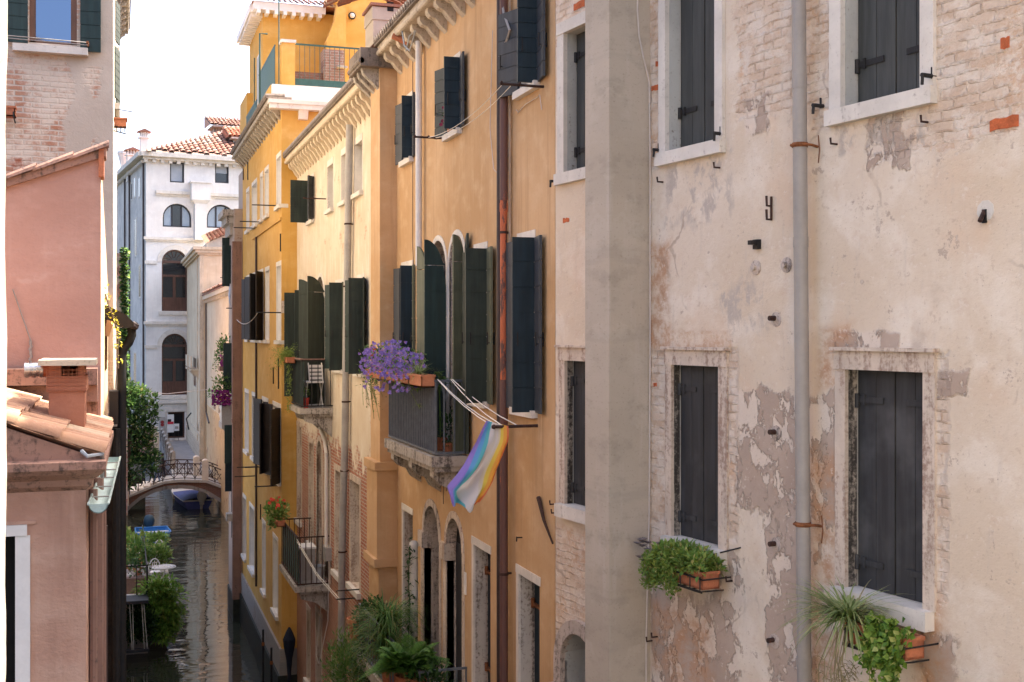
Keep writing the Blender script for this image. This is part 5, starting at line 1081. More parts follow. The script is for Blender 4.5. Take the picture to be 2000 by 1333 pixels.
# string course, stone block, pipes and irons
z_ = zY(520, 385); mb = MB(); mb.fbox(FY, Ys, FY.s(495), zA[0] - .5, zA[0] - .42, -.02, .05); mb.build('string_course', M['yellow'], house_y, fac=FY)
yfs = YF(Ys); xw = XO + .6
mb = MB(); mb.box(XY - .02, YF(Ys).s(572), Ys - .03, Ys, yfs.z(560, 612), yfs.z(560, 588)); mb.build('stone_block', M['stone_pale'], house_y)
mb = MB(); mb.tube([FY.P(FY.s(503), zA[0] - .5, .05), FY.P(FY.s(503), 2.5, .05)], .04, 6); mb.build('drainpipe', M['pipe_dark'], house_y)
for (px, y0, y1) in ((552, 455, 490), (500, 250, 285), (485, 310, 352), (476, 330, 352), (545, 700, 760), (510, 985, 1015), (535, 718, 750)):
    mb = MB(); s_ = FY.s(min(px, 549)); mb.tube([FY.P(s_, FY.z(px, y0), .02), FY.P(s_, FY.z(px, y1), .02)], .022, 5); mb.build('anchor_iron', M['iron'], house_y)
for (px, py) in ((540, 402), (512, 434), (498, 446), (550, 611), (546, 949), (524, 912), (505, 912), (500, 930)):
    s_ = FY.s(px); mb = MB(); z_ = FY.z(px, py); mb.tube([FY.P(s_, z_, 0), FY.P(s_, z_, .75)], .02, 5); mb.build('line_bracket', M['iron'], house_y)
mb = MB(); pa, pb_ = FY.P(FY.s(550), FY.z(550, 611), .7), FY.P(FY.s(478), FY.z(478, 625), .3)
mb.tube([pa.lerp(pb_, t_ / 8) + Vector((0, 0, -.5 * 4 * (t_ / 8) * (1 - t_ / 8) * .5)) for t_ in range(9)], .012, 4); o = mb.build('clothes_line', M['cable_w'], None, loc=tuple(pa)); tag(o, 'sagging pale line along the middle floor of the yellow house', 'clothes line')
# roof terrace and penthouse
zcor = 18.56; zp0, zp1 = yfs.z(560, 211), yfs.z(560, 168)
mb = MB(); mb.box(XY - .38, XY + 6.5, Ys - .30, Ys - .0, zcor - .34, zcor - .2); mb.box(XY - .42, XY + 6.5, Ys - .34, Ys, zcor - .198, zcor - .08); mb.build('side_cornice', M['stone'], house_y)
for px in (582, 622):
    x = yfs.s(px); mb = MB(); mb.prism([(x, Ys, zcor - .34), (x, Ys - .25, zcor - .34), (x, Ys - .12, zcor - .6), (x, Ys, zcor - .62)], (.14 * 2, 0, 0)); mb.build('corbel', M['stone'], house_y)
ft = YF(Ys + .5); xl, xr = ft.s(551), XY + 8
zpa, zpb = ft.z(560, 207), ft.z(560, 166)
mb = MB(); mb.box(xl - .3, xr, Ys + .5, Ys + .75, zcor - .2, zpb); ow = mb.build('parapet', M['white'], house_y)
mb = MB(); mb.box(xl - .32, xl - .05, Ys + .752, Ys + 5.5, zcor - .2, zpb + .02); mb.build('parapet', M['yellow'], house_y, fac=Fac((XY, 0), (.7, .72), (-.72, .7)))
mb = MB(); mb.box(xl, ft.s(576), Ys + .48, Ys + .82, zpb + .003, ft.z(560, 84)); mb.build('terrace_pier', M['yellow'], house_y, fac=yfs); mb = MB(); mb.box(xl - .05, ft.s(578), Ys + .43, Ys + .87, ft.z(560, 84) + .002, ft.z(560, 78)); mb.build('pier_cap', M['stone'], house_y)
zr_t, zr_b = ft.z(600, 86), ft.z(600, 160)
mb = MB(); x0, x1 = ft.s(576), ft.s(760); mb.box(x0, x1, Ys + .60, Ys + .64, zr_t - .03, zr_t + .02); mb.box(x0, x1, Ys + .60, Ys + .64, zr_b - .10, zr_b + .1)
k = x0
while k < x1: mb.box(k, k + .015, Ys + .61, Ys + .63, zr_b + .1, zr_t - .03); k += .155
mb.build('railing', M['railgreen'], house_y)
mb = MB(); xq = xl - .18; mb.box(xq, xq + .03, Ys + .9, Ys + 5.4, zr_t - .05, zr_t); mb.box(xq, xq + .03, Ys + .9, Ys + 5.4, zpb + .05, zpb + .1)
for k in range(32): y = Ys + .92 + k * .14; mb.box(xq + .006, xq + .024, y, y + .10, zpb + .1, zr_t - .05)
mb.build('railing', M['railgreen'], house_y)
fh = YF(Ys + 5.6); hx0 = fh.s(499); hx1 = hx0 + 14
hz = fh.z(560, 22)
mb = MB(); mb.box(hx0 + .25, hx1, Ys + 5.6, Ys + 10, zcor - .3, hz); mb.build('penthouse_wall', M['yellow'], house_y, fac=Fac((0, 0), (.7, .72), (-.72, .7)))
mb = MB(); e0 = fh.z(560, 26); mb.box(hx0 - .1, fh.s(632), Ys + 5.15, Ys + 5.6, e0 - .06, e0 + .2); mb.box(hx0 - .2, hx0 + .249, Ys + 5.602, Ys + 10.4, e0 - .05, e0 + .205)
k = hx0
while k < fh.s(630): mb.box(k, k + .12, Ys + 5.1, Ys + 5.6, e0 - .2, e0 - .062); k += .3
k = Ys + 5.7
while k < Ys + 10: mb.box(hx0 - .15, hx0 + .25, k, k + .12, e0 - .2, e0 - .052); k += .35
mb.build('eaves', M['white'], house_y)
mb = MB(); coppi(mb, (hx0 - .2, Ys + 6.6, e0 + .75), (1, 0, 0), (0, -1, -.36), (0, -.36, 1), 22, 4, .2, .40, rnd); mb.box(hx0 - .15, hx1, Ys + 5.2, Ys + 10.3, e0 + .21, e0 + .23); mb.build('penthouse_roof', M['tile_far'], house_y)
# window on the canal side of the penthouse
fp2 = XF(hx0 + .25); mb = MB(); mb.fbox(fp2, Ys + 6.4, Ys + 7.3, fh.z(505, 190), fh.z(505, 92), -.02, .02); mb.build('window', M['stone'], house_y); mb = MB(); mb.fbox(fp2, Ys + 6.5, Ys + 7.2, fh.z(505, 186), fh.z(505, 96), .0, .024); mb.build('pane', M['zinc'], house_y)
# stair tower with a swept flue, oval lamp and brick barbecue
ftw = YF(Ys + 4.6); tx0, tx1 = ftw.s(672), ftw.s(735)
mb = MB(); mb.box(tx0, tx1 + 6, Ys + 4.6, Ys + 9, zcor - .3, ftw.z(690, -60)); mb.build('stair_tower', M['yellow'], house_y, fac=Fac((0, 0), (.7, .72), (-.72, .7)))
mb = MB(); q = [(634, 165), (634, 85), (650, 45), (655, 12), (628, -10), (628, -60), (672, -60), (672, 165)]; mb.prism([(ftw.s(px), Ys + 4.2, ftw.z(px, py)) for px, py in q], (0, .4, 0)); mb.build('swept_flue', M['yellow'], house_y, fac=yfs)
mb = MB(); c = Vector((ftw.s(687), Ys + 4.58, ftw.z(687, 32))); mb.lathe(c, [(.13, 0), (.13, -.06), (.09, -.07)], 14, 0, (0, 1, 0)); mb.lathe(c + Vector((0, -.075, 0)), [(.09, 0), (.06, -.04), (0, -.05)], 14, 1, (0, 1, 0)); mb.build('wall_lamp', [M['iron'], M['whitecurtain']], house_y)
fbq = YF(Ys + 1.6); t = thing('barbecue', 'red brick barbecue chimney behind the green terrace railing', 'barbecue', (fbq.s(650), Ys + 1.9, zcor))
mb = MB(); bx0, bx1 = fbq.s(632), fbq.s(672); bz1, bzs = fbq.z(650, 97), fbq.z(650, 130)
mb.box(bx0, bx1, Ys + 1.6, Ys + 2.2, zcor, bz1); mb.build('chimney', brickmat('barbecue_brick', (.26, .13, .10), (.32, .20, .15), (.36, .31, .27), None, 0, .25, .085), t, fac=fbq); mb = MB(); mb.box(fbq.s(657), fbq.s(677), Ys + 1.4, Ys + 1.6, bzs - .06, bzs); mb.build('shelf', M['stone_balcony'], t); mb = MB(); mb.box(fbq.s(577), bx0 - .01, Ys + 1.7, Ys + 2.1, zcor, fbq.z(600, 140)); mb.build('worktop', M['brick_far'], t, fac=fbq)
mb = MB(); xx = ft.s(548); mb.tube([(xx, Ys + .9, zcor), (xx, Ys + .9, ft.z(548, -80))], .02, 6); mb.tube([(xx - .35, Ys + 3, zcor), (xx - .35, Ys + 3, ft.z(537, 28)), (xx - .1, Ys + 3, ft.z(537, 28))], .03, 6); mb.build('mast', M['railgreen'], house_y)
fk = YF(Ys + 6.2); mb = MB(); mb.box(fk.s(785), fk.s(900), Ys + 6.2, Ys + 8, zcor, fk.z(800, 16)); mb.build('roof_room', M['yellow'], house_y, fac=Fac((0, 0), (.7, .72), (-.72, .7))); mb = MB(); mb.box(fk.s(787), fk.s(828), Ys + 6.15, Ys + 6.19, fk.z(800, 72), fk.z(800, 33)); mb.build('window', M['glass_sky'], house_y); mb = MB(); mb.box(fk.s(780), fk.s(905), Ys + 5.9, Ys + 8.1, fk.z(800, 15), fk.z(800, 5)); mb.build('roof_edge', M['white'], house_y)
# lower roof block at the far end (484-500)
fz_ = YF(Yy1 - 3); mb = MB(); mb.box(fz_.s(482), fz_.s(482) + 2.5, Yy1 - 3, Yy1 - .4, zcor, fz_.z(490, 182)); mb.build('roof_block', M['yellow'], house_y, fac=Fac((0, 0), (.7, .72), (-.72, .7)))
mb = MB(); xq = fz_.s(490); yq = Yy1 - 4.2; mb.box(xq - .2, xq - .17, yq - 2.5, yq + 1, zcor + .9, zcor + .95)
for k in range(22): mb.box(xq - .195, xq - .175, yq - 2.5 + .16 * k, yq - 2.5 + .16 * k + .09, zcor, zcor + .9)
mb.tube([(xq, yq, zcor), (xq, yq, fz_.z(498, 128))], .02, 5); mb.build('railing', M['railgreen'], house_y)
# dark bag hanging on the lower wall, mooring poles
t = thing('tarpaulin_bundle', 'dark blue bundle hanging at the foot of the yellow corner', 'bundle', (XO - .2, Ys - .3, 2.0)); yq = Ys - .35
mb = MB(); xx = YF(yq).s(565); zz = YF(yq).z(565, 1255); mb.lathe((xx, yq, zz - 2.6), [(.03, 0), (.04, .8), (.06, 1.7), (.09, 2.1), (.17, 2.5), (.19, 2.7), (.10, 2.92), (.03, 3.05)], 9); mb.build('cloth', plain('dark_navy_cloth', (.012, .018, .035), .8, .3, 5, .5), t)
for px, y0, y1 in ((514, 1230, 1333), (530, 1265, 1333)):
    X = XY - .35; s_ = XF(X).s(px); t = thing('mooring_pole', 'thin iron mooring pole ' + ('farther along' if px < 520 else 'nearer the corner of') + ' the mossy base of the yellow house', 'mooring pole', (X, s_, 0)); mb = MB(); mb.tube([(X, s_, -1), (X, s_, XF(X).z(px, y0))], .035, 6); mb.build('pole', M['iron'], t)
    mb = MB(); mb.tube([(X, s_, XF(X).z(px, y0) - .5), (X, s_, XF(X).z(px, y0) - .4)], .05, 8); mb.build('collar', M['rust'], t)

# ================================================================== water and ground
m = NT('canal_water'); v = m.n('ShaderNodeTexCoord').outputs['Object']; w1 = m.noise(m.scl(v, (.45, 1.5, 1)), .75, 2, .45, .5); w2 = m.noise(m.scl(v, (.55, 1.5, 1)), 2.6, 2, .5, .3); w3 = m.noise(v, .25, 2)
h = m.math('ADD', m.math('MULTIPLY', w1, 1.0), m.math('MULTIPLY', w2, .16))
m.b.inputs['IOR'].default_value = 1.75
try: m.b.inputs['Specular IOR Level'].default_value = .62
except Exception: pass
M['water'] = m.done((.030, .034, .024), .0, m.bump(h, .30, .10))
mb = MB(); mb.poly([(-60, -60, 0), (120, -60, 0), (120, 260, 0), (-60, 260, 0)]); struct(mb, 'water', M['water'])
M['bed'] = plain('mud', (.05, .045, .035), .9, .3, 1)
mb = MB(); mb.poly([(-1500, -1500, -1.7), (1500, -1500, -1.7), (1500, 1500, -1.7), (-1500, 1500, -1.7)]); struct(mb, 'ground', M['bed'])
M['paving'] = plain('grey_paving', (.30, .27, .25), .85, .15, 1.2, .2)

# ================================================================== beyond the yellow house, right bank
XE = FY.s(474) and YF(Yy1 + .2).s(456)
XE = YF(Yy1 + .2).s(457); FE = XF(XE); Ye0, Ye1 = Yy1 + .02, Yy1 + 2.6
house_e = thing('brick_house', 'narrow dark brick house with a stone cornice and brown rain pipe beyond the yellow house', 'house', (XE, Ye0 + 3, 0))
M['e_wall'] = brickmat('old_brown_brick', (.24, .12, .085), (.32, .19, .14), (.34, .28, .24), (.42, .34, .29), .6, .26, .09)
ze1 = YF(Ye0).z(458, 408)
mb = MB(); mb.box(XE, XE + 9, Ye0, Ye1, 1.0, ze1); mb.build('wall', M['e_wall'], house_e, fac=Fac((0, 0), (.7, .72), (-.72, .7)))
zrf = YF(Ye0).z(470, 325); mb = MB(); mb.box(XY + .12, XY + 8, Ye0, Ye0 + 3, ze1, zrf); mb.build('upper_wall', M['e_wall'], house_e, fac=Fac((0, 0), (.7, .72), (-.72, .7)))
mb = MB(); mb.box(XE - .05, XE + 9, Ye0 - .02, Ye1, -1.5, 1.0); mb.build('algae_band', M['algae'], house_e)
mb = MB(); mb.box(XE - .42, XE + 1, Ye0 + .3, Ye1 + .3, ze1 - .25, ze1); mb.box(XE - .28, XE + 1, Ye0 + .4, Ye1 + .2, ze1 - .55, ze1 - .252); mb.box(XE - .14, XE + 1, Ye0 + .5, Ye1 + .1, ze1 - 1.0, ze1 - .552); mb.build('cornice', M['stone_balcony'], house_e)
zpl = YF(Ye0).z(460, 820)
mb = MB(); mb.box(XE - .08, XE + .28, Ye0 - .04, Ye0 + .3, zpl, ze1 - 1.3); mb.box(XE - .1, XE + .30, Ye0 - .06, Ye0 + .32, zpl - .12, zpl - .002); mb.build('pilaster', M['brownstone'], house_e)
mb = MB(); mb.box(XE - .07, XE + .27, Ye0 - .03, Ye0 + .3, .9, zpl - .122); mb.build('lower_pilaster', M['brownstone'], house_e)
def shut_e(y, px0, py0, py1, wdt, mat='sh_green', out=90):
    z1, z0 = YF(y).z(px0, py0), YF(y).z(px0, py1); h = Vector((XE - .02, y, 0)); an = R_(out)
    leaf_shutter((h.x, h.y), (-math.sin(an), -math.cos(an)), wdt, z0, z1, 8).build('shutter', M[mat], house_e)
shut_e(Ye0 + .9, 452, 670, 768, .34); shut_e(Ye0 + 1.4, 468, 480, 555, .3, 'sh_green', 80); shut_e(Ye0 + 2.0, 458, 465, 560, .3, 'sh_green', 90); shut_e(Ye0 + 1.2, 455, 880, 960, .25, 'sh_teal', 85); shut_e(Ye0 + .8, 456, 830, 905, .3)
mb = MB(); mb.fbox(FE, Ye0 + .5, Ye0 + 1.3, YF(Ye0).z(458, 1060), YF(Ye0).z(458, 905), -.1, .01); mb.build('window', M['dark'], house_e)
mb = MB(); mb.box(XE - .3, XE, Ye0 - .02, Ye0 + .5, YF(Ye0).z(458, 1018), YF(Ye0).z(458, 1004)); mb.build('sill', M['stone_balcony'], house_e)
# balustrade balcony with purple petunias
yb = Ye0 + .9; fbn = YF(yb); xb0 = fbn.s(433); zb0, zb1 = fbn.z(445, 828), fbn.z(445, 782)
mb = MB(); mb.box(xb0, XE + .3, yb, yb + 1.5, zb0 - .22, zb0); mb.prism([(xb0 + .1, yb + .1, zb0 - .22), (XE, yb + .1, zb0 - .22), (XE, yb + .1, zb0 - .75)], (0, .25, 0)); mb.prism([(xb0 + .1, yb + 1.2, zb0 - .22), (XE, yb + 1.2, zb0 - .22), (XE, yb + 1.2, zb0 - .75)], (0, .25, 0))
bb = mb.build('balcony', M['zinc2'], house_e)
mb = MB(); mb.box(xb0 - .03, XE, yb - .03, yb + .17, zb1 - .1, zb1); mb.box(xb0 - .03, xb0 + .17, yb + .17, yb + 1.5, zb1 - .1, zb1); mb.box(xb0, xb0 + .42, yb, yb + .14, zb0, zb1 - .1); mb.build('rail', M['zinc2'], bb)
bal0 = None
for x, y in [(xb0 + .52, yb + .07), (xb0 + .68, yb + .07)] + [(xb0 + .07, yb + .3 + .2 * k) for k in range(6)]:
    if bal0 is None: mb = MB(); hh = zb1 - .1 - zb0; mb.lathe((x, y, zb0), [(.055, 0), (.055, .06 * hh), (.03, .1 * hh), (.07, .3 * hh), (.025, .48 * hh), (.025, .52 * hh), (.07, .7 * hh), (.03, .9 * hh), (.055, .94 * hh), (.055, hh)], 8); bal0 = mb.build('baluster', M['stone'], bb); x0_, y0_ = x, y
    else: copy_part(bal0, bb, (x - x0_, y - y0_, 0))
t = thing('flower_box', 'deep purple petunias and green leaves on the pale stone balustrade of the brick house', 'flower box', (xb0 + .3, yb, zb1)); mb = MB(); mb.box(xb0 - .1, XE - .1, yb - .12, yb + .1, zb1, zb1 + .16); mb.build('box', M['terracotta'], t)
xm = (xb0 + XE) / 2 - .15; mb = MB(); mb.leaves((xm, yb, zb1 + .55), (.5, .3, .5), 420, .12, rnd, .6, .2); mb.leaves((xb0 - .2, yb + .2, zb1 + .25), (.35, .3, .25), 130, .11, rnd, .6, .2); mb.build('foliage', M['leaf_mid'], t); mb = MB()
for k in range(200): flowers(mb, Vector((xm + .05 + rnd.uniform(-.5, .5), yb - .12 + rnd.uniform(-.2, .1), zb1 + .05 + rnd.uniform(-.25, .35))), .06, rnd)
mb.build('flowers', plain('petal_deep_purple', (.20, .015, .14), .6, .3, 30), t)
yq = Ye0 + 1.8; fq = YF(yq); t = thing('window_plants', 'trailing green plants with a few pink blooms at an upper window, above the purple petunias', 'plant', (fq.s(440), yq, fq.z(440, 715))); c = (fq.s(438), yq, fq.z(438, 685)); mb = MB(); mb.leaves(c, (.34, .4, .65), 480, .12, rnd, .6, .15); mb.leaves((fq.s(424), yq, fq.z(424, 705)), (.16, .3, .5), 130, .1, rnd, .6, .2); mb.tube([(XE + .2, yq, c[2] - .5), (c[0], yq, c[2] - .3)], .02, 5); mb.build('foliage', M['leaf_mid'], t)
mb = MB(); pot(mb, Vector((fq.s(440), yq - .2, fq.z(440, 714))), .2, .3); mb.box(fq.s(428), XE + .1, yq - .4, yq + .5, fq.z(440, 725), fq.z(440, 716)); mb.build('planter', M['brownstone'], t)
flower_heads(t, 'flower', M['petal_pink'], [Vector((c[0] + rnd.uniform(-.2, .3), yq - .3, c[2] - .45 + rnd.uniform(-.2, .25))) for k in range(22)], .06, rnd)
# laundry on a short line
yl = Ye0 + 1.9; fl_ = YF(yl)
def cloth(f, pts_l, pts_r, name, label, cat, mat, off=.1, nu=10, nv=14, seed=1):
    mb = MB(); g = []
    for j in range(nv + 1):
        a = along(pts_l, j / nv); b_ = along(pts_r, j / nv); row = []
        for i in range(nu + 1):
            u = i / nu; x, z = f.sz(a[0] * (1 - u) + b_[0] * u, a[1] * (1 - u) + b_[1] * u); p = Vector((x, f.p.y + off * math.sin(u * 9 + seed + j * .25), z)); row.append(p)
        g.append(row)
    for j in range(nv):
        for i in range(nu): mb.poly([g[j][i], g[j][i + 1], g[j + 1][i + 1], g[j + 1][i]])
    o = mb.build(name, mat, None, loc=tuple(g[0][0]), smooth=True); tag(o, label, cat, 'laundry hung by the brick house'); return o
M['cloth_blue'] = plain('pale_blue_cotton', (.40, .46, .58), .85, .12, 6, .3); M['cloth_white'] = plain('white_cotton', (.62, .65, .70), .85, .08, 6, .3)
cloth(fl_, [(449, 548), (446, 580), (449, 600)], [(455, 545), (456, 578), (455, 598)], 'shirt', 'pale blue cloth hanging highest and farther left on the line by the brick house', 'laundry', M['cloth_blue'])
cloth(fl_, [(457, 545), (454, 570), (453, 604)], [(463, 540), (464, 570), (461, 600)], 'towel', 'white cloth hanging beside the brown pilaster of the brick house', 'laundry', M['cloth_white'], seed=3)
mb = MB(); mb.tube([(XE - .4, yl, fl_.z(455, 543)), (XE + .2, yl, fl_.z(455, 543))], .015, 5); mb.tube([(XE - .3, Ye0 + .2, fl_.z(455, 604)), (XE + .2, Ye0 + .2, fl_.z(455, 604))], .02, 5); mb.build('line_bracket', M['iron'], house_e)

# right bank beyond: wall line recedes
X2 = 6.2; F2 = XF(X2); y20, y21 = Ye1, 92.0
def far_house(name, label, f, s0, s1, z0, z1, mat, winspec, roofz=1.2, depth=8):
    t = thing(name, label, 'house', f.P((s0 + s1) / 2, 0, 0)); mb = MB(); hl = [(f.s(w_[1]), f.s(w_[0]), f.z((w_[0] + w_[1]) / 2, w_[3]), f.z((w_[0] + w_[1]) / 2, w_[2]), len(w_) > 4 and w_[4]) for w_ in winspec]
    hl = [q for q in hl if q[0] > s0 + .05 and q[1] < s1 - .05]
    sheet(mb, f, s0, s1, z0, z1, hl, .2, 0, 1)
    for q in (s0, s1): mb.poly([f.P(q, z0), f.P(q, z1), f.P(q, z1, -depth), f.P(q, z0, -depth)], 0)
    mb.poly([f.P(s0, z0, -depth), f.P(s1, z0, -depth), f.P(s1, z1, -depth), f.P(s0, z1, -depth)], 0); mb.build('wall', [mat, M['stone_pale']], t, fac=f if False else Fac(f.p[:2], (f.u.x * .8 + f.n.x * .6, f.u.y * .8 + f.n.y * .6), (f.n.x, f.n.y)))
    for q in hl:
        mb = MB(); mb.fbox(f, q[0], q[1], q[2], q[3], -.22, -.19); mb.build('window', M['dark'], t)
    return t
zf0 = 1.7
ztop2 = F2.z(448, 560)
h2 = far_house('cream_canal_house', 'low cream house with ochre lower wall standing between bridge end and tall cream house', F2, Ye1, y21, zf0 - 2.8, ztop2, M['cream_far'], [(431, 435, 800, 840), (427, 430, 760, 808), (436, 440, 820, 870), (417, 421, 770, 800), (445, 449, 850, 890), (440, 444, 880, 925, True), (427, 431, 858, 900), (421, 424, 850, 898)])
mb = MB(); mb.fbox(F2, Ye1 + .4, y21, ztop2 - .3, ztop2, -.02, .3); k = Ye1 + .6
while k < y21: mb.fbox(F2, k, k + .16, ztop2 - .55, ztop2 - .302, -.02, .22); k += .5
mb.build('cornice', M['cornice_cream'], h2)
mb = MB(); mb.fbox(F2, Ye1 + .4, y21, zf0 - 2.8, F2.z(430, 812), .0, .03); mb.build('ochre_lower_wall', M['cream_far2'], h2, fac=Fac((X2, 0), (0, 1), (-1, 0)))
mb = MB(); mb.hexa([F2.P(62, ztop2 + .002, .35), F2.P(y21, ztop2 + .002, .35), F2.P(y21, ztop2 + .002, -8), F2.P(62, ztop2 + .002, -8), F2.P(62, ztop2 + .08, .35), F2.P(y21, ztop2 + .08, .35), F2.P(y21, ztop2 + 1.8, -4), F2.P(62, ztop2 + 1.8, -4)])
coppi(mb, F2.P(y21, ztop2 + 1.9, -4), (0, -1, 0), (-4.35, 0, -1.75), (-.35, 0, 1), 60, 10, .28, .46, rnd); mb.build('roof', M['tile_far'], h2)
fch = YF(76.0); mb = MB(); mb.box(fch.s(440), fch.s(453), 76, 76.6, ztop2, fch.z(446, 540)); mb.box(fch.s(439), fch.s(454), 75.95, 76.65, fch.z(446, 560), fch.z(446, 557)); mb.box(fch.s(439), fch.s(454), 75.95, 76.65, fch.z(446, 540), fch.z(446, 536)); mb.build('chimney', M['cream_far'], h2, fac=fch)
s_ = F2.s(405); mb = MB(); mb.tube([F2.P(s_, ztop2 - .3, .1), F2.P(s_, F2.z(405, 805), .1), F2.P(s_ - 3, F2.z(405, 805) - .6, .1)], .06, 6); mb.build('drainpipe', M['pipe_dark'], h2)
# taller cream house
yt0, yt1 = y21 + .02, 111.0; X3 = 5.75; F3 = XF(X3); zt3 = F3.z(403, 470)
h3 = far_house('tall_cream_house', 'tall pale cream corner house with a stone cornice in front of the white palazzo', F3, yt0, yt1, zf0 - 1, zt3, M['cream_far'], [(378, 383, 700, 755), (390, 395, 700, 740), (384, 388, 828, 845), (392, 396, 828, 850)])
for (a, b_, d) in ((.0, .22, .55), (.225, .45, .38), (.455, .6, .2)): mb = MB(); mb.box(X3 - d, X3 + 2.0, yt0 - d * .6, yt1, zt3 - b_, zt3 - a); mb.build('cornice', M['cornice_cream'], h3)
mb = MB(); mb.box(X3 - .06, X3 + .25, yt0 - .06, yt0 + .3, zf0, zt3 - .61); mb.box(X3 - .06, X3, yt0 + 3, yt0 + 3.5, zf0, zt3 - .61); mb.box(X3 - .08, X3, yt0, yt1, F3.z(390, 850), F3.z(390, 846)); mb.build('pilaster', M['cornice_cream'], h3)
mb = MB(); mb.fbox(F3, yt0, yt1, zf0 - 1, F3.z(380, 852), .0, .07); mb.build('ashlar_base', M['ashlar'], h3, fac=F3)
for y in (yt0 + 2.0, yt0 + 7.0): mb = MB(); zz = F3.z(385, 720); mb.fbox(F3, y, y + 2.5, zz - .15, zz, 0, .6); mb.fbox(F3, y, y + 2.5, zz + .1, zz + 1.0, .5, .6); mb.prism([F3.P(y + .2, zz - .15, 0), F3.P(y + .2, zz - .15, .55), F3.P(y + .2, zz - .8, 0)], (0, .3, 0)); mb.build('balcony', M['cornice_cream'], h3)
fg = YF(yt0); mb = MB(); q = [(404, 474), (452, 452), (452, 640), (404, 640)]; mb.prism([(fg.s(px), yt0 + .3, fg.z(px, py)) for px, py in q] , (0, 6, 0)); mb.build('gable_wall', stucco('grey_gable_render', (.47, .43, .39), None, None, .2), h3, fac=fg)
fgb = YF(yt0 + 5.5); bl, fl2, fr2 = Vector((fgb.s(401), yt0 + 5.5, fgb.z(401, 458))), Vector((fg.s(401), yt0 + .15, fg.z(401, 472))), Vector((fg.s(455), yt0 + .15, fg.z(455, 450)))
mb = MB(); ac_ = fr2 - fl2; dn_ = fl2 - bl; dn_.x = 0; coppi(mb, bl, ac_, dn_, (0, -.3, 1), int(ac_.length / .3), 11, .3, dn_.length / 11, rnd); dz_ = Vector((0, 0, -.12)); mb.poly([fl2 + dz_, fr2 + dz_, fr2 - dn_ + dz_, fl2 - dn_ + dz_]); mb.build('roof', M['tile'], h3)
mb = MB(); mb.tube([(fg.s(445), yt0, fg.z(445, 640)), (fg.s(445), yt0, fg.z(445, 500))], .02, 4); mb.build('mast', M['iron'], h3)
mb = MB(); zz = F3.z(382, 835); s_ = F3.s(376); mb.tube([F3.P(s_, zz + .9, .1), F3.P(s_ - .1, zz + .4, .5), F3.P(s_ - .2, zz - .5, .3)], .06, 5); mb.build('lamp_bracket', M['iron'], h3)

# ================================================================== the white palazzo closing the view
an = R_(7.2); PC = (YF(111.3).s(285), 111.3); FP = Fac(PC, (math.cos(an), math.sin(an)), (math.sin(an), -math.cos(an))); FS = Fac(PC, (-math.sin(an), math.cos(an)), (-math.cos(an), -math.sin(an)))
pal = thing('white_palazzo', 'white palazzo with big arched windows and a tiled roof closing the canal view', 'palazzo', (PC[0] + 5, PC[1], 0))
def pw(l, r_, t_, b_, arch=False): return (FP.s(l), FP.s(r_), FP.z((l + r_) / 2, b_), FP.z((l + r_) / 2, t_), arch)
zpt = FP.z(300, 305); SP1 = FP.s(475) + 5
PW = {'square_a': pw(332, 360, 317, 357), 'square_b': pw(420, 447, 319, 358), 'arch_a': pw(318, 374, 398, 444), 'arch_b': pw(404, 460, 400, 446), 'tall_a': pw(316, 366, 488, 608, True), 'tall_b': pw(316, 366, 652, 772, True), 'door': pw(328, 361, 805, 856)}
a, b, zb, zt, _ = PW['arch_a']; rr_ = (b - a) / 2
for k in ('arch_a', 'arch_b'): q = PW[k]; PW[k] = (q[0], q[1], q[2], q[3], True)
mb = MB(); sheet(mb, FP, 0, SP1, zf0 - 1.5, zpt, list(PW.values()), .35, 0, 0)
mb.poly([FP.P(0, zf0 - 1.5, -26), FP.P(SP1, zf0 - 1.5, -26), FP.P(SP1, zpt, -26), FP.P(0, zpt, -26)], 0); mb.poly([FP.P(SP1, zf0 - 1.5), FP.P(SP1, zpt), FP.P(SP1, zpt, -26), FP.P(SP1, zf0 - 1.5, -26)], 0)
mb.build('wall', M['palazzo'], pal, fac=FP)
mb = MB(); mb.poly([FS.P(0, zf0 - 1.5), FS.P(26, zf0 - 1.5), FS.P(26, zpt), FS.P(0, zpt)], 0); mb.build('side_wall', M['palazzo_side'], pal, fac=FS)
ringp = MB(); 
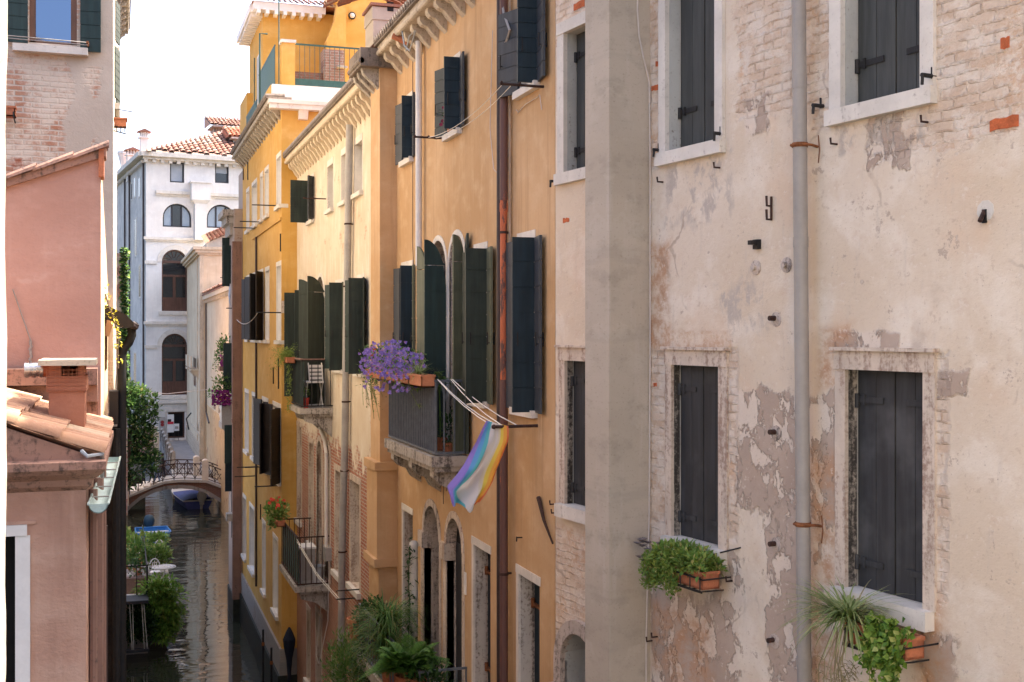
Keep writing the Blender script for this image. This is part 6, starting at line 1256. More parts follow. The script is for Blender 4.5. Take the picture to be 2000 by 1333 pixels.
for k, q in PW.items():
    a, b, zb, zt, ar = q; mb = MB(); fw_ = .13
    r0 = (b - a) / 2; zc = zt - r0 if ar else zt
    if ar:
        arch_ring(mb, FP, a + fw_, b - fw_, zt - fw_, fw_, -.30, -.22, 0, zfoot=zb)
    else: mb.fbox(FP, a, b, zt - fw_, zt, -.30, -.22); mb.fbox(FP, a, a + fw_, zb, zt - fw_, -.30, -.22); mb.fbox(FP, b - fw_, b, zb, zt - fw_, -.30, -.22)
    mb.fbox(FP, a + fw_, b - fw_, zb, zb + fw_, -.30, -.22)
    fm = M['darkwood'] if k.startswith('sq') or k.startswith('ar') else woodpaint('brown_window_wood', (.10, .05, .035), None, .2)
    if k.startswith('tall'):
        mb.fbox(FP, a + fw_, b - fw_, zc - .08, zc + .14, -.30, -.21); mb.fbox(FP, a + fw_, b - fw_, zc - 1.35, zc - 1.15, -.30, -.21); mb.fbox(FP, (a + b) / 2 - .12, (a + b) / 2 + .12, zb + fw_, zc - 1.35, -.30, -.21); mb.fbox(FP, a + fw_, b - fw_, zb + fw_, zb + 1.25, -.29, -.23)
        for g in range(1, 7): g_ = math.pi * g / 7; c = (a + b) / 2; mb.tube([FP.P(c + .3 * math.cos(g_), zc + .1 + .3 * math.sin(g_), -.25), FP.P(c + (r0 - .1) * math.cos(g_), zc + (r0 - .1) * math.sin(g_), -.25)], .022, 4)
    if k.startswith('arch'):
        for g in (.33, .66): mb.fbox(FP, a + (b - a) * g - .07, a + (b - a) * g + .07, zb, zt - .25, -.30, -.22)
    wn = mb.build('window' if k != 'door' else 'door', fm, pal)
    mb = MB(); mb.fbox(FP, a, b, zb, zt, -.36, -.33); mb.build('pane', M['dark'] if k == 'door' else M['glass_pal'] if 'glass_pal' in M else M['glass'], wn)
    if k.startswith('sq'):
        mb = MB(); mb.fbox(FP, a + fw_, b - fw_, zb + fw_ + (.0 if k == 'square_a' else .8), zt - fw_, -.325, -.305); mb.build('blind', plain('grey_blind', (.36, .40, .45), .6, .06, 2), wn)
    if k.startswith('arch'):
        gl = [(a + .1, a + (b - a) * .31), (b - (b - a) * .31, b - .1)] if k == 'arch_a' else [(a + .1, b - .1)]
        for q0, q1 in gl:
            mb = MB(); ps = []
            n_ = 8; c = (a + b) / 2
            for e in range(n_ + 1): x = q0 + (q1 - q0) * e / n_; ps.append((x, zc + math.sqrt(max(0, (r0 - .06) ** 2 - (x - c) ** 2))))
            mb.prism([FP.P(q0, zb + .1, -.32)] + [FP.P(x, z, -.32) for x, z in ps] + [FP.P(q1, zb + .1, -.32)], FP.n * .015); mb.build('blind', plain('blue_grey_pane', (.30, .37, .45), .35, .08, 1.5), wn)
for k in ('tall_a', 'tall_b'):
    a, b, zb, zt, _ = PW[k]; mb = MB(); arch_ring(mb, FP, a, b, zt, .42, 0, .05, 0); mb.build('arch_moulding', M['stone'], pal); mb = MB(); mb.fbox(FP, a - 1.5, a - .45, zt - 1.35, zt - 1.05, 0, .12); mb.build('impost', M['stone'], pal); mb = MB(); mb.fbox(FP, a - .3, b + .3, zb - .35, zb - .02, 0, .12); mb.build('sill', M['stone'], pal); mb = MB()
    mb.fbox(FP, a - 1.6, b + 1.3, zt + .85, zt + 1.1, 0, .22); mb.fbox(FP, a - 1.45, b + 1.3, zt + .7, zt + .85, 0, .12); mb.build('moulding', M['palazzo_side'] if False else M['stone'], pal)
mb = MB(); mb.fbox(FP, FP.s(304), SP1, FP.z(380, 382), FP.z(380, 376), 0, .25); mb.fbox(FP, FP.s(304), SP1, FP.z(380, 386), FP.z(380, 382) - .003, 0, .12); mb.build('string_course', M['stone'], pal); mb = MB(); mb.fbox(FP, FP.s(304), SP1, FP.z(340, 788), FP.z(340, 783), 0, .25); mb.build('string_course', M['stone'], pal)
mb = MB(); mb.fbox(FP, -.5, SP1, zpt - .12, zpt + .28, -.1, .75); mb.fbox(FP, -.3, SP1, zpt - .36, zpt - .12, -.1, .45)
k = -.2
while k < SP1: mb.fbox(FP, k, k + .32, zpt - .62, zpt - .36, -.02, .36); k += .72
pco = mb.build('cornice', M['stone'], pal)
mb = MB(); mb.fbox(FS, -.5, 26, zpt - .12, zpt + .28, -.1, .75); k = .3
while k < 26: mb.fbox(FS, k, k + .32, zpt - .62, zpt - .36, -.02, .36); k += .72
mb.build('cornice', M['stone'], pal)
mb = MB(); mb.fbox(FP, FP.s(305), FP.s(362), zf0 - 1.5, FP.z(340, 783), 0, .06); 
mb2 = MB(); a, b, zb, zt, _ = PW['door']
mb2.fbox(FP, 1.0, a - .2, zf0, FP.z(340, 790), 0, .10); mb2.fbox(FP, a - .2, b + .3, zt + .05, FP.z(340, 790), 0, .10); mb2.build('ground_floor_cladding', M['stone'], pal)
# roof (hip) with visible tile rows
zr0 = zpt + .3; fap = Fac(FP.P(0, 0, -9.5)[:2], FP.u[:2], FP.n[:2]); hh = fap.z(462, 251) - zr0
apx = fap.s(462)
mb = MB(); o_ = FP.P(apx, zr0 + hh + .2, -9.5); e0 = FP.P(apx, zr0, .7); dn = (e0 - o_)
seg = dn.length / 14
coppi(mb, FP.P(apx - .2, zr0 + hh + .1, -9.5), FP.u, dn, FP.n * .3 + Vector((0, 0, 1)), 30, 14, .52, seg, rnd)
for r in range(30):                                 # the hip side: rows shorten towards the corner
    x = apx - .52 * (r + 1); fr = max(0.0, 1 - (r + 1) * .52 / (apx + .4)); n_ = max(1, int(14 * fr)); st_ = FP.P(x, zr0 + hh * fr + .05, .7 - 10.2 * fr)
    if x > -.5: coppi(mb, st_, FP.u, dn, FP.n * .3 + Vector((0, 0, 1)), 1, n_, .52, seg, rnd)
mb.poly([FP.P(-.4, zr0, .7), FP.P(apx + 18, zr0, .7), FP.P(apx + 18, zr0 + hh, -9.5), FP.P(apx, zr0 + hh, -9.5)]); mb.poly([FP.P(-.4, zr0, .7), FP.P(apx, zr0 + hh, -9.5), FP.P(-.4, zr0, -26)]); mb.poly([FP.P(apx, zr0 + hh, -9.5), FP.P(apx + 18, zr0 + hh, -9.5), FP.P(apx + 18, zr0, -26), FP.P(-.4, zr0, -26)])
rfp = mb.build('roof', M['tile_far'], pal)
def pl_at(d): return Fac(FP.P(0, 0, d)[:2], FP.u[:2], FP.n[:2])
for (df, db, pl0, pr0, yw, ye, yr, nm, mt, mw) in ((-3.5, -6.0, 457, 500, 296, 268, 250, 'dormer', 'tile', 'stone'), (-11.5, -14.0, 420, 500, 268, 248, 232, 'belvedere', 'tile_far', 'stone_balcony')):
    fa, fb2 = pl_at(df), pl_at(db); x0, x1 = fa.s(pl0), fa.s(pr0); ze, zr_ = fa.z(450, ye), fb2.z(450, yr); sl2 = (zr_ - ze) / (df + .5 - db)
    mb = MB(); mb.fbox(fa, x0, x1, fa.z(450, yw) - 1.2, ze - .02, db - df, -.3); mb.fbox(fa, x0 - .3, x1, ze - .18, ze - .023, db - df, .45); mb.build(nm, M[mt if False else mw], rfp)
    mb = MB(); dn2 = FP.n * 1 + Vector((0, 0, -sl2)); L2 = (df + .5 - db) * math.sqrt(1 + sl2 * sl2); top = fa.P(x0 - .6, zr_ + .03, db - df); coppi(mb, top, FP.u, dn2, FP.n * sl2 + Vector((0, 0, 1)), int((x1 - x0 + .6) / .42), 6, .42, L2 / 6, rnd)
    mb.poly([fa.P(x0 - .6, zr_ - .05, db - df), fa.P(x1, zr_ - .05, db - df), fa.P(x1, ze - .02, .5), fa.P(x0 - .6, ze - .02, .5)]); mb.poly([fa.P(x0 - .6, zr_ - .05, db - df), fa.P(x0 - .6, ze - .02, .5), fa.P(x0 - .6, ze - .02, db - df)]); mb.build(nm + '_roof', M[mt], rfp)
# chimneys along the side
for (px, w_, pt, pc, pbm, dd) in ((282, 15, 252, 266, 300, -3), (259, 20, 288, 300, 345, -10)):
    fd = Fac(FP.P(0, 0, dd)[:2], FP.u[:2], FP.n[:2]); x0, x1 = fd.s(px - w_ / 2), fd.s(px + w_ / 2); mb = MB(); zc0, zc1, zc2 = fd.z(px, pbm + 10), fd.z(px, pc + 4), fd.z(px, pt + 6); mb.fbox(fd, x0, x1, zc0, zc1, -(x1 - x0), 0); mb.fbox(fd, x0 - .12, x1 + .12, zc1, zc1 + .12, -(x1 - x0) - .12, .12)
    for g in range(4): u_ = x0 + (x1 - x0 - .14) * g / 3; mb.fbox(fd, u_, u_ + .14, zc1 + .12, zc2, -.14, 0)
    mb.fbox(fd, x0, x1, zc1 + .12, zc2, -(x1 - x0), -(x1 - x0) + .2)
    co_ = mb.build('chimney', M['palazzo'], pal, fac=FP); mb = MB(); zt_ = fd.z(px, pt); mb.prism([fd.P(x0 - .28, zc2, .25), fd.P(x1 + .28, zc2, .25), fd.P((x0 + x1) / 2, zt_, .25)], FP.n * -(x1 - x0 + .5)); mb.build('chimney_hood', M['tile_far'], co_)
fd = Fac(FP.P(0, 0, -16)[:2], FP.u[:2], FP.n[:2]); mb = MB(); c = fd.P(fd.s(245), fd.z(245, 345), 0); mb.lathe(c, [(.45, 0), (.5, 1.2), (.75, 2.2), (.8, 2.25), (.8, 2.5), (.0, 2.5)], 10); mb.build('chimney', M['palazzo'], pal, fac=FP)
# side wall windows and drainpipes
for (l, r_, t_, b_) in ((271, 274, 350, 385), (262, 265, 350, 385), (257, 259, 360, 390), (272, 275, 520, 580), (264, 267, 430, 500), (262, 266, 690, 750)):
    mb = MB(); s0_, s1_ = sorted((FS.s(l), FS.s(r_))); zz0, zz1 = FS.z(l, b_), FS.z(l, t_); mb.fbox(FS, s0_ - .15, s1_ + .15, zz0 - .15, zz1 + .15, -.02, .03); wn = mb.build('window', M['stone'], pal); mb = MB(); mb.fbox(FS, s0_, s1_, zz0, zz1, .0, .035); mb.build('pane', M['glass'], wn)
for px in (282.5, 255, 246): s_ = FS.s(px); mb = MB(); mb.tube([FS.P(s_, zf0, .12), FS.P(s_, zpt - .4, .12)], .09, 6); mb.build('drainpipe', M['pipe_dark'], pal)
s_, z_ = FP.sz(389, 395); mb = MB(); w_ = .85; mb.fbox(FP, s_ - w_, s_ + w_, FP.z(389, 393), FP.z(389, 360), .02, 1.0); mb.fbox(FP, s_ - w_ - .1, s_ + w_ + .1, FP.z(389, 360), FP.z(389, 357), .02, 1.1); mb.fbox(FP, s_ - w_ * .6, s_ + w_ * .6, FP.z(389, 470), FP.z(389, 400), .02, .8); mb.hexa([FP.P(s_ - w_ * .6, FP.z(389, 400), .02), FP.P(s_ + w_ * .6, FP.z(389, 400), .02), FP.P(s_ + w_ * .6, FP.z(389, 400), .8), FP.P(s_ - w_ * .6, FP.z(389, 400), .8), FP.P(s_ - w_ , FP.z(389, 393), .02), FP.P(s_ + w_, FP.z(389, 393), .02), FP.P(s_ + w_, FP.z(389, 393), 1.0), FP.P(s_ - w_, FP.z(389, 393), 1.0)]); mb.build('chimney_breast', M['palazzo'], pal, fac=FP)
# doorway posters
for px, py0, py1, w_, nm, lb, spec in ((317, 815, 848, .26, 'notice_board', 'grey notice board with two red discs left of the palazzo door', 'discs'), (333, 810, 845, .30, 'banner', 'tall white banner with a dark and red block at the palazzo entrance', 'block'), (345, 828, 842, .22, 'notice_board', 'small pale sign inside the dark palazzo doorway', 'plain')):
    s_ = FP.s(px, .5); t = thing(nm, lb, 'sign', FP.P(s_, zf0, .5)); mb = MB(); z1, z0 = FP.z(px, py0, .5), FP.z(px, py1, .5); mb.fbox(FP, s_ - w_, s_ + w_, z0, z1, .48, .52); mb.build('panel', M['white'] if spec != 'discs' else M['zinc2'], t); mb = MB(); mb.fbox(FP, s_ - w_ * .8, s_ - w_ * .7, zf0, z0, .48, .52); mb.build('leg', M['iron'], t); mb = MB(); mb.fbox(FP, s_ + w_ * .7, s_ + w_ * .8, zf0, z0, .48, .52); mb.build('leg', M['iron'], t)
    if spec == 'discs': mb = MB(); [mb.lathe(FP.P(s_, FP.z(px, y, .5), .52), [(.16, 0), (.16, .01), (0, .012)], 12, 0, FP.n) for y in (825, 830)]; mb.build('discs', plain('dull_red', (.25, .03, .03), .7), t)
    if spec == 'block': mb = MB(); mb.fbox(FP, s_ - w_ * .85, s_ + w_ * .2, FP.z(px, 824, .5), FP.z(px, 819, .5), .522, .53); mb.build('dark_block', M['sh_brown'], t); mb = MB(); mb.fbox(FP, s_ - w_ * .9, s_ + w_ * .9, FP.z(px, 829, .5), FP.z(px, 824, .5), .522, .53); mb.build('red_block', plain('poster_red', (.5, .03, .05), .6), t)
    if spec == 'plain': mb = MB(); mb.fbox(FP, s_ - w_ * .7, s_ + w_ * .7, FP.z(px, 838, .5), FP.z(px, 833, .5), .522, .53); mb.build('grey_block', M['zinc'], t)
# fondamenta, its parapet posts and the brick garden wall
mb = MB(); mb.box(3.45, 9, 88, 112, -1.6, zf0); struct(mb, 'pavement', M['paving'])
mb = MB(); mb.box(3.45, 8, 84.5, 88, -1.6, zf0 - .02); struct(mb, 'quay', M['stone_balcony'])
mb = MB(); mb.box(-8, 1.6, 83, 111, -1.6, zf0); struct(mb, 'garden_ground', M['bed'])
t = thing('stone_parapet', 'low stone parapet with rounded posts along the walkway beyond the bridge', 'parapet', (3.45, 98, zf0))
mb = MB(); mb.box(3.45, 3.7, 88, 111, zf0, zf0 + .45); mb.build('wall', M['stone_balcony'], t); p0_ = None
for k in range(7):
    y = 88.3 + k * 3.5
    if p0_ is None: mb = MB(); mb.box(3.38, 3.77, y - .2, y + .2, zf0, zf0 + 1.15); mb.lathe((3.575, y, zf0 + 1.15), [(.2, 0), (.19, .06), (.12, .14), (0, .18)], 8); p0_ = mb.build('post', M['stone_balcony'], t); yy = y
    else: copy_part(p0_, t, (0, y - yy, 0))
fb_ = YF(97); t = thing('garden_wall', 'red brick garden wall behind the tree at the left of the walkway', 'wall', (2.2, 97, zf0)); mb = MB(); mb.box(-6, 2.75, 97, 97.4, zf0, fb_.z(300, 838)); mb.build('brickwork', M['brick'], t, fac=fb_); mb = MB(); mb.box(-6, 2.8, 96.95, 97.45, fb_.z(300, 838), fb_.z(300, 834)); mb.box(2.5, 2.9, 96.9, 97.5, zf0, fb_.z(308, 845)); mb.build('coping', M['cornice_cream'], t)

# ================================================================== the bridge
Yb = 78.0; fb = YF(Yb); W_ = 2.6
def bp(px, py, dy=0): x, z = fb.sz(px, py); return Vector((x, Yb + dy, z))
br = thing('footbridge', 'low arched stone and brick footbridge with iron railings over the canal', 'bridge', (fb.s(350), Yb, 0))
deck = [(236, 975), (252, 967), (301, 947), (322, 940), (349, 937), (403, 938), (430, 948), (452, 958), (475, 968)]
arch = [(246, 1003), (256, 992), (275, 976), (300, 963), (325, 956), (349, 954), (375, 956), (405, 965), (430, 981), (452, 999), (462, 1008)]
ring = [(240, 998), (256, 984), (275, 968.5), (300, 956), (325, 949.3), (349, 947.4), (375, 949.3), (405, 958), (430, 973.5), (452, 991), (470, 1003)]
def poly_at(pts, x):
    for k in range(len(pts) - 1):
        if pts[k][0] <= x <= pts[k + 1][0]: g = (x - pts[k][0]) / (pts[k + 1][0] - pts[k][0]); return pts[k][1] * (1 - g) + pts[k + 1][1] * g
    return pts[0][1] if x < pts[0][0] else pts[-1][1]
xs = [246 + (462 - 246) * k / 40 for k in range(41)]
mb = MB(); mr = MB(); md = MB()
for k in range(40):
    a, b = xs[k], xs[k + 1]
    A = [bp(a, poly_at(ring, a)), bp(b, poly_at(ring, b)), bp(b, poly_at(deck, b) + 5), bp(a, poly_at(deck, a) + 5)]; A = [A[0], A[1], Vector((A[2].x, A[2].y, max(A[2].z, A[1].z + .005))), Vector((A[3].x, A[3].y, max(A[3].z, A[0].z + .005)))]
    mb.hexa(A[:2] + [q + Vector((0, W_, 0)) for q in A[1::-1]] + A[3:1:-1] + [q + Vector((0, W_, 0)) for q in A[2:]])
    B = [bp(a, poly_at(arch, a), -.04), bp(b, poly_at(arch, b), -.04), bp(b, poly_at(ring, b), -.04), bp(a, poly_at(ring, a), -.04)]; mr.hexa(B[:2] + [q + Vector((0, W_ + .08, 0)) for q in B[1::-1]] + B[3:1:-1] + [q + Vector((0, W_ + .08, 0)) for q in B[2:]])
    D = [bp(a, poly_at(deck, a) + 5, -.1), bp(b, poly_at(deck, b) + 5, -.1), bp(b, poly_at(deck, b), -.1), bp(a, poly_at(deck, a), -.1)]; md.hexa(D[:2] + [q + Vector((0, W_ + .2, 0)) for q in D[1::-1]] + D[3:1:-1] + [q + Vector((0, W_ + .2, 0)) for q in D[2:]])
M['deck_stone'] = stonemat('deck_stone', (.46, .45, .43), (.20, .19, .18), .35); mb.build('spandrel', M['brick_far'], br, fac=fb); mr.build('arch_ring', M['bridge_stone'], br); md.build('deck', M['deck_stone'], br)
mb = MB(); x0 = bp(462, 1000); mb.box(x0.x - .1, X2 + .3, Yb - .5, Yb + W_ + .5, -1.6, bp(460, 962).z); mb.build('abutment', M['stone_balcony'], br); mb = MB(); x0 = bp(250, 1000); mb.box(-6, x0.x, Yb - .3, Yb + W_ + .3, -1.6, bp(250, 970).z); mb.build('abutment', M['stone_balcony'], br)
for (px, dy) in ((401, -.02), (388, W_ - .3)):
    p = bp(px, poly_at(deck, px)); zt = fb.z(401, 901); mb = MB(); mb.box(p.x - .2, p.x + .2, p.y + dy, p.y + dy + .36, p.z - .05, zt); mb.lathe((p.x, p.y + dy + .18, zt), [(.22, 0), (.2, .06), (.1, .12), (0, .14)], 8); mb.build('post', M['stone'], br)
for dy in (.05, W_ - .1):
    mb = MB(); st_ = [300, 318, 340, 361, 381, 398, 405, 420, 437, 452] if dy < 1 else [300, 325, 350, 370, 385, 400, 420, 440, 452]
    T = []; B0 = []
    for px in st_: d_ = bp(px, poly_at(deck, px), dy); T.append(d_ + Vector((0, 0, 1.02))); B0.append(d_ + Vector((0, 0, .1)))
    mb.tube(T, .035, 5); mb.tube(B0, .025, 5)
    for k in range(len(st_)): mb.tube([B0[k] - Vector((0, 0, .1)), T[k]], .028, 5)
    for k in range(len(st_) - 1): mb.tube([B0[k], T[k + 1]], .018, 4); mb.tube([T[k], B0[k + 1]], .018, 4); c = (B0[k] + T[k + 1]) / 2; mb.tube([c + Vector((.16 * math.cos(g * 1.05), 0, .16 * math.sin(g * 1.05))) for g in range(7)], .014, 4, cap=False)
    mb.build('railing', M['ironred'], br)
for k in range(4):                                  # steps at the left end
    p = bp(258 + k * 13, poly_at(deck, 258 + k * 13)); mb = MB(); mb.box(p.x - .1, p.x + .42, Yb + .1, Yb + W_ - .1, p.z - .05, p.z + .14); mb.build('step', M['stone'], br)
for px in (253, 270): p = bp(px, poly_at(deck, px)); mb = MB(); mb.tube([p, p + Vector((0, 0, 1.0))], .03, 5); mb.build('rail_post', M['ironred'], br)

# ================================================================== boats
def boat(name, label, stern, heading, L, Wd, hgt, hull, mi_in, cover=None, cover_mat=None, motor=None):
    t = thing(name, label, 'boat', (stern[0], stern[1], 0)); hd = Vector((math.sin(R_(heading)), math.cos(R_(heading)), 0)); sd = Vector((hd.y, -hd.x, 0)); o_ = Vector((stern[0], stern[1], 0))
    def sec(tt): wv = Wd / 2 * (1 - .12 * (1 - tt)) * math.sqrt(max(0, 1 - max(0, (tt - .45) / .55) ** 2.2)); return wv, hgt * (1 + .35 * tt * tt)
    N_ = 12; mb = MB(); rings = []
    for k in range(N_ + 1):
        tt = k / N_; wv, hz_ = sec(tt); c = o_ + hd * L * tt; rings.append([c - sd * wv + Vector((0, 0, hz_)), c - sd * wv * .75 + Vector((0, 0, .02)), c + Vector((0, 0, -.18)), c + sd * wv * .75 + Vector((0, 0, .02)), c + sd * wv + Vector((0, 0, hz_))])
    for k in range(N_):
        for q in range(4): mb.poly([rings[k][q], rings[k][q + 1], rings[k + 1][q + 1], rings[k + 1][q]])
    mb.poly(rings[0]); mb.build('hull', hull, t)
    mb = MB(); mb.tube([r[0] for r in rings], .045, 6); mb.tube([r[4] for r in rings], .045, 6); mb.tube([rings[0][0], rings[0][4]], .045, 6); mb.build('gunwale', M['boat_white'] if cover else mi_in, t)
    mb = MB()
    if cover:
        a0, a1 = cover
        G = []
        for k in range(13):
            tt = a0 + (a1 - a0) * k / 12; wv, hz_ = sec(tt); c = o_ + hd * L * tt; row = []
            for q in range(9): g = -1 + q / 4; row.append(c + sd * wv * 1.04 * g + Vector((0, 0, hz_ + .34 * (1 - g * g) * math.sin(math.pi * min(1, .15 + .8 * k / 12)) + .03)))
            G.append(row)
        for k in range(12):
            for q in range(8): mb.poly([G[k][q], G[k][q + 1], G[k + 1][q + 1], G[k + 1][q]])
        mb.build('cover', cover_mat, t, smooth=True); mb = MB(); G = [[r[0], (r[0] + r[4]) / 2 + Vector((0, 0, .05)), r[4]] for r in rings]
        for k in range(int(N_ * a1), N_):
            for q in range(2): mb.poly([G[k][q], G[k][q + 1], G[k + 1][q + 1], G[k + 1][q]])
        mb.build('foredeck', M['boat_white'], t)
    else:
        for k in range(N_): mb.poly([rings[k][0] - Vector((0, 0, .25)), rings[k][4] - Vector((0, 0, .25)), rings[k + 1][4] - Vector((0, 0, .25)), rings[k + 1][0] - Vector((0, 0, .25))])
        mb.build('floor', mi_in, t); mb = MB()
        for tt in (.3, .6): wv, hz_ = sec(tt); c = o_ + hd * L * tt; mb.hexa([c - sd * wv + Vector((0, 0, hz_ - .1)), c + sd * wv + Vector((0, 0, hz_ - .1)), c + sd * wv + hd * .3 + Vector((0, 0, hz_ - .1)), c - sd * wv + hd * .3 + Vector((0, 0, hz_ - .1)), c - sd * wv + Vector((0, 0, hz_ - .06)), c + sd * wv + Vector((0, 0, hz_ - .06)), c + sd * wv + hd * .3 + Vector((0, 0, hz_ - .06)), c - sd * wv + hd * .3 + Vector((0, 0, hz_ - .06))])
        mb.build('thwart', M['boat_white'], t)
    if motor:
        mc, tilt, ml = motor; c = o_ - hd * .22 + Vector((0, 0, hgt + .25)) + sd * ml; ax = (Vector((0, 0, 1)) * math.cos(tilt) - hd * math.sin(tilt)); mb = MB(); mb.lathe(c, [(.0, -.34), (.20, -.30), (.30, -.05), (.31, .15), (.24, .36), (.1, .44), (0, .46)], 12, 0, ax); mo = mb.build('outboard_motor', mc, t, smooth=True); mb = MB(); mb.tube([c - ax * .3, c - ax * 1.0], [.11, .08], 8); mb.box(c.x - .14, c.x + .14, c.y - .02, c.y + .18, c.z - .5, c.z - .25); mb.build('leg', M['iron'] if mc is M['boat_teal'] else M['zinc2'], t)
    return t
fw_ = YF(79.3); M['cowl_white'] = plain('pale_grey_cowl', (.50, .49, .48), .35, .12, 3)
boat('motorboat', 'white motorboat under a navy blue cover passing beneath the bridge', (fw_.s(387), 79.3), -7, 6.4, 2.1, .55, M['canvas_blue'], M['boat_white'], (.0, .64), M['canvas_blue'], (M['cowl_white'], .25, .2))
fw_ = YF(69.6); boat('rowing_boat', 'small light blue open boat with a dark teal tilted outboard moored at the left bank', (fw_.s(295), 69.6), 178, 3.7, 1.95, .5, M['boat_blue'], M['boat_blue'], None, None, (M['boat_teal'], -.35, .1))

# ================================================================== left bank, near to far
fJ = YF(2.3); xj = fJ.s(12); near = thing('near_house', 'rough pale stone wall edge of the nearest house, cut by the left margin', 'house', (xj - 1, -3, 0))
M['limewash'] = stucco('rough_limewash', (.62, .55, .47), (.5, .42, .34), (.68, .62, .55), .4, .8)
mb = MB(); ny, nz = 6, 160
FJ = XL(xj); g = {}
for i in range(ny + 1):
    for j in range(nz + 1):
        y = 1.2 + 1.1 * i / ny; z = 9.6 + 4.2 * j / nz; r_ = (.0015 * math.sin(z * 9) + .001 * math.sin(z * 23 + 1) + rnd.uniform(-.0006, .0006)); g[i, j] = Vector((xj + r_, y + .006 * math.sin(z * 11) * (i == ny), z))
for i in range(ny):
    for j in range(nz): mb.poly([g[i, j], g[i + 1, j], g[i + 1, j + 1], g[i, j + 1]])
for j in range(nz): mb.poly([g[ny, j], g[ny, j] + Vector((-3, .02, 0)), g[ny, j + 1] + Vector((-3, .02, 0)), g[ny, j + 1]])
mb.build('wall_edge', stucco('darkened_limewash', (.33, .29, .24), None, None, .5, .9), near, fac=FJ); mb = MB(); mb.box(xj - 6, xj - .012, -14, 2.29, -1, 9.6); mb.box(xj - 6, xj - .012, -14, 2.29, 13.8, 19); mb.box(xj - 6, xj - .012, -14, 1.2, 9.6, 13.8); mb.build('wall', M['limewash'], near, fac=FJ)  # edge strip: darker copy of the limewash, keeps the sunlit face below white
mb = MB(); mb.hexa([(xj - 6.3, -14.3, 19.002), (xj + .3, -14.3, 19.002), (xj + .3, 2.6, 19.002), (xj - 6.3, 2.6, 19.002), (xj - 3.2, -14.3, 20.6), (xj - 2.8, -14.3, 20.6), (xj - 2.8, 2.6, 20.6), (xj - 3.2, 2.6, 20.6)]); mb.build('roof', M['tile_far'], near)

# small pink house with the tiled roof
Yp = 9.8; fp = YF(Yp); xc = fp.s(168); x_l = -7.0; zmt, zmb = fp.z(100, 895), fp.z(100, 945)
Yq = 12.6; fq2 = YF(Yq)
ph = thing('small_pink_house', 'low salmon pink house with sunlit tiled roof, stout chimney and a white window surround', 'house', (xc - 1, Yp + 1, 0))
wL, wR, wT = fp.s(-40), fp.s(30), fp.z(20, 1047)
mb = MB(); sheet(mb, fp, x_l, xc, 0, zmt, [(wL, wR, 7.2, wT, False)], .25, 0, 1); mb.poly([(xc, Yp, 0), (xc + .09, Yq, 0), (xc + .09, Yq, zmt), (xc, Yp, zmt)]); mb.poly([(x_l, Yp, 0), (x_l, Yq, 0), (x_l, Yq, zmt), (x_l, Yp, zmt)])
mb.build('wall', [M['pink2'], M['white']], ph, fac=Fac((0, 0), (.8, .6), (-.6, .8)))
mb = MB(); mb.fbox(fp, wR, fp.s(59), 7.2, wT - .002, -.1, .02); mb.fbox(fp, wL - .1, fp.s(53), wT, fp.z(20, 1026), -.1, .03); wn = mb.build('window', M['white'], ph); mb = MB(); mb.fbox(fp, wL, wR, 7.2, wT, -.3, -.24); mb.build('pane', M['dark'], wn); mb = MB(); mb.fbox(fp, wL - .12, fp.s(70), fp.z(20, 1026) + .002, fp.z(20, 1019), -.1, .012); mb.build('lintel', M['pink2'], wn, fac=fp)
M['pink_mould'] = stonemat('dirty_pink_moulding', (.36, .205, .15), (.10, .065, .05), .6)
mb = MB(); xe = fp.s(204)
pr = [(.0, zmb - .06), (.05, zmb - .02), (.07, zmb + .03), (.16, zmb + .08), (.20, zmb + .12), (.20, zmt - .02), (.0, zmt)]
for k in range(len(pr) - 1):
    (d0, a0), (d1, a1) = pr[k], pr[k + 1]; mb.poly([(x_l, Yp - d0, a0), (xc + d0 * .75, Yp - d0, a0), (xc + d1 * .75, Yp - d1, a1), (x_l, Yp - d1, a1)]); mb.poly([(xc + d0 * .75, Yp - d0, a0), (xc + .09 + d0 * .5, Yq, a0), (xc + .09 + d1 * .5, Yq, a1), (xc + d1 * .75, Yp - d1, a1)])
mb.build('cornice', M['pink_mould'], ph)
rt = random.Random(11); zr_e = zmt + .03; sl = math.tan(R_(21)); xr0 = fp.s(196)
mb = MB(); rows_ = 15; pitch = .205; Ltot = 4.2; sg_ = 12
dn = Vector((math.cos(R_(21)), .0, -math.sin(R_(21)))); coppi(mb, Vector((xr0, Yp - .12, zr_e)) - dn * Ltot, (0, 1, 0), dn, (math.sin(R_(21)), 0, math.cos(R_(21))), rows_, sg_, pitch, Ltot / sg_, rt, 0, 8)
p0 = Vector((xr0, Yp - .1, zr_e - .02)); mb.poly([p0, p0 + Vector((0, Yq - Yp + .1, 0)), p0 + Vector((0, Yq - Yp + .1, 0)) - dn * Ltot, p0 - dn * Ltot]); rfo = mb.build('roof', M['tile_near'], ph, smooth=True)
mb = MB(); e_ = p0 - dn * Ltot; mb.prism([p0 + Vector((0, .02, -.02)), e_ + Vector((0, .02, -.02)), Vector((e_.x, Yp - .08, zmt - .05)), Vector((p0.x, Yp - .08, zmt - .05))], (0, .16, 0)); mb.build('verge', M['pink_mould'], ph)
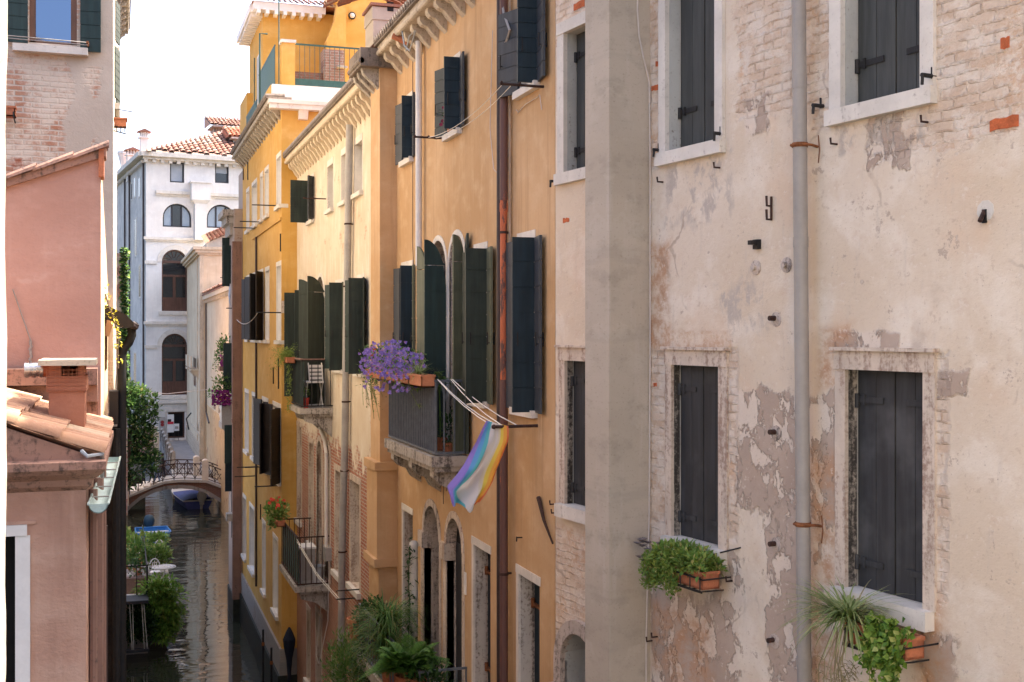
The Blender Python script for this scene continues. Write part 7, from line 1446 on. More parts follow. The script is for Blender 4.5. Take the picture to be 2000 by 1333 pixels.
# flashing at the corner and the green gutter
ga, gb = Vector((YF(9.5).s(192), 9.5, YF(9.5).z(192, 985))), Vector((YF(13.2).s(221), 13.2, YF(13.2).z(221, 893)))
def gutter(a, b, r, name, mat, parent, n=10):
    mb = MB(); ax = (b - a).normalized(); sd = ax.cross(Vector((0, 0, 1))).normalized(); i = len(mb.v)
    for c in (a, b):
        for rr in (r, r * .9):
            for k in range(n + 1): g_ = math.pi * k / n; mb.v.append(c + sd * math.cos(g_) * rr + Vector((0, 0, -math.sin(g_) * rr)))
    m_ = n + 1
    for k in range(n):
        mb.f.append([i + k, i + k + 1, i + 2 * m_ + k + 1, i + 2 * m_ + k]); mb.m.append(0); mb.f.append([i + m_ + k, i + m_ + k + 1, i + 3 * m_ + k + 1, i + 3 * m_ + k]); mb.m.append(0)
    for e in (a + ax * .01, b - ax * .01): mb.poly([e + sd * math.cos(math.pi * k / n) * r * .96 + Vector((0, 0, -math.sin(math.pi * k / n) * r * .96)) for k in range(n + 1)])
    for sg in (1, -1): mb.tube([a + sd * sg * r, b + sd * sg * r], r * .13, 5)
    o = mb.build(name, mat, parent); 
    for t_ in (.12, .3, .48, .66, .84):
        mb = MB(); c = a.lerp(b, t_); mb.tube([c + sd * math.cos(math.pi * k / 8) * r * 1.06 + Vector((0, 0, -math.sin(math.pi * k / 8) * r * 1.06)) for k in range(9)], .006, 4); mb.tube([c + sd * r, c - sd * r], .006, 4); mb.build('gutter_strap', M['zinc'], o)
gutter(ga, gb, .072, 'gutter', M['copper_green'], ph)
mb = MB(); mb.tube([Vector((fp.s(160), Yp - .12, zmt + .06)), Vector((fp.s(172), Yp - .16, zmt + .02)), Vector((fp.s(200), Yp - .1, zmt + .03)), ga + Vector((.02, .5, .15))], .016, 6); mb.build('flashing', M['lead'], ph)
# chimney
Yc = 10.7; fc = YF(Yc); x0, x1 = fc.s(95), fc.s(165); dpt = .62; zt_, zb_ = fc.z(130, 714), zmt - .3
mb = MB(); mb.box(x0, x1, Yc, Yc + dpt, zb_, fc.z(130, 765)); mb.box(x0 - .015, x1 + .015, Yc - .015, Yc + dpt + .015, fc.z(130, 765) + .001, fc.z(130, 735)); mb.box(x0, x0 + .1, Yc, Yc + dpt, fc.z(130, 735), zt_); mb.box(x1 - .12, x1, Yc, Yc + dpt, fc.z(130, 735), zt_); mb.box(x0 + .1, x1 - .12, Yc + .22, Yc + dpt, fc.z(130, 735), zt_); mb.box((x0 + x1) / 2 + .02, (x0 + x1) / 2 + .09, Yc, Yc + .2, fc.z(130, 735), zt_)
M['chim'] = stucco('chimney_render', (.52, .22, .13), (.42, .17, .10), (.58, .29, .19), .2, .4)
ch = mb.build('chimney', M['chim'], ph, fac=Fac((0, 0), (.8, .6), (-.6, .8))); mb = MB(); mb.box(fc.s(76), fc.s(188), Yc - .15, Yc + dpt + .12, zt_ + .001, fc.z(130, 703)); mb.build('cap_slab', M['cornice_cream'], ch); mb = MB()
k = x0 - .015
while k < x1: mb.tube([(k, Yc - .02, fc.z(130, 765)), (k, Yc - .02, fc.z(130, 720))], .0025, 3); k += .034
k = fc.z(130, 762)
while k < fc.z(130, 722): mb.tube([(x0 - .015, Yc - .02, k), (x1 + .015, Yc - .02, k)], .0025, 3); k += .034
mb.build('wire_mesh', M['chim'], ch)
mb = MB(); zq = fc.z(60, 725); a_ = fc.s(44); mb.tube([(a_, Yc + .25, zq), (x0 - .06, Yc + .25, zq + .008)], .062, 14); [mb.tube([(a_ + q, Yc + .25, zq), (a_ + q + .03, Yc + .25, zq)], .068, 14) for q in (.0, .06, .12)]; mb.build('metal_flue', M['alu'], ch, smooth=True)
mb = MB(); mb.tube([(x0 - .07, Yc + .25, zq + .006), (x0 + .05, Yc + .25, zq + .01)], .066, 12); mb.build('flue_collar', M['terracotta'], ch)
mb = MB(); [mb.box(fp.s(14) - .6, fp.s(85) + .35, Yq - .28 + .12 * k, Yq - .05, zmt + .46 - .17 * k, zmt + .62 - .17 * k) for k in range(3)]; mb.build('stacked_tiles', M['pink_mould'], ph)
# canal side ribs of the small pink house
for y, r_ in ((10.15, .035), (10.9, .05), (11.8, .035)): mb = MB(); mb.tube([(xc + .035 + (y - Yp) * .03, y, .5), (xc + .035 + (y - Yp) * .03, y, zmb - .1)], r_, 8); mb.build('drainpipe', M['pink2'] if False else M['brownstone'], ph)

# tall pink wall house behind it
th = thing('tall_pink_house', 'taller terracotta pink house with a sloping tiled top edge', 'house', (fq2.s(100), Yq + 3, 0)); xr = fq2.s(197); xl_ = -7.5
ztr, ztl = fq2.z(193, 296), fq2.z(14, 352); sl_ = (ztr - ztl) / (fq2.s(193) - fq2.s(14)); zfar = ztr - sl_ * (xr - xl_); Y5 = 20.0
mb = MB(); mb.poly([(xl_, Yq, 0), (xr, Yq, 0), (xr, Yq, ztr), (xl_, Yq, zfar)]); mb.poly([(xr, Yq, 0), (xr, Y5, 0), (xr, Y5, ztr - 1.2), (xr, Yq + 2, ztr - .3), (xr, Yq, ztr)], 1); mb.poly([(xl_, Yq, zfar), (xr, Yq, ztr), (xr, Yq + .5, ztr), (xl_, Yq + .5, zfar)]); mb.poly([(xl_, Yq, 0), (xl_, Y5, 0), (xl_, Y5, zfar), (xl_, Yq, zfar)])
mb.build('wall', [M['pink'], stucco('sunlit_side_stucco', (.60, .42, .26), None, None, .4)], th, fac=Fac((0, 0), (.8, .6), (-.6, .8)))  # canal side painted paler than the front, to carry the sun on it
mb = MB(); dn = Vector((1, 0, sl_)).normalized(); nseg = 18; coppi(mb, Vector((xr + .04, Yq - .09, ztr + .02)) - dn * 6.5, (0, 1, 0), dn, (0, 0, 1), 2, nseg, .17, 6.5 / nseg, rt); mb.hexa([(xl_, Yq - .05, zfar - .05), (xr + .05, Yq - .05, ztr - .05), (xr + .05, Yq + .3, ztr - .05), (xl_, Yq + .3, zfar - .05), (xl_, Yq - .05, zfar + .03), (xr + .05, Yq - .05, ztr + .03), (xr + .05, Yq + .3, ztr + .03), (xl_, Yq + .3, zfar + .03)]); mb.build('verge_tiles', M['pink_mould'], th)
mb = MB(); mb.box(xr - .02, xr + .03, Yq - .06, Yq + .25, ztr - .26, ztr + .02); mb.build('verge_end_tile', M['terracotta'], th)
mb = MB(); a_, b_ = (fq2.s(25), Yq - .02, fq2.z(25, 565)), (fq2.s(60), Yq - .02, fq2.z(60, 665)); mb.tube([a_, b_, (fq2.s(62), Yq - .02, fq2.z(62, 700))], .006, 4); mb.tube([(fq2.s(68), Yq - .02, fq2.z(68, 730)), (fq2.s(83), Yq - .02, fq2.z(83, 775))], .006, 4); mb.build('wire', M['zinc'], th)
mb = MB(); [mb.tube([(b_[0] + .012 * (k % 2), Yq - .03, b_[2] - .05 * k), (b_[0] - .012 * (k % 2), Yq - .03, b_[2] - .05 * (k + 1))], .014, 5) for k in range(6)]; mb.build('chain', M['zinc'], th)
mb = MB(); mb.tube([(xr + .02, Yq + .3, 9.5), (xr + .02, Yq + .3, 4)], .05, 6); mb.build('drainpipe', M['pipe_dark'], th)

# brick and plaster house behind, with the window reflecting the blue sky
f5 = YF(Y5); x5 = f5.s(221); h5 = thing('old_brick_house', 'tall brick house with patchy plaster and a green shuttered window reflecting blue sky', 'house', (f5.s(100), Y5 + 6, 0)); z5 = 22.0
def m5(u, v, px0, py0, px1, py1, nz, m, soft=.08, amp=1.0):
    s0, s1 = f5.s(px0), f5.s(px1); z1, z0 = f5.z(110, py0), f5.z(110, py1)
    du = m.math('SUBTRACT', m.math('ABSOLUTE', m.math('SUBTRACT', u, (s0 + s1) / 2)), (s1 - s0) / 2); dv = m.math('SUBTRACT', m.math('ABSOLUTE', m.math('SUBTRACT', v, (z0 + z1) / 2)), (z1 - z0) / 2)
    return m.ss(m.math('ADD', m.math('MAXIMUM', du, dv), m.math('MULTIPLY', m.math('SUBTRACT', nz, .5), amp)), soft, -soft)
m = NT('patchy_brick_and_plaster'); uv = m.uv(); U, V_, _ = m.sep(uv); n1 = m.noise(uv, 1.2, 6, .62); n2 = m.noise(uv, 5, 6, .68); n3 = m.noise(uv, 18, 4, .7)
bc, bf = bricknodes(m, uv, (.42, .19, .11), (.52, .32, .22), (.55, .45, .36), .26, .085, .016, .03)
bc = m.mix(m.ss(m.math('ADD', m.math('MULTIPLY', n1, .5), m.math('MULTIPLY', n2, .5)), .42, .56), bc, (.64, .53, .42)); bc = m.mix(m.math('MULTIPLY', m.ss(n3, .55, .7), .35), bc, (.40, .27, .19))
pl_ = m.mix(m.ss(n1, .35, .65), (.50, .41, .325), (.56, .47, .38))
pm = m.mx(m5(U, V_, 135, 115, 178, 250, n1, m, .05, 1.3), m5(U, V_, 140, 240, 175, 420, n1, m, .05, 1.0), m5(U, V_, 196, 100, 240, 420, n1, m, .05, 1.2), m5(U, V_, 170, -100, 240, 130, n1, m, .05, .8), m5(U, V_, 150, 350, 260, 700, n1, m, .05, .6))
rd = m5(U, V_, 14, 300, 60, 350, n1, m, .05, 1.2); bc = m.mix(m.math('MULTIPLY', rd, m.ss(n2, .4, .6)), bc, (.36, .13, .075))
col = m.mix(pm, bc, pl_); col = m.mix(m.math('MULTIPLY', m.ss(n3, .6, .72), .35), col, (.25, .18, .14))
M['brickplaster'] = m.done(col, .92, m.bump(m.math('SUBTRACT', n2, m.math('MULTIPLY', m.math('SUBTRACT', 1.0, pm), m.math('MULTIPLY', bf, .7))), .7, .02))
wa, wb_, wz0, wz1 = f5.s(57), f5.s(150), f5.z(100, 86), f5.z(100, -60)
mb = MB(); sheet(mb, f5, -9, x5, 0, z5, [(wa, wb_, wz0, wz1, False)], .2, 0, 0); msd = MB(); msd.poly([(x5, Y5, 0), (x5, 44, 0), (x5, 44, z5), (x5, Y5, z5)]); mb.poly([(-9, 44, 0), (x5, 44, 0), (x5, 44, z5), (-9, 44, z5)]); mb.poly([(-9, Y5, z5), (x5, Y5, z5), (x5, 44, z5), (-9, 44, z5)])
mb.build('wall', M['brickplaster'], h5, fac=Fac((0, 0), (1, .001), (-.001, 1))); msd.build('side_wall', stucco('pale_canal_side', (.46, .40, .32), (.36, .31, .24), None, .6), h5, fac=XL(x5))
mb = MB(); fw__ = .09; mb.fbox(f5, wa, wa + fw__, wz0, wz1, -.14, -.04); mb.fbox(f5, wb_ - fw__, wb_, wz0, wz1, -.14, -.04); mb.fbox(f5, wa, wb_, wz0, wz0 + .05, -.14, -.04); wn = mb.build('window', woodpaint('brown_frame', (.16, .08, .05), None, .3), h5)
m = NT('sky_mirror_pane'); m.b.inputs['Metallic'].default_value = 1.0; M['skyglass'] = m.done((.15, .20, .28), .03)
mb = MB(); gt = math.tan(R_(2)); mb.poly([f5.P(wa + fw__, wz0 + .05, -.10), f5.P(wb_ - fw__, wz0 + .05, -.10), f5.P(wb_ - fw__, wz1, -.10), f5.P(wa + fw__, wz1, -.10)]); mb.build('pane', M['skyglass'], wn)
mb = MB(); mb.fbox(f5, f5.s(26), f5.s(172), f5.z(100, 107), f5.z(100, 93), -.1, .15); mb.build('sill', M['stone'], wn)
leaf_shutter((f5.s(55), Y5 - .06), (-1, -.06), f5.s(55) - f5.s(12), wz0 - .04, wz1, 6).build('shutter', M['sh_green'], wn); leaf_shutter((f5.s(157), Y5 - .06), (1, -.06), f5.s(197) - f5.s(157), wz0 - .1, wz1, 6).build('shutter', M['sh_green'], wn)
for z in (f5.z(100, 84), f5.z(100, 89)): mb = MB(); mb.tube([f5.P(f5.s(14), z, .28), f5.P(f5.s(172), z - .02, .28)], .008, 4); mb.build('wire', M['zinc'], h5)
mb = MB(); mb.tube([f5.P(f5.s(172), f5.z(172, 92), 0), f5.P(f5.s(172), f5.z(172, 92), .35)], .02, 5); mb.build('line_bracket', M['rust'], h5)
zc5 = f5.z(28, 228); t = thing('flower_pot', 'sunlit terracotta pot hung on the brick wall beside the left margin', 'flower pot', f5.P(f5.s(24), zc5 - .1, .25)); mb = MB(); trough(mb, f5, f5.s(2), f5.s(33), f5.z(20, 234), .16, .12, .32); mb.build('box', M['terracotta'], t); mb = MB(); [mb.tube([f5.P(f5.s(q), zc5 - .1, .0), f5.P(f5.s(q), f5.z(20, 235), .33), f5.P(f5.s(q), f5.z(20, 225), .33)], .01, 4) for q in (6, 30)]; mb.build('iron_holder', M['iron'], t); mb = MB(); mb.box(f5.s(4), f5.s(31), Y5 - .30, Y5 - .14, f5.z(20, 231), f5.z(20, 224)); mb.build('soil', M['soil'], t)
F5 = XL(x5)
cornice(h5, F5, Y5, 44, z5 + .3, 30, .36, 'stone_balcony', ch=.4, cw=.16)
mb = MB(); mb.hexa([(-9.3, Y5 - .3, z5 + .40), (x5 + .4, Y5 - .3, z5 + .40), (x5 + .4, 44.3, z5 + .40), (-9.3, 44.3, z5 + .40), (-5, Y5 - .3, z5 + 2.2), (-4, Y5 - .3, z5 + 2.2), (-4, 44.3, z5 + 2.2), (-5, 44.3, z5 + 2.2)]); mb.build('roof', M['tile_far'], h5)
for y, pa, pb_ in ((24, 90, 190), (27.5, 0, 80), (30, 120, 200), (34, 130, 200)): fy = YF(y); z1, z0 = fy.z(230, pa), fy.z(230, pb_); leaf_shutter((x5 + .02, y), (.18, 1), .5, z0, z1, 7).build('shutter', M['sh_dkolive'], h5); mb = MB(); mb.fbox(F5, y + .6, y + 1.6, z0 - .12, z0, 0, .1); mb.build('sill', M['stone'], h5)
fy = YF(20.8); xx = fy.s(231); t = thing('flower_pot', 'glowing orange terracotta pot in a small iron bracket high on the sunlit wall edge', 'flower pot', (xx, 20.8, fy.z(231, 250))); mb = MB(); mb.box(fy.s(223), fy.s(247), 20.7, 20.95, fy.z(231, 248), fy.z(231, 234)); mb.box(fy.s(222), fy.s(249), 20.68, 20.97, fy.z(231, 235), fy.z(231, 232)); mb.build('pot', M['terracotta'], t); mb = MB()
for px in (228, 236, 244): mb.tube([(fy.s(px), 20.7, fy.z(231, 249)), (fy.s(px), 20.7, fy.z(231, 260))], .008, 4)
mb.tube([(fy.s(222), 20.7, fy.z(231, 258)), (fy.s(246), 20.7, fy.z(231, 263))], .010, 4); mb.tube([(fy.s(222), 20.8, fy.z(231, 249)), (fy.s(247), 20.8, fy.z(231, 249))], .010, 4); mb.tube([(fy.s(230), 20.8, fy.z(231, 214)), (fy.s(259), 20.8, fy.z(258, 219))], .008, 4); mb.build('iron_holder', M['iron'], t)
# dark little roof over the canal with its bent rain pipe
y0 = 15.6; fe = YF(y0)
def ep(px, py, y=0): x, z = fe.sz(px, py); return Vector((x, y0 + y, z))
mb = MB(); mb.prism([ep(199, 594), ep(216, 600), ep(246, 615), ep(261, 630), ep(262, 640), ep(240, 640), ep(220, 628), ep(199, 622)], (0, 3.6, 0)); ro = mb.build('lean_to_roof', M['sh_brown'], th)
mb = MB(); mb.tube([ep(258, 634, 0.1), ep(264, 637, .1), ep(266, 640, 3.0)], .05, 8); mb.build('gutter', M['pipe_dark'], th)
mb = MB(); mb.prism([ep(209, 625), ep(222, 628), ep(213, 658), ep(202, 656)], (0, .3, 0)); mb.build('rafter', woodpaint('brown_rafter', (.42, .24, .13), None, .3), th)  # rafter end in its own brown
mb = MB(); mb.tube([ep(257, 640, .3), ep(258, 655, .3), ep(252, 670, .3), ep(240, 684, .3), ep(238, 700, .3), Vector((ep(238, 700).x, y0 + .3, .3))], .058, 10); mb.build('drainpipe', M['iron'], th, smooth=True)
xd = ep(227, 700).x; mb = MB(); mb.tube([Vector((xd, y0 + .2, fe.z(227, 840))), Vector((xd, y0 + .2, .2))], .05, 8); mb.build('drainpipe', M['iron'], th)  # black pipe added to fill the shadow band beside the bent pipe
mb = MB(); mb.box(ep(213, 0).x, ep(231, 0).x, y0 + .05, y0 + .5, fe.z(220, 830), fe.z(220, 765)); mb.build('meter_box', M['sh_brown'], th)
mb = MB(); mb.box(ep(206, 0).x, ep(233, 0).x, y0 + .55, y0 + 3.2, 0, fe.z(220, 840)); mb.build('dark_side_wall', plain('shadow_dark_render', (.05, .04, .035), .85, .4, 4, .4), th)  # shadow of the recess painted in as a near-black wall
t = thing('climbing_vine', 'thin climbing vine with yellow green leaves below the dark little roof', 'vine', ep(213, 690, -.1)); mb = MB(); pts = [ep(*q, -.12) for q in ((206, 575), (212, 598), (218, 610), (224, 630), (229, 650), (230, 680), (231, 720))]; mb.tube(pts, .010, 5); mb.build('stem', M['bark'], t); mb = MB()
for k in range(70): i_ = rnd.randrange(len(pts) - 1); p = pts[i_].lerp(pts[i_ + 1], rnd.random()) + Vector((rnd.gauss(0, .03), rnd.uniform(-.1, .05), rnd.gauss(0, .04))); mb.leaf(p, Vector((rnd.uniform(-1, 1), rnd.uniform(-1, .2), rnd.uniform(-1, .5))), Vector((0, 0, 1)), rnd.uniform(.03, .06), .03)
for k in range(22): mb.leaf(ep(rnd.uniform(198, 212), rnd.uniform(560, 596), -.05), Vector((rnd.uniform(-1, 1), -1, rnd.uniform(-.5, 1))), Vector((0, 0, 1)), .06, .03)
mb.build('foliage', leafmat('yellow_vine_leaf', (.40, .36, .04), (.62, .50, .06)), t)  # yellow is the leaves' own colour

# ivy covered house end far on the left
yi = 70.0; fi = YF(yi); xi = fi.s(249); ih = thing('ivy_house', 'narrow ivy covered brick end wall beside the white palazzo', 'house', (xi - 1, yi, 0)); zi = fi.z(243, 495); mb = MB(); mb.box(-7, xi, yi, yi + 7, 1.2, zi); mb.build('wall', M['brick'], ih, fac=fi); mb = MB()
for k in range(1500):
    px = rnd.uniform(236, 250); z = rnd.uniform(7, zi + .3); x = fi.s(px); mb.leaf(Vector((x, yi - .05 - rnd.random() * .25, z)), Vector((rnd.uniform(-1, 1), -1, rnd.uniform(-1, .4))), Vector((0, -.3, 1)), rnd.uniform(.15, .32), .2, rnd.choice((0, 0, 1)))
mb.build('ivy', [M['leaf_dark'], M['leaf_ivy']], ih)

# tree leaning out from the garden bank
yt = 70.5; ft_ = YF(yt); t = thing('garden_tree', 'dense dark green tree leaning over the water before the bridge', 'tree', (.1, yt, 1.5)); zc = lambda py: ft_.z(270, py); xt = lambda px: ft_.s(px)
mb = MB(); mb.tube([(.0, yt, .9), (.15, yt, 3), (.5, yt - .1, 5), (.9, yt, 7.2)], [.22, .18, .13, .06], 8)
for q in range(7): z = 3 + q * .6; mb.tube([(.2 + q * .08, yt, z), (.2 + q * .08 + rnd.uniform(-.8, 1.2), yt + rnd.uniform(-.7, .7), z + 1.0)], [.07, .025], 6)
mb.build('trunk', M['bark'], t); mb = MB()
for (px, py, rx, rz, n_) in ((268, 775, .75, .7, 520), (258, 800, .9, .9, 600), (272, 830, .95, .8, 620), (262, 862, .95, .9, 620), (280, 880, .8, .8, 520), (264, 912, .95, .8, 560), (292, 845, .45, .5, 170), (296, 800, .5, .45, 150), (301, 778, .3, .22, 70), (300, 815, .3, .3, 80), (296, 905, .5, .5, 170), (306, 893, .35, .3, 80), (248, 760, .6, .6, 300), (248, 940, .6, .5, 260), (300, 925, .3, .25, 70)):
    mb.leaves((xt(px), yt + rnd.uniform(-.4, .3), zc(py)), (rx, rx, rz), n_, .24, rnd, .55, .25, mis=[0, 0, 0, 1] if py > 790 else [0, 1, 1])
mb.build('crown', [leafmat('tree_leaf_dark', (.016, .045, .014), (.05, .105, .03)), M['leaf_mid']], t)
# bank below the tree
mb = MB(); mb.box(-7, .25, 57, 77.5, -1.6, 1.2); struct(mb, 'garden_bank', M['e_wall'], fac=Fac((0, 0), (.7, .7), (0, 1)))
t = thing('boundary_post', 'pale weathered post standing at the water by the bridge foot', 'post', (fb.s(247), 76.5, 1.2)); mb = MB(); xq = fb.s(247.5); mb.lathe((xq, 76.5, .8), [(.12, 0), (.12, 2.4), (.16, 2.42), (.16, 2.55), (.05, 2.7), (0, 2.72)], 8); mb.build('shaft', M['stone_pale'], t)

# planted terrace at the water's edge
Y0t, Y1t = 44.2, 54.0; fT = YF(Y0t); zT = 2.0; xT1 = fT.s(289)
gt_ = thing('water_terrace', 'small paved terrace with black railing at the foot of the left bank', 'terrace', (0, Y0t + 3, 0))
mb = MB(); mb.box(-7, xT1, Y0t, Y1t, -1.6, zT - .12); mb.build('base', M['e_wall'], gt_, fac=Fac((0, 0), (.7, .7), (0, 1))); mb = MB(); mb.box(-7, xT1 + .06, Y0t - .06, Y1t, zT - .118, zT); mb.build('paving', M['stone'], gt_)
mb = MB(); 
for k in range(7): x = xT1 - .03 - k * .36; mb.tube([(x, Y0t + .03, zT), (x, Y0t + .03, zT + 1.15)], .02 if k else .035, 5)
for k in range(12): mb.tube([(xT1 - .03, Y0t + .03 + k * .8, zT), (xT1 - .03, Y0t + .03 + k * .8, zT + 1.15)], .02, 5)
mb.tube([(-2.3, Y0t + .03, zT + 1.15), (xT1 - .03, Y0t + .03, zT + 1.15), (xT1 - .03, Y1t - .5, zT + 1.15)], .025, 5); mb.build('railing', M['iron'], gt_)
def px3(px, py, y): f_ = YF(y); x, z = f_.sz(px, py); return Vector((x, y, z))
def bush(name, label, px, py, y, rad, n, sz, mat, base=None, seed=0, pots=True, mis=None, shell=.3):
    c = px3(px, py, y); zb = zT if base is None else base; t = thing(name, label, 'potted plant' if pots else 'plant', (c.x, y, zb)); mb = MB()
    if pots: hh = max(.22, min(.45, (c.z - rad[2]) - zb + .15)); pot(mb, Vector((c.x, y, zb)), .2, hh); mb.build('pot', M['terracotta'], t); mb = MB(); mb.tube([(c.x, y, zb + hh * .8), (c.x, y, c.z)], .025, 5); mb.build('stem', M['bark'], t); mb = MB()
    mb.leaves(c, rad, n, sz, rnd, .6, shell, mis=mis); mb.build('foliage', mat, t); return t
bush('potted_plant', 'round fresh green bush closest to the blue boat on the terrace', 306, 1057, 52.6, (.5, .5, .36), 650, .17, M['leaf_bright'])
bush('potted_plant', 'full rounded light green bush in the middle of the terrace', 306, 1088, 49.0, (.58, .52, .5), 900, .17, M['leaf_bright'], mis=None)
bush('potted_plant', 'leafy mid green plant behind the black drainpipe on the terrace', 248, 1070, 49.5, (.5, .5, .75), 700, .17, M['leaf_bright']); bush('potted_plant', 'dark leaved plant between bushes at the terrace railing', 270, 1085, 48.2, (.5, .45, .62), 600, .17, M['leaf_mid']); bush('potted_plant', 'slim upright yellowish plant in front of the blue boat', 279, 1052, 50.5, (.16, .2, .45), 110, .13, M['leaf_yellow'])
t = thing('potted_plant', 'square terracotta planter with pale blooms just inside the railing', 'potted plant', px3(268, 1145, 45.2)); mb = MB(); c = px3(268, 1146, 45.2); mb.box(c.x - .38, c.x + .38, 45.0, 45.5, zT, zT + .55); mb.build('planter', M['brownstone'], t); mb = MB(); mb.leaves((c.x, 45.25, zT + .85), (.45, .3, .32), 200, .12, rnd); mb.build('foliage', M['leaf_dark'], t)
flower_heads(t, 'flower', M['petal_white'], [Vector((c.x + rnd.uniform(-.4, .5), 45.0, zT + .75 + rnd.uniform(-.1, .35))) for k in range(20)], .05, rnd)
# weeping plants spilling into the canal
t = thing('weeping_plant', 'big bright green feathery plant spilling from the terrace edge to the water', 'plant', px3(315, 1180, 44.5)); mb = MB()
for (px, py, rx, rz, n_) in ((308, 1150, .75, .5, 620), (325, 1175, .75, .7, 700), (300, 1175, .6, .6, 400), (332, 1205, .5, .6, 520), (318, 1225, .6, .5, 420), (322, 1240, .4, .35, 200)): c = px3(px, py, 44.3); mb.leaves(c, (rx, .6, rz), int(n_ * 1.7), .2, rnd, .34, .1, up=-.25, mis=[0, 0, 1])
for k in range(80):
    p = px3(rnd.uniform(296, 345), rnd.uniform(1180, 1235), 44.2); mb.blade(p, Vector((rnd.uniform(-.3, .5), -.4, .3)), rnd.uniform(.4, .8), .03, 2.4, rnd, 0, 5)
mb.build('foliage', [leafmat('weeping_leaf', (.10, .23, .03), (.25, .42, .06)), M['leaf_yellow']], t)
t = thing('weeping_plant', 'dark leafy shrub hanging below the black railing beside the water', 'plant', px3(270, 1215, 43.6)); mb = MB()
for (px, py, r_) in ((258, 1195, .5), (278, 1205, .5), (265, 1228, .55), (290, 1215, .4), (285, 1238, .35), (250, 1235, .45)): mb.leaves(px3(px, py, 43.8), (r_, .4, r_), 260, .13, rnd, .6, .2)
mb.build('foliage', M['leaf_dark'], t)
# plank swing / hanging shelf on ropes
ysw = 43.2; a_, b_ = px3(236, 1272, ysw), px3(291, 1272, ysw); c_, d_ = px3(243, 1178, ysw), px3(284, 1178, ysw); t = thing('hanging_plank', 'dark plank hung on white ropes under the railing close to the water', 'plank', (a_ + b_) / 2); mb = MB(); mb.box(a_.x, b_.x, ysw - .15, ysw + .15, a_.z - .06, a_.z + .02); mb.build('plank', M['darkwood'], t); mb = MB(); mb.box(c_.x - .1, d_.x + .1, ysw - .1, ysw + .9, c_.z - .05, c_.z + .06); mb.build('top_bar', M['darkwood'], t)
for px0, px1 in ((253, 258), (259, 261), (277, 282), (281, 288)): mb = MB(); mb.tube([px3(px0, 1180, ysw), px3(px1, 1270, ysw)], .014, 5); mb.build('rope', M['rope'], t)
# white wrought iron chairs
def iron_chair(c, rz, label):
    t = thing('garden_chair', label, 'chair', c, 'white wrought iron garden chairs'); t.rotation_euler = (0, 0, rz); mb = MB(); mb.lathe((c[0], c[1], c[2] + .43), [(0, .0), (.21, 0), (.22, .012), (.21, .03), (0, .03)], 16); mb.build('seat', M['white'], t)
    for q in range(4):
        g_ = math.pi / 4 + q * math.pi / 2; mb = MB(); mb.tube([(c[0] + .18 * math.cos(g_), c[1] + .18 * math.sin(g_), c[2] + .43), (c[0] + .23 * math.cos(g_), c[1] + .23 * math.sin(g_), c[2])], .014, 5); mb.build('leg', M['white'], t)
    mb = MB(); mb.tube([(c[0] + .22 * math.cos(a), c[1] + .02 * 0 + .2, c[2] + .45 + .45 * math.sin(a)) for a in [math.pi * k / 10 for k in range(11)]], .018, 5)
    for s_ in (-.11, 0, .11): mb.tube([(c[0] + s_, c[1] + .2, c[2] + .45), (c[0] + s_ * .6, c[1] + .2, c[2] + .72), (c[0] + s_ * 1.2, c[1] + .2, c[2] + .84)], .011, 4)
    for z in (.58, .70): mb.tube([(c[0] + .07 * math.cos(a), c[1] + .2, c[2] + z + .07 * math.sin(a)) for a in [math.pi * 2 * k / 8 for k in range(9)]], .009, 4)
    mb.build('backrest', M['white'], t); return t
c = px3(313, 1125, 46.6); iron_chair((c.x - .2, 46.6, zT), .0, 'white wrought iron chair just above the big feathery plant'); c = px3(320, 1065, 50.8); iron_chair((c.x - .25, 50.8, zT), -.4, 'white wrought iron chair between the two round bushes')
c = px3(320, 1128, 46.2); t = thing('garden_table', 'white lacy round garden table beside the feathery plant', 'table', (c.x, 46.0, zT)); mb = MB(); mb.tube([(c.x, 46.0, zT), (c.x, 46.0, zT + .7)], .03, 6); mb.lathe((c.x, 46.0, zT), [(.2, 0), (.16, .03), (.03, .05)], 10); mb.build('leg', M['white'], t); mb = MB()
for r_ in (.42, .30, .17): mb.tube([(c.x + r_ * math.cos(k * .3307), 46.0 + r_ * math.sin(k * .3307), zT + .71) for k in range(20)], .022, 5, cap=False)
for k in range(16): g_ = k * math.pi / 8; mb.tube([(c.x + .05 * math.cos(g_), 46.0 + .05 * math.sin(g_), zT + .71), (c.x + .42 * math.cos(g_), 46.0 + .42 * math.sin(g_), zT + .71)], .012, 4)
mb.build('tabletop', M['white'], t)
# terrace supports reach out over the water so the planted edge is carried
mb = MB(); mb.box(xT1 - .3, xT1 + .9, Y0t + .5, Y1t, zT - .25, zT - .125); mb.build('overhang', M['stone_balcony'], gt_)

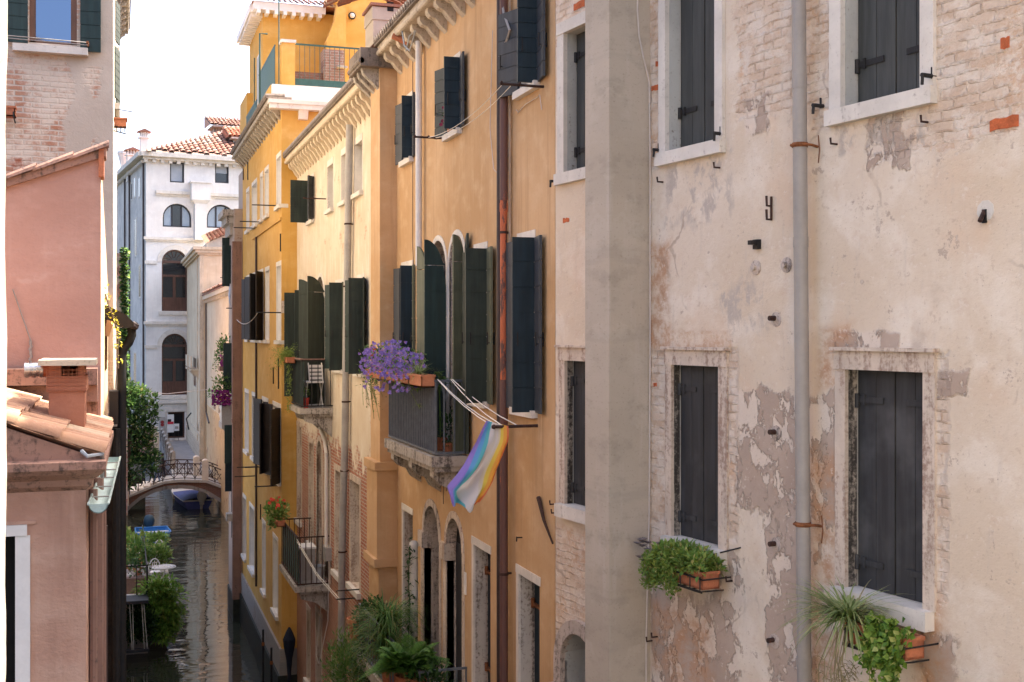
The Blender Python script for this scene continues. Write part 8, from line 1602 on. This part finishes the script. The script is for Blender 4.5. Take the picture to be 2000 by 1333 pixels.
# people walking over the bridge
def person(label, base, h, facing, top, trousers, hair, skin, hat=None):
    t = thing('person', label, 'person', base); k = h / 1.7; B = Vector(base); fd_ = Vector((math.cos(facing), math.sin(facing), 0)); sd_ = Vector((-fd_.y, fd_.x, 0))
    def P_(f_, s_, z_): return B + fd_ * f_ * k + sd_ * s_ * k + Vector((0, 0, z_ * k))
    V = {'pel': P_(0, 0, .93), 'waist': P_(.01, 0, 1.08), 'chest': P_(.01, 0, 1.28), 'neck': P_(.01, 0, 1.46), 'head0': P_(.02, 0, 1.53), 'head1': P_(.03, 0, 1.63)}
    R__ = {'pel': .15, 'waist': .135, 'chest': .16, 'neck': .055, 'head0': .075, 'head1': .085}; E_ = [('pel', 'waist'), ('waist', 'chest'), ('chest', 'neck'), ('neck', 'head0'), ('head0', 'head1')]
    for sg, n_, st in ((1, 'l', .16), (-1, 'r', -.16)):
        V[n_ + 'hip'] = P_(0, .10 * sg, .86); V[n_ + 'kn'] = P_(st * .6, .10 * sg, .48); V[n_ + 'an'] = P_(st, .10 * sg, .09); V[n_ + 'toe'] = P_(st + .16, .11 * sg, .04); V[n_ + 'sh'] = P_(0, .19 * sg, 1.40); V[n_ + 'el'] = P_(-st * .5, .25 * sg, 1.12); V[n_ + 'wr'] = P_(-st * .3 + .12, .22 * sg, .90); V[n_ + 'hand'] = P_(-st * .3 + .16, .21 * sg, .82)
        R__.update({n_ + 'hip': .095, n_ + 'kn': .062, n_ + 'an': .042, n_ + 'toe': .035, n_ + 'sh': .06, n_ + 'el': .042, n_ + 'wr': .03, n_ + 'hand': .032}); E_ += [('pel', n_ + 'hip'), (n_ + 'hip', n_ + 'kn'), (n_ + 'kn', n_ + 'an'), (n_ + 'an', n_ + 'toe'), ('chest', n_ + 'sh'), (n_ + 'sh', n_ + 'el'), (n_ + 'el', n_ + 'wr'), (n_ + 'wr', n_ + 'hand')]
    names = list(V); me = bpy.data.meshes.new('body'); me.from_pydata([tuple(V[q] - B) for q in names], [(names.index(a), names.index(b)) for a, b in E_], []); o = bpy.data.objects.new('body', me); COL.objects.link(o); o.parent = t
    sm = o.modifiers.new('skin', 'SKIN'); me.skin_vertices[0].data[0].use_root = True
    for i, q in enumerate(names): me.skin_vertices[0].data[i].radius = (R__[q] * k * (1.15 if q in ('pel', 'chest', 'waist') else 1), R__[q] * k)
    ss_ = o.modifiers.new('sub', 'SUBSURF'); ss_.levels = 1; ss_.render_levels = 1
    dg = bpy.context.evaluated_depsgraph_get(); m2 = bpy.data.meshes.new_from_object(o.evaluated_get(dg)); o.modifiers.clear(); o.data = m2
    m2.materials.clear(); [m2.materials.append(x) for x in (skin, top, trousers, M['iron'])]
    for p_ in m2.polygons:
        z_ = p_.center.z / k; r_ = (Vector((p_.center.x, p_.center.y, 0))); lat = abs(r_.dot(sd_)) / k; p_.use_smooth = True
        p_.material_index = 3 if z_ < .10 else 2 if z_ < .92 and lat < .19 else 0 if z_ > 1.47 or (lat > .19 and z_ < .93) else 1
    mb = MB(); c = V['head1']; mb.lathe(c + Vector((0, 0, -.03 * k)) - fd_ * .012, [(.098 * k, -.05 * k), (.104 * k, .0), (.095 * k, .06 * k), (.06 * k, .10 * k), (0, .115 * k)], 12); mb.build('hair' if hat is None else 'hat', hair if hat is None else hat, t, smooth=True)
    mb = MB(); hc = V['head1'] + Vector((0, 0, -.035 * k))
    mb.lathe(hc + fd_ * .075 * k, [(.014, -.0), (.016, .015), (.0, .04)], 6, 0, fd_); mb.build('nose', skin, t)
    return t
sk = plain('skin', (.42, .24, .17), .6, .08, 9, .05); hr1 = plain('grey_hair', (.32, .30, .28), .8, .2, 40, .3); hr2 = plain('dark_hair', (.03, .02, .015), .7, .2, 40, .3)
den = plain('blue_denim', (.07, .13, .27), .85, .15, 20, .2); pkc = plain('pink_cotton', (.50, .27, .34), .85, .1, 20, .2); wht = plain('pale_blue_cotton_top', (.42, .50, .55), .85, .1, 20, .2); tea = plain('teal_jacket', (.06, .15, .20), .85, .15, 20, .2); dkt = plain('dark_trousers', (.03, .03, .04), .85, .15, 20, .2)
def onb(px, dy): p = bp(px, poly_at(deck, px), dy); return (p.x, p.y, p.z + .01)
person('person in blue denim top and pink head cover walking over the bridge', onb(298, 1.3), 1.66, 3.3, den, dkt, hr2, sk, pkc); person('person in pale top and light cap nearest the railing on the bridge', onb(307, .6), 1.55, 3.0, wht, den, hr1, sk, M['cloth_white']); person('person in teal jacket with bare grey hair stepping down the bridge end', onb(281, 1.2), 1.62, 3.4, tea, dkt, hr1, sk)
person('person in black clothes with dark hair farther back on the bridge', onb(320, 1.9), 1.6, 3.2, plain('black_cotton', (.02, .02, .024), .85), dkt, hr2, sk)

# low lines and cables across the far canal
mb = MB(); mb.tube([(xi, 84, 7.6), (3, 84, 7.3), (X2, 84, 7.6)], .02, 4); o = mb.build('overhead_cable', M['cable_w'], None, loc=(xi, 84, 7.6)); tag(o, 'thin pale cable crossing the canal in front of the palazzo', 'cable')
# land behind: blocks of houses that close the gaps seen from other places
t = thing('back_house', 'plain cream house block behind the garden bank', 'house', (-4, 80, 0)); mb = MB(); mb.box(-12, -.6, 77.6, 82.8, 0, 9); mb.build('wall', M['cream_far'], t, fac=Fac((0, 0), (.7, .7), (0, 1))); mb = MB(); mb.hexa([(-12.2, 77.4, 9.002), (-.4, 77.4, 9.002), (-.4, 83, 9.002), (-12.2, 83, 9.002), (-11, 80, 10.4), (-1.5, 80, 10.4), (-1.5, 80.4, 10.4), (-11, 80.4, 10.4)]); mb.build('roof', M['tile_far'], t)
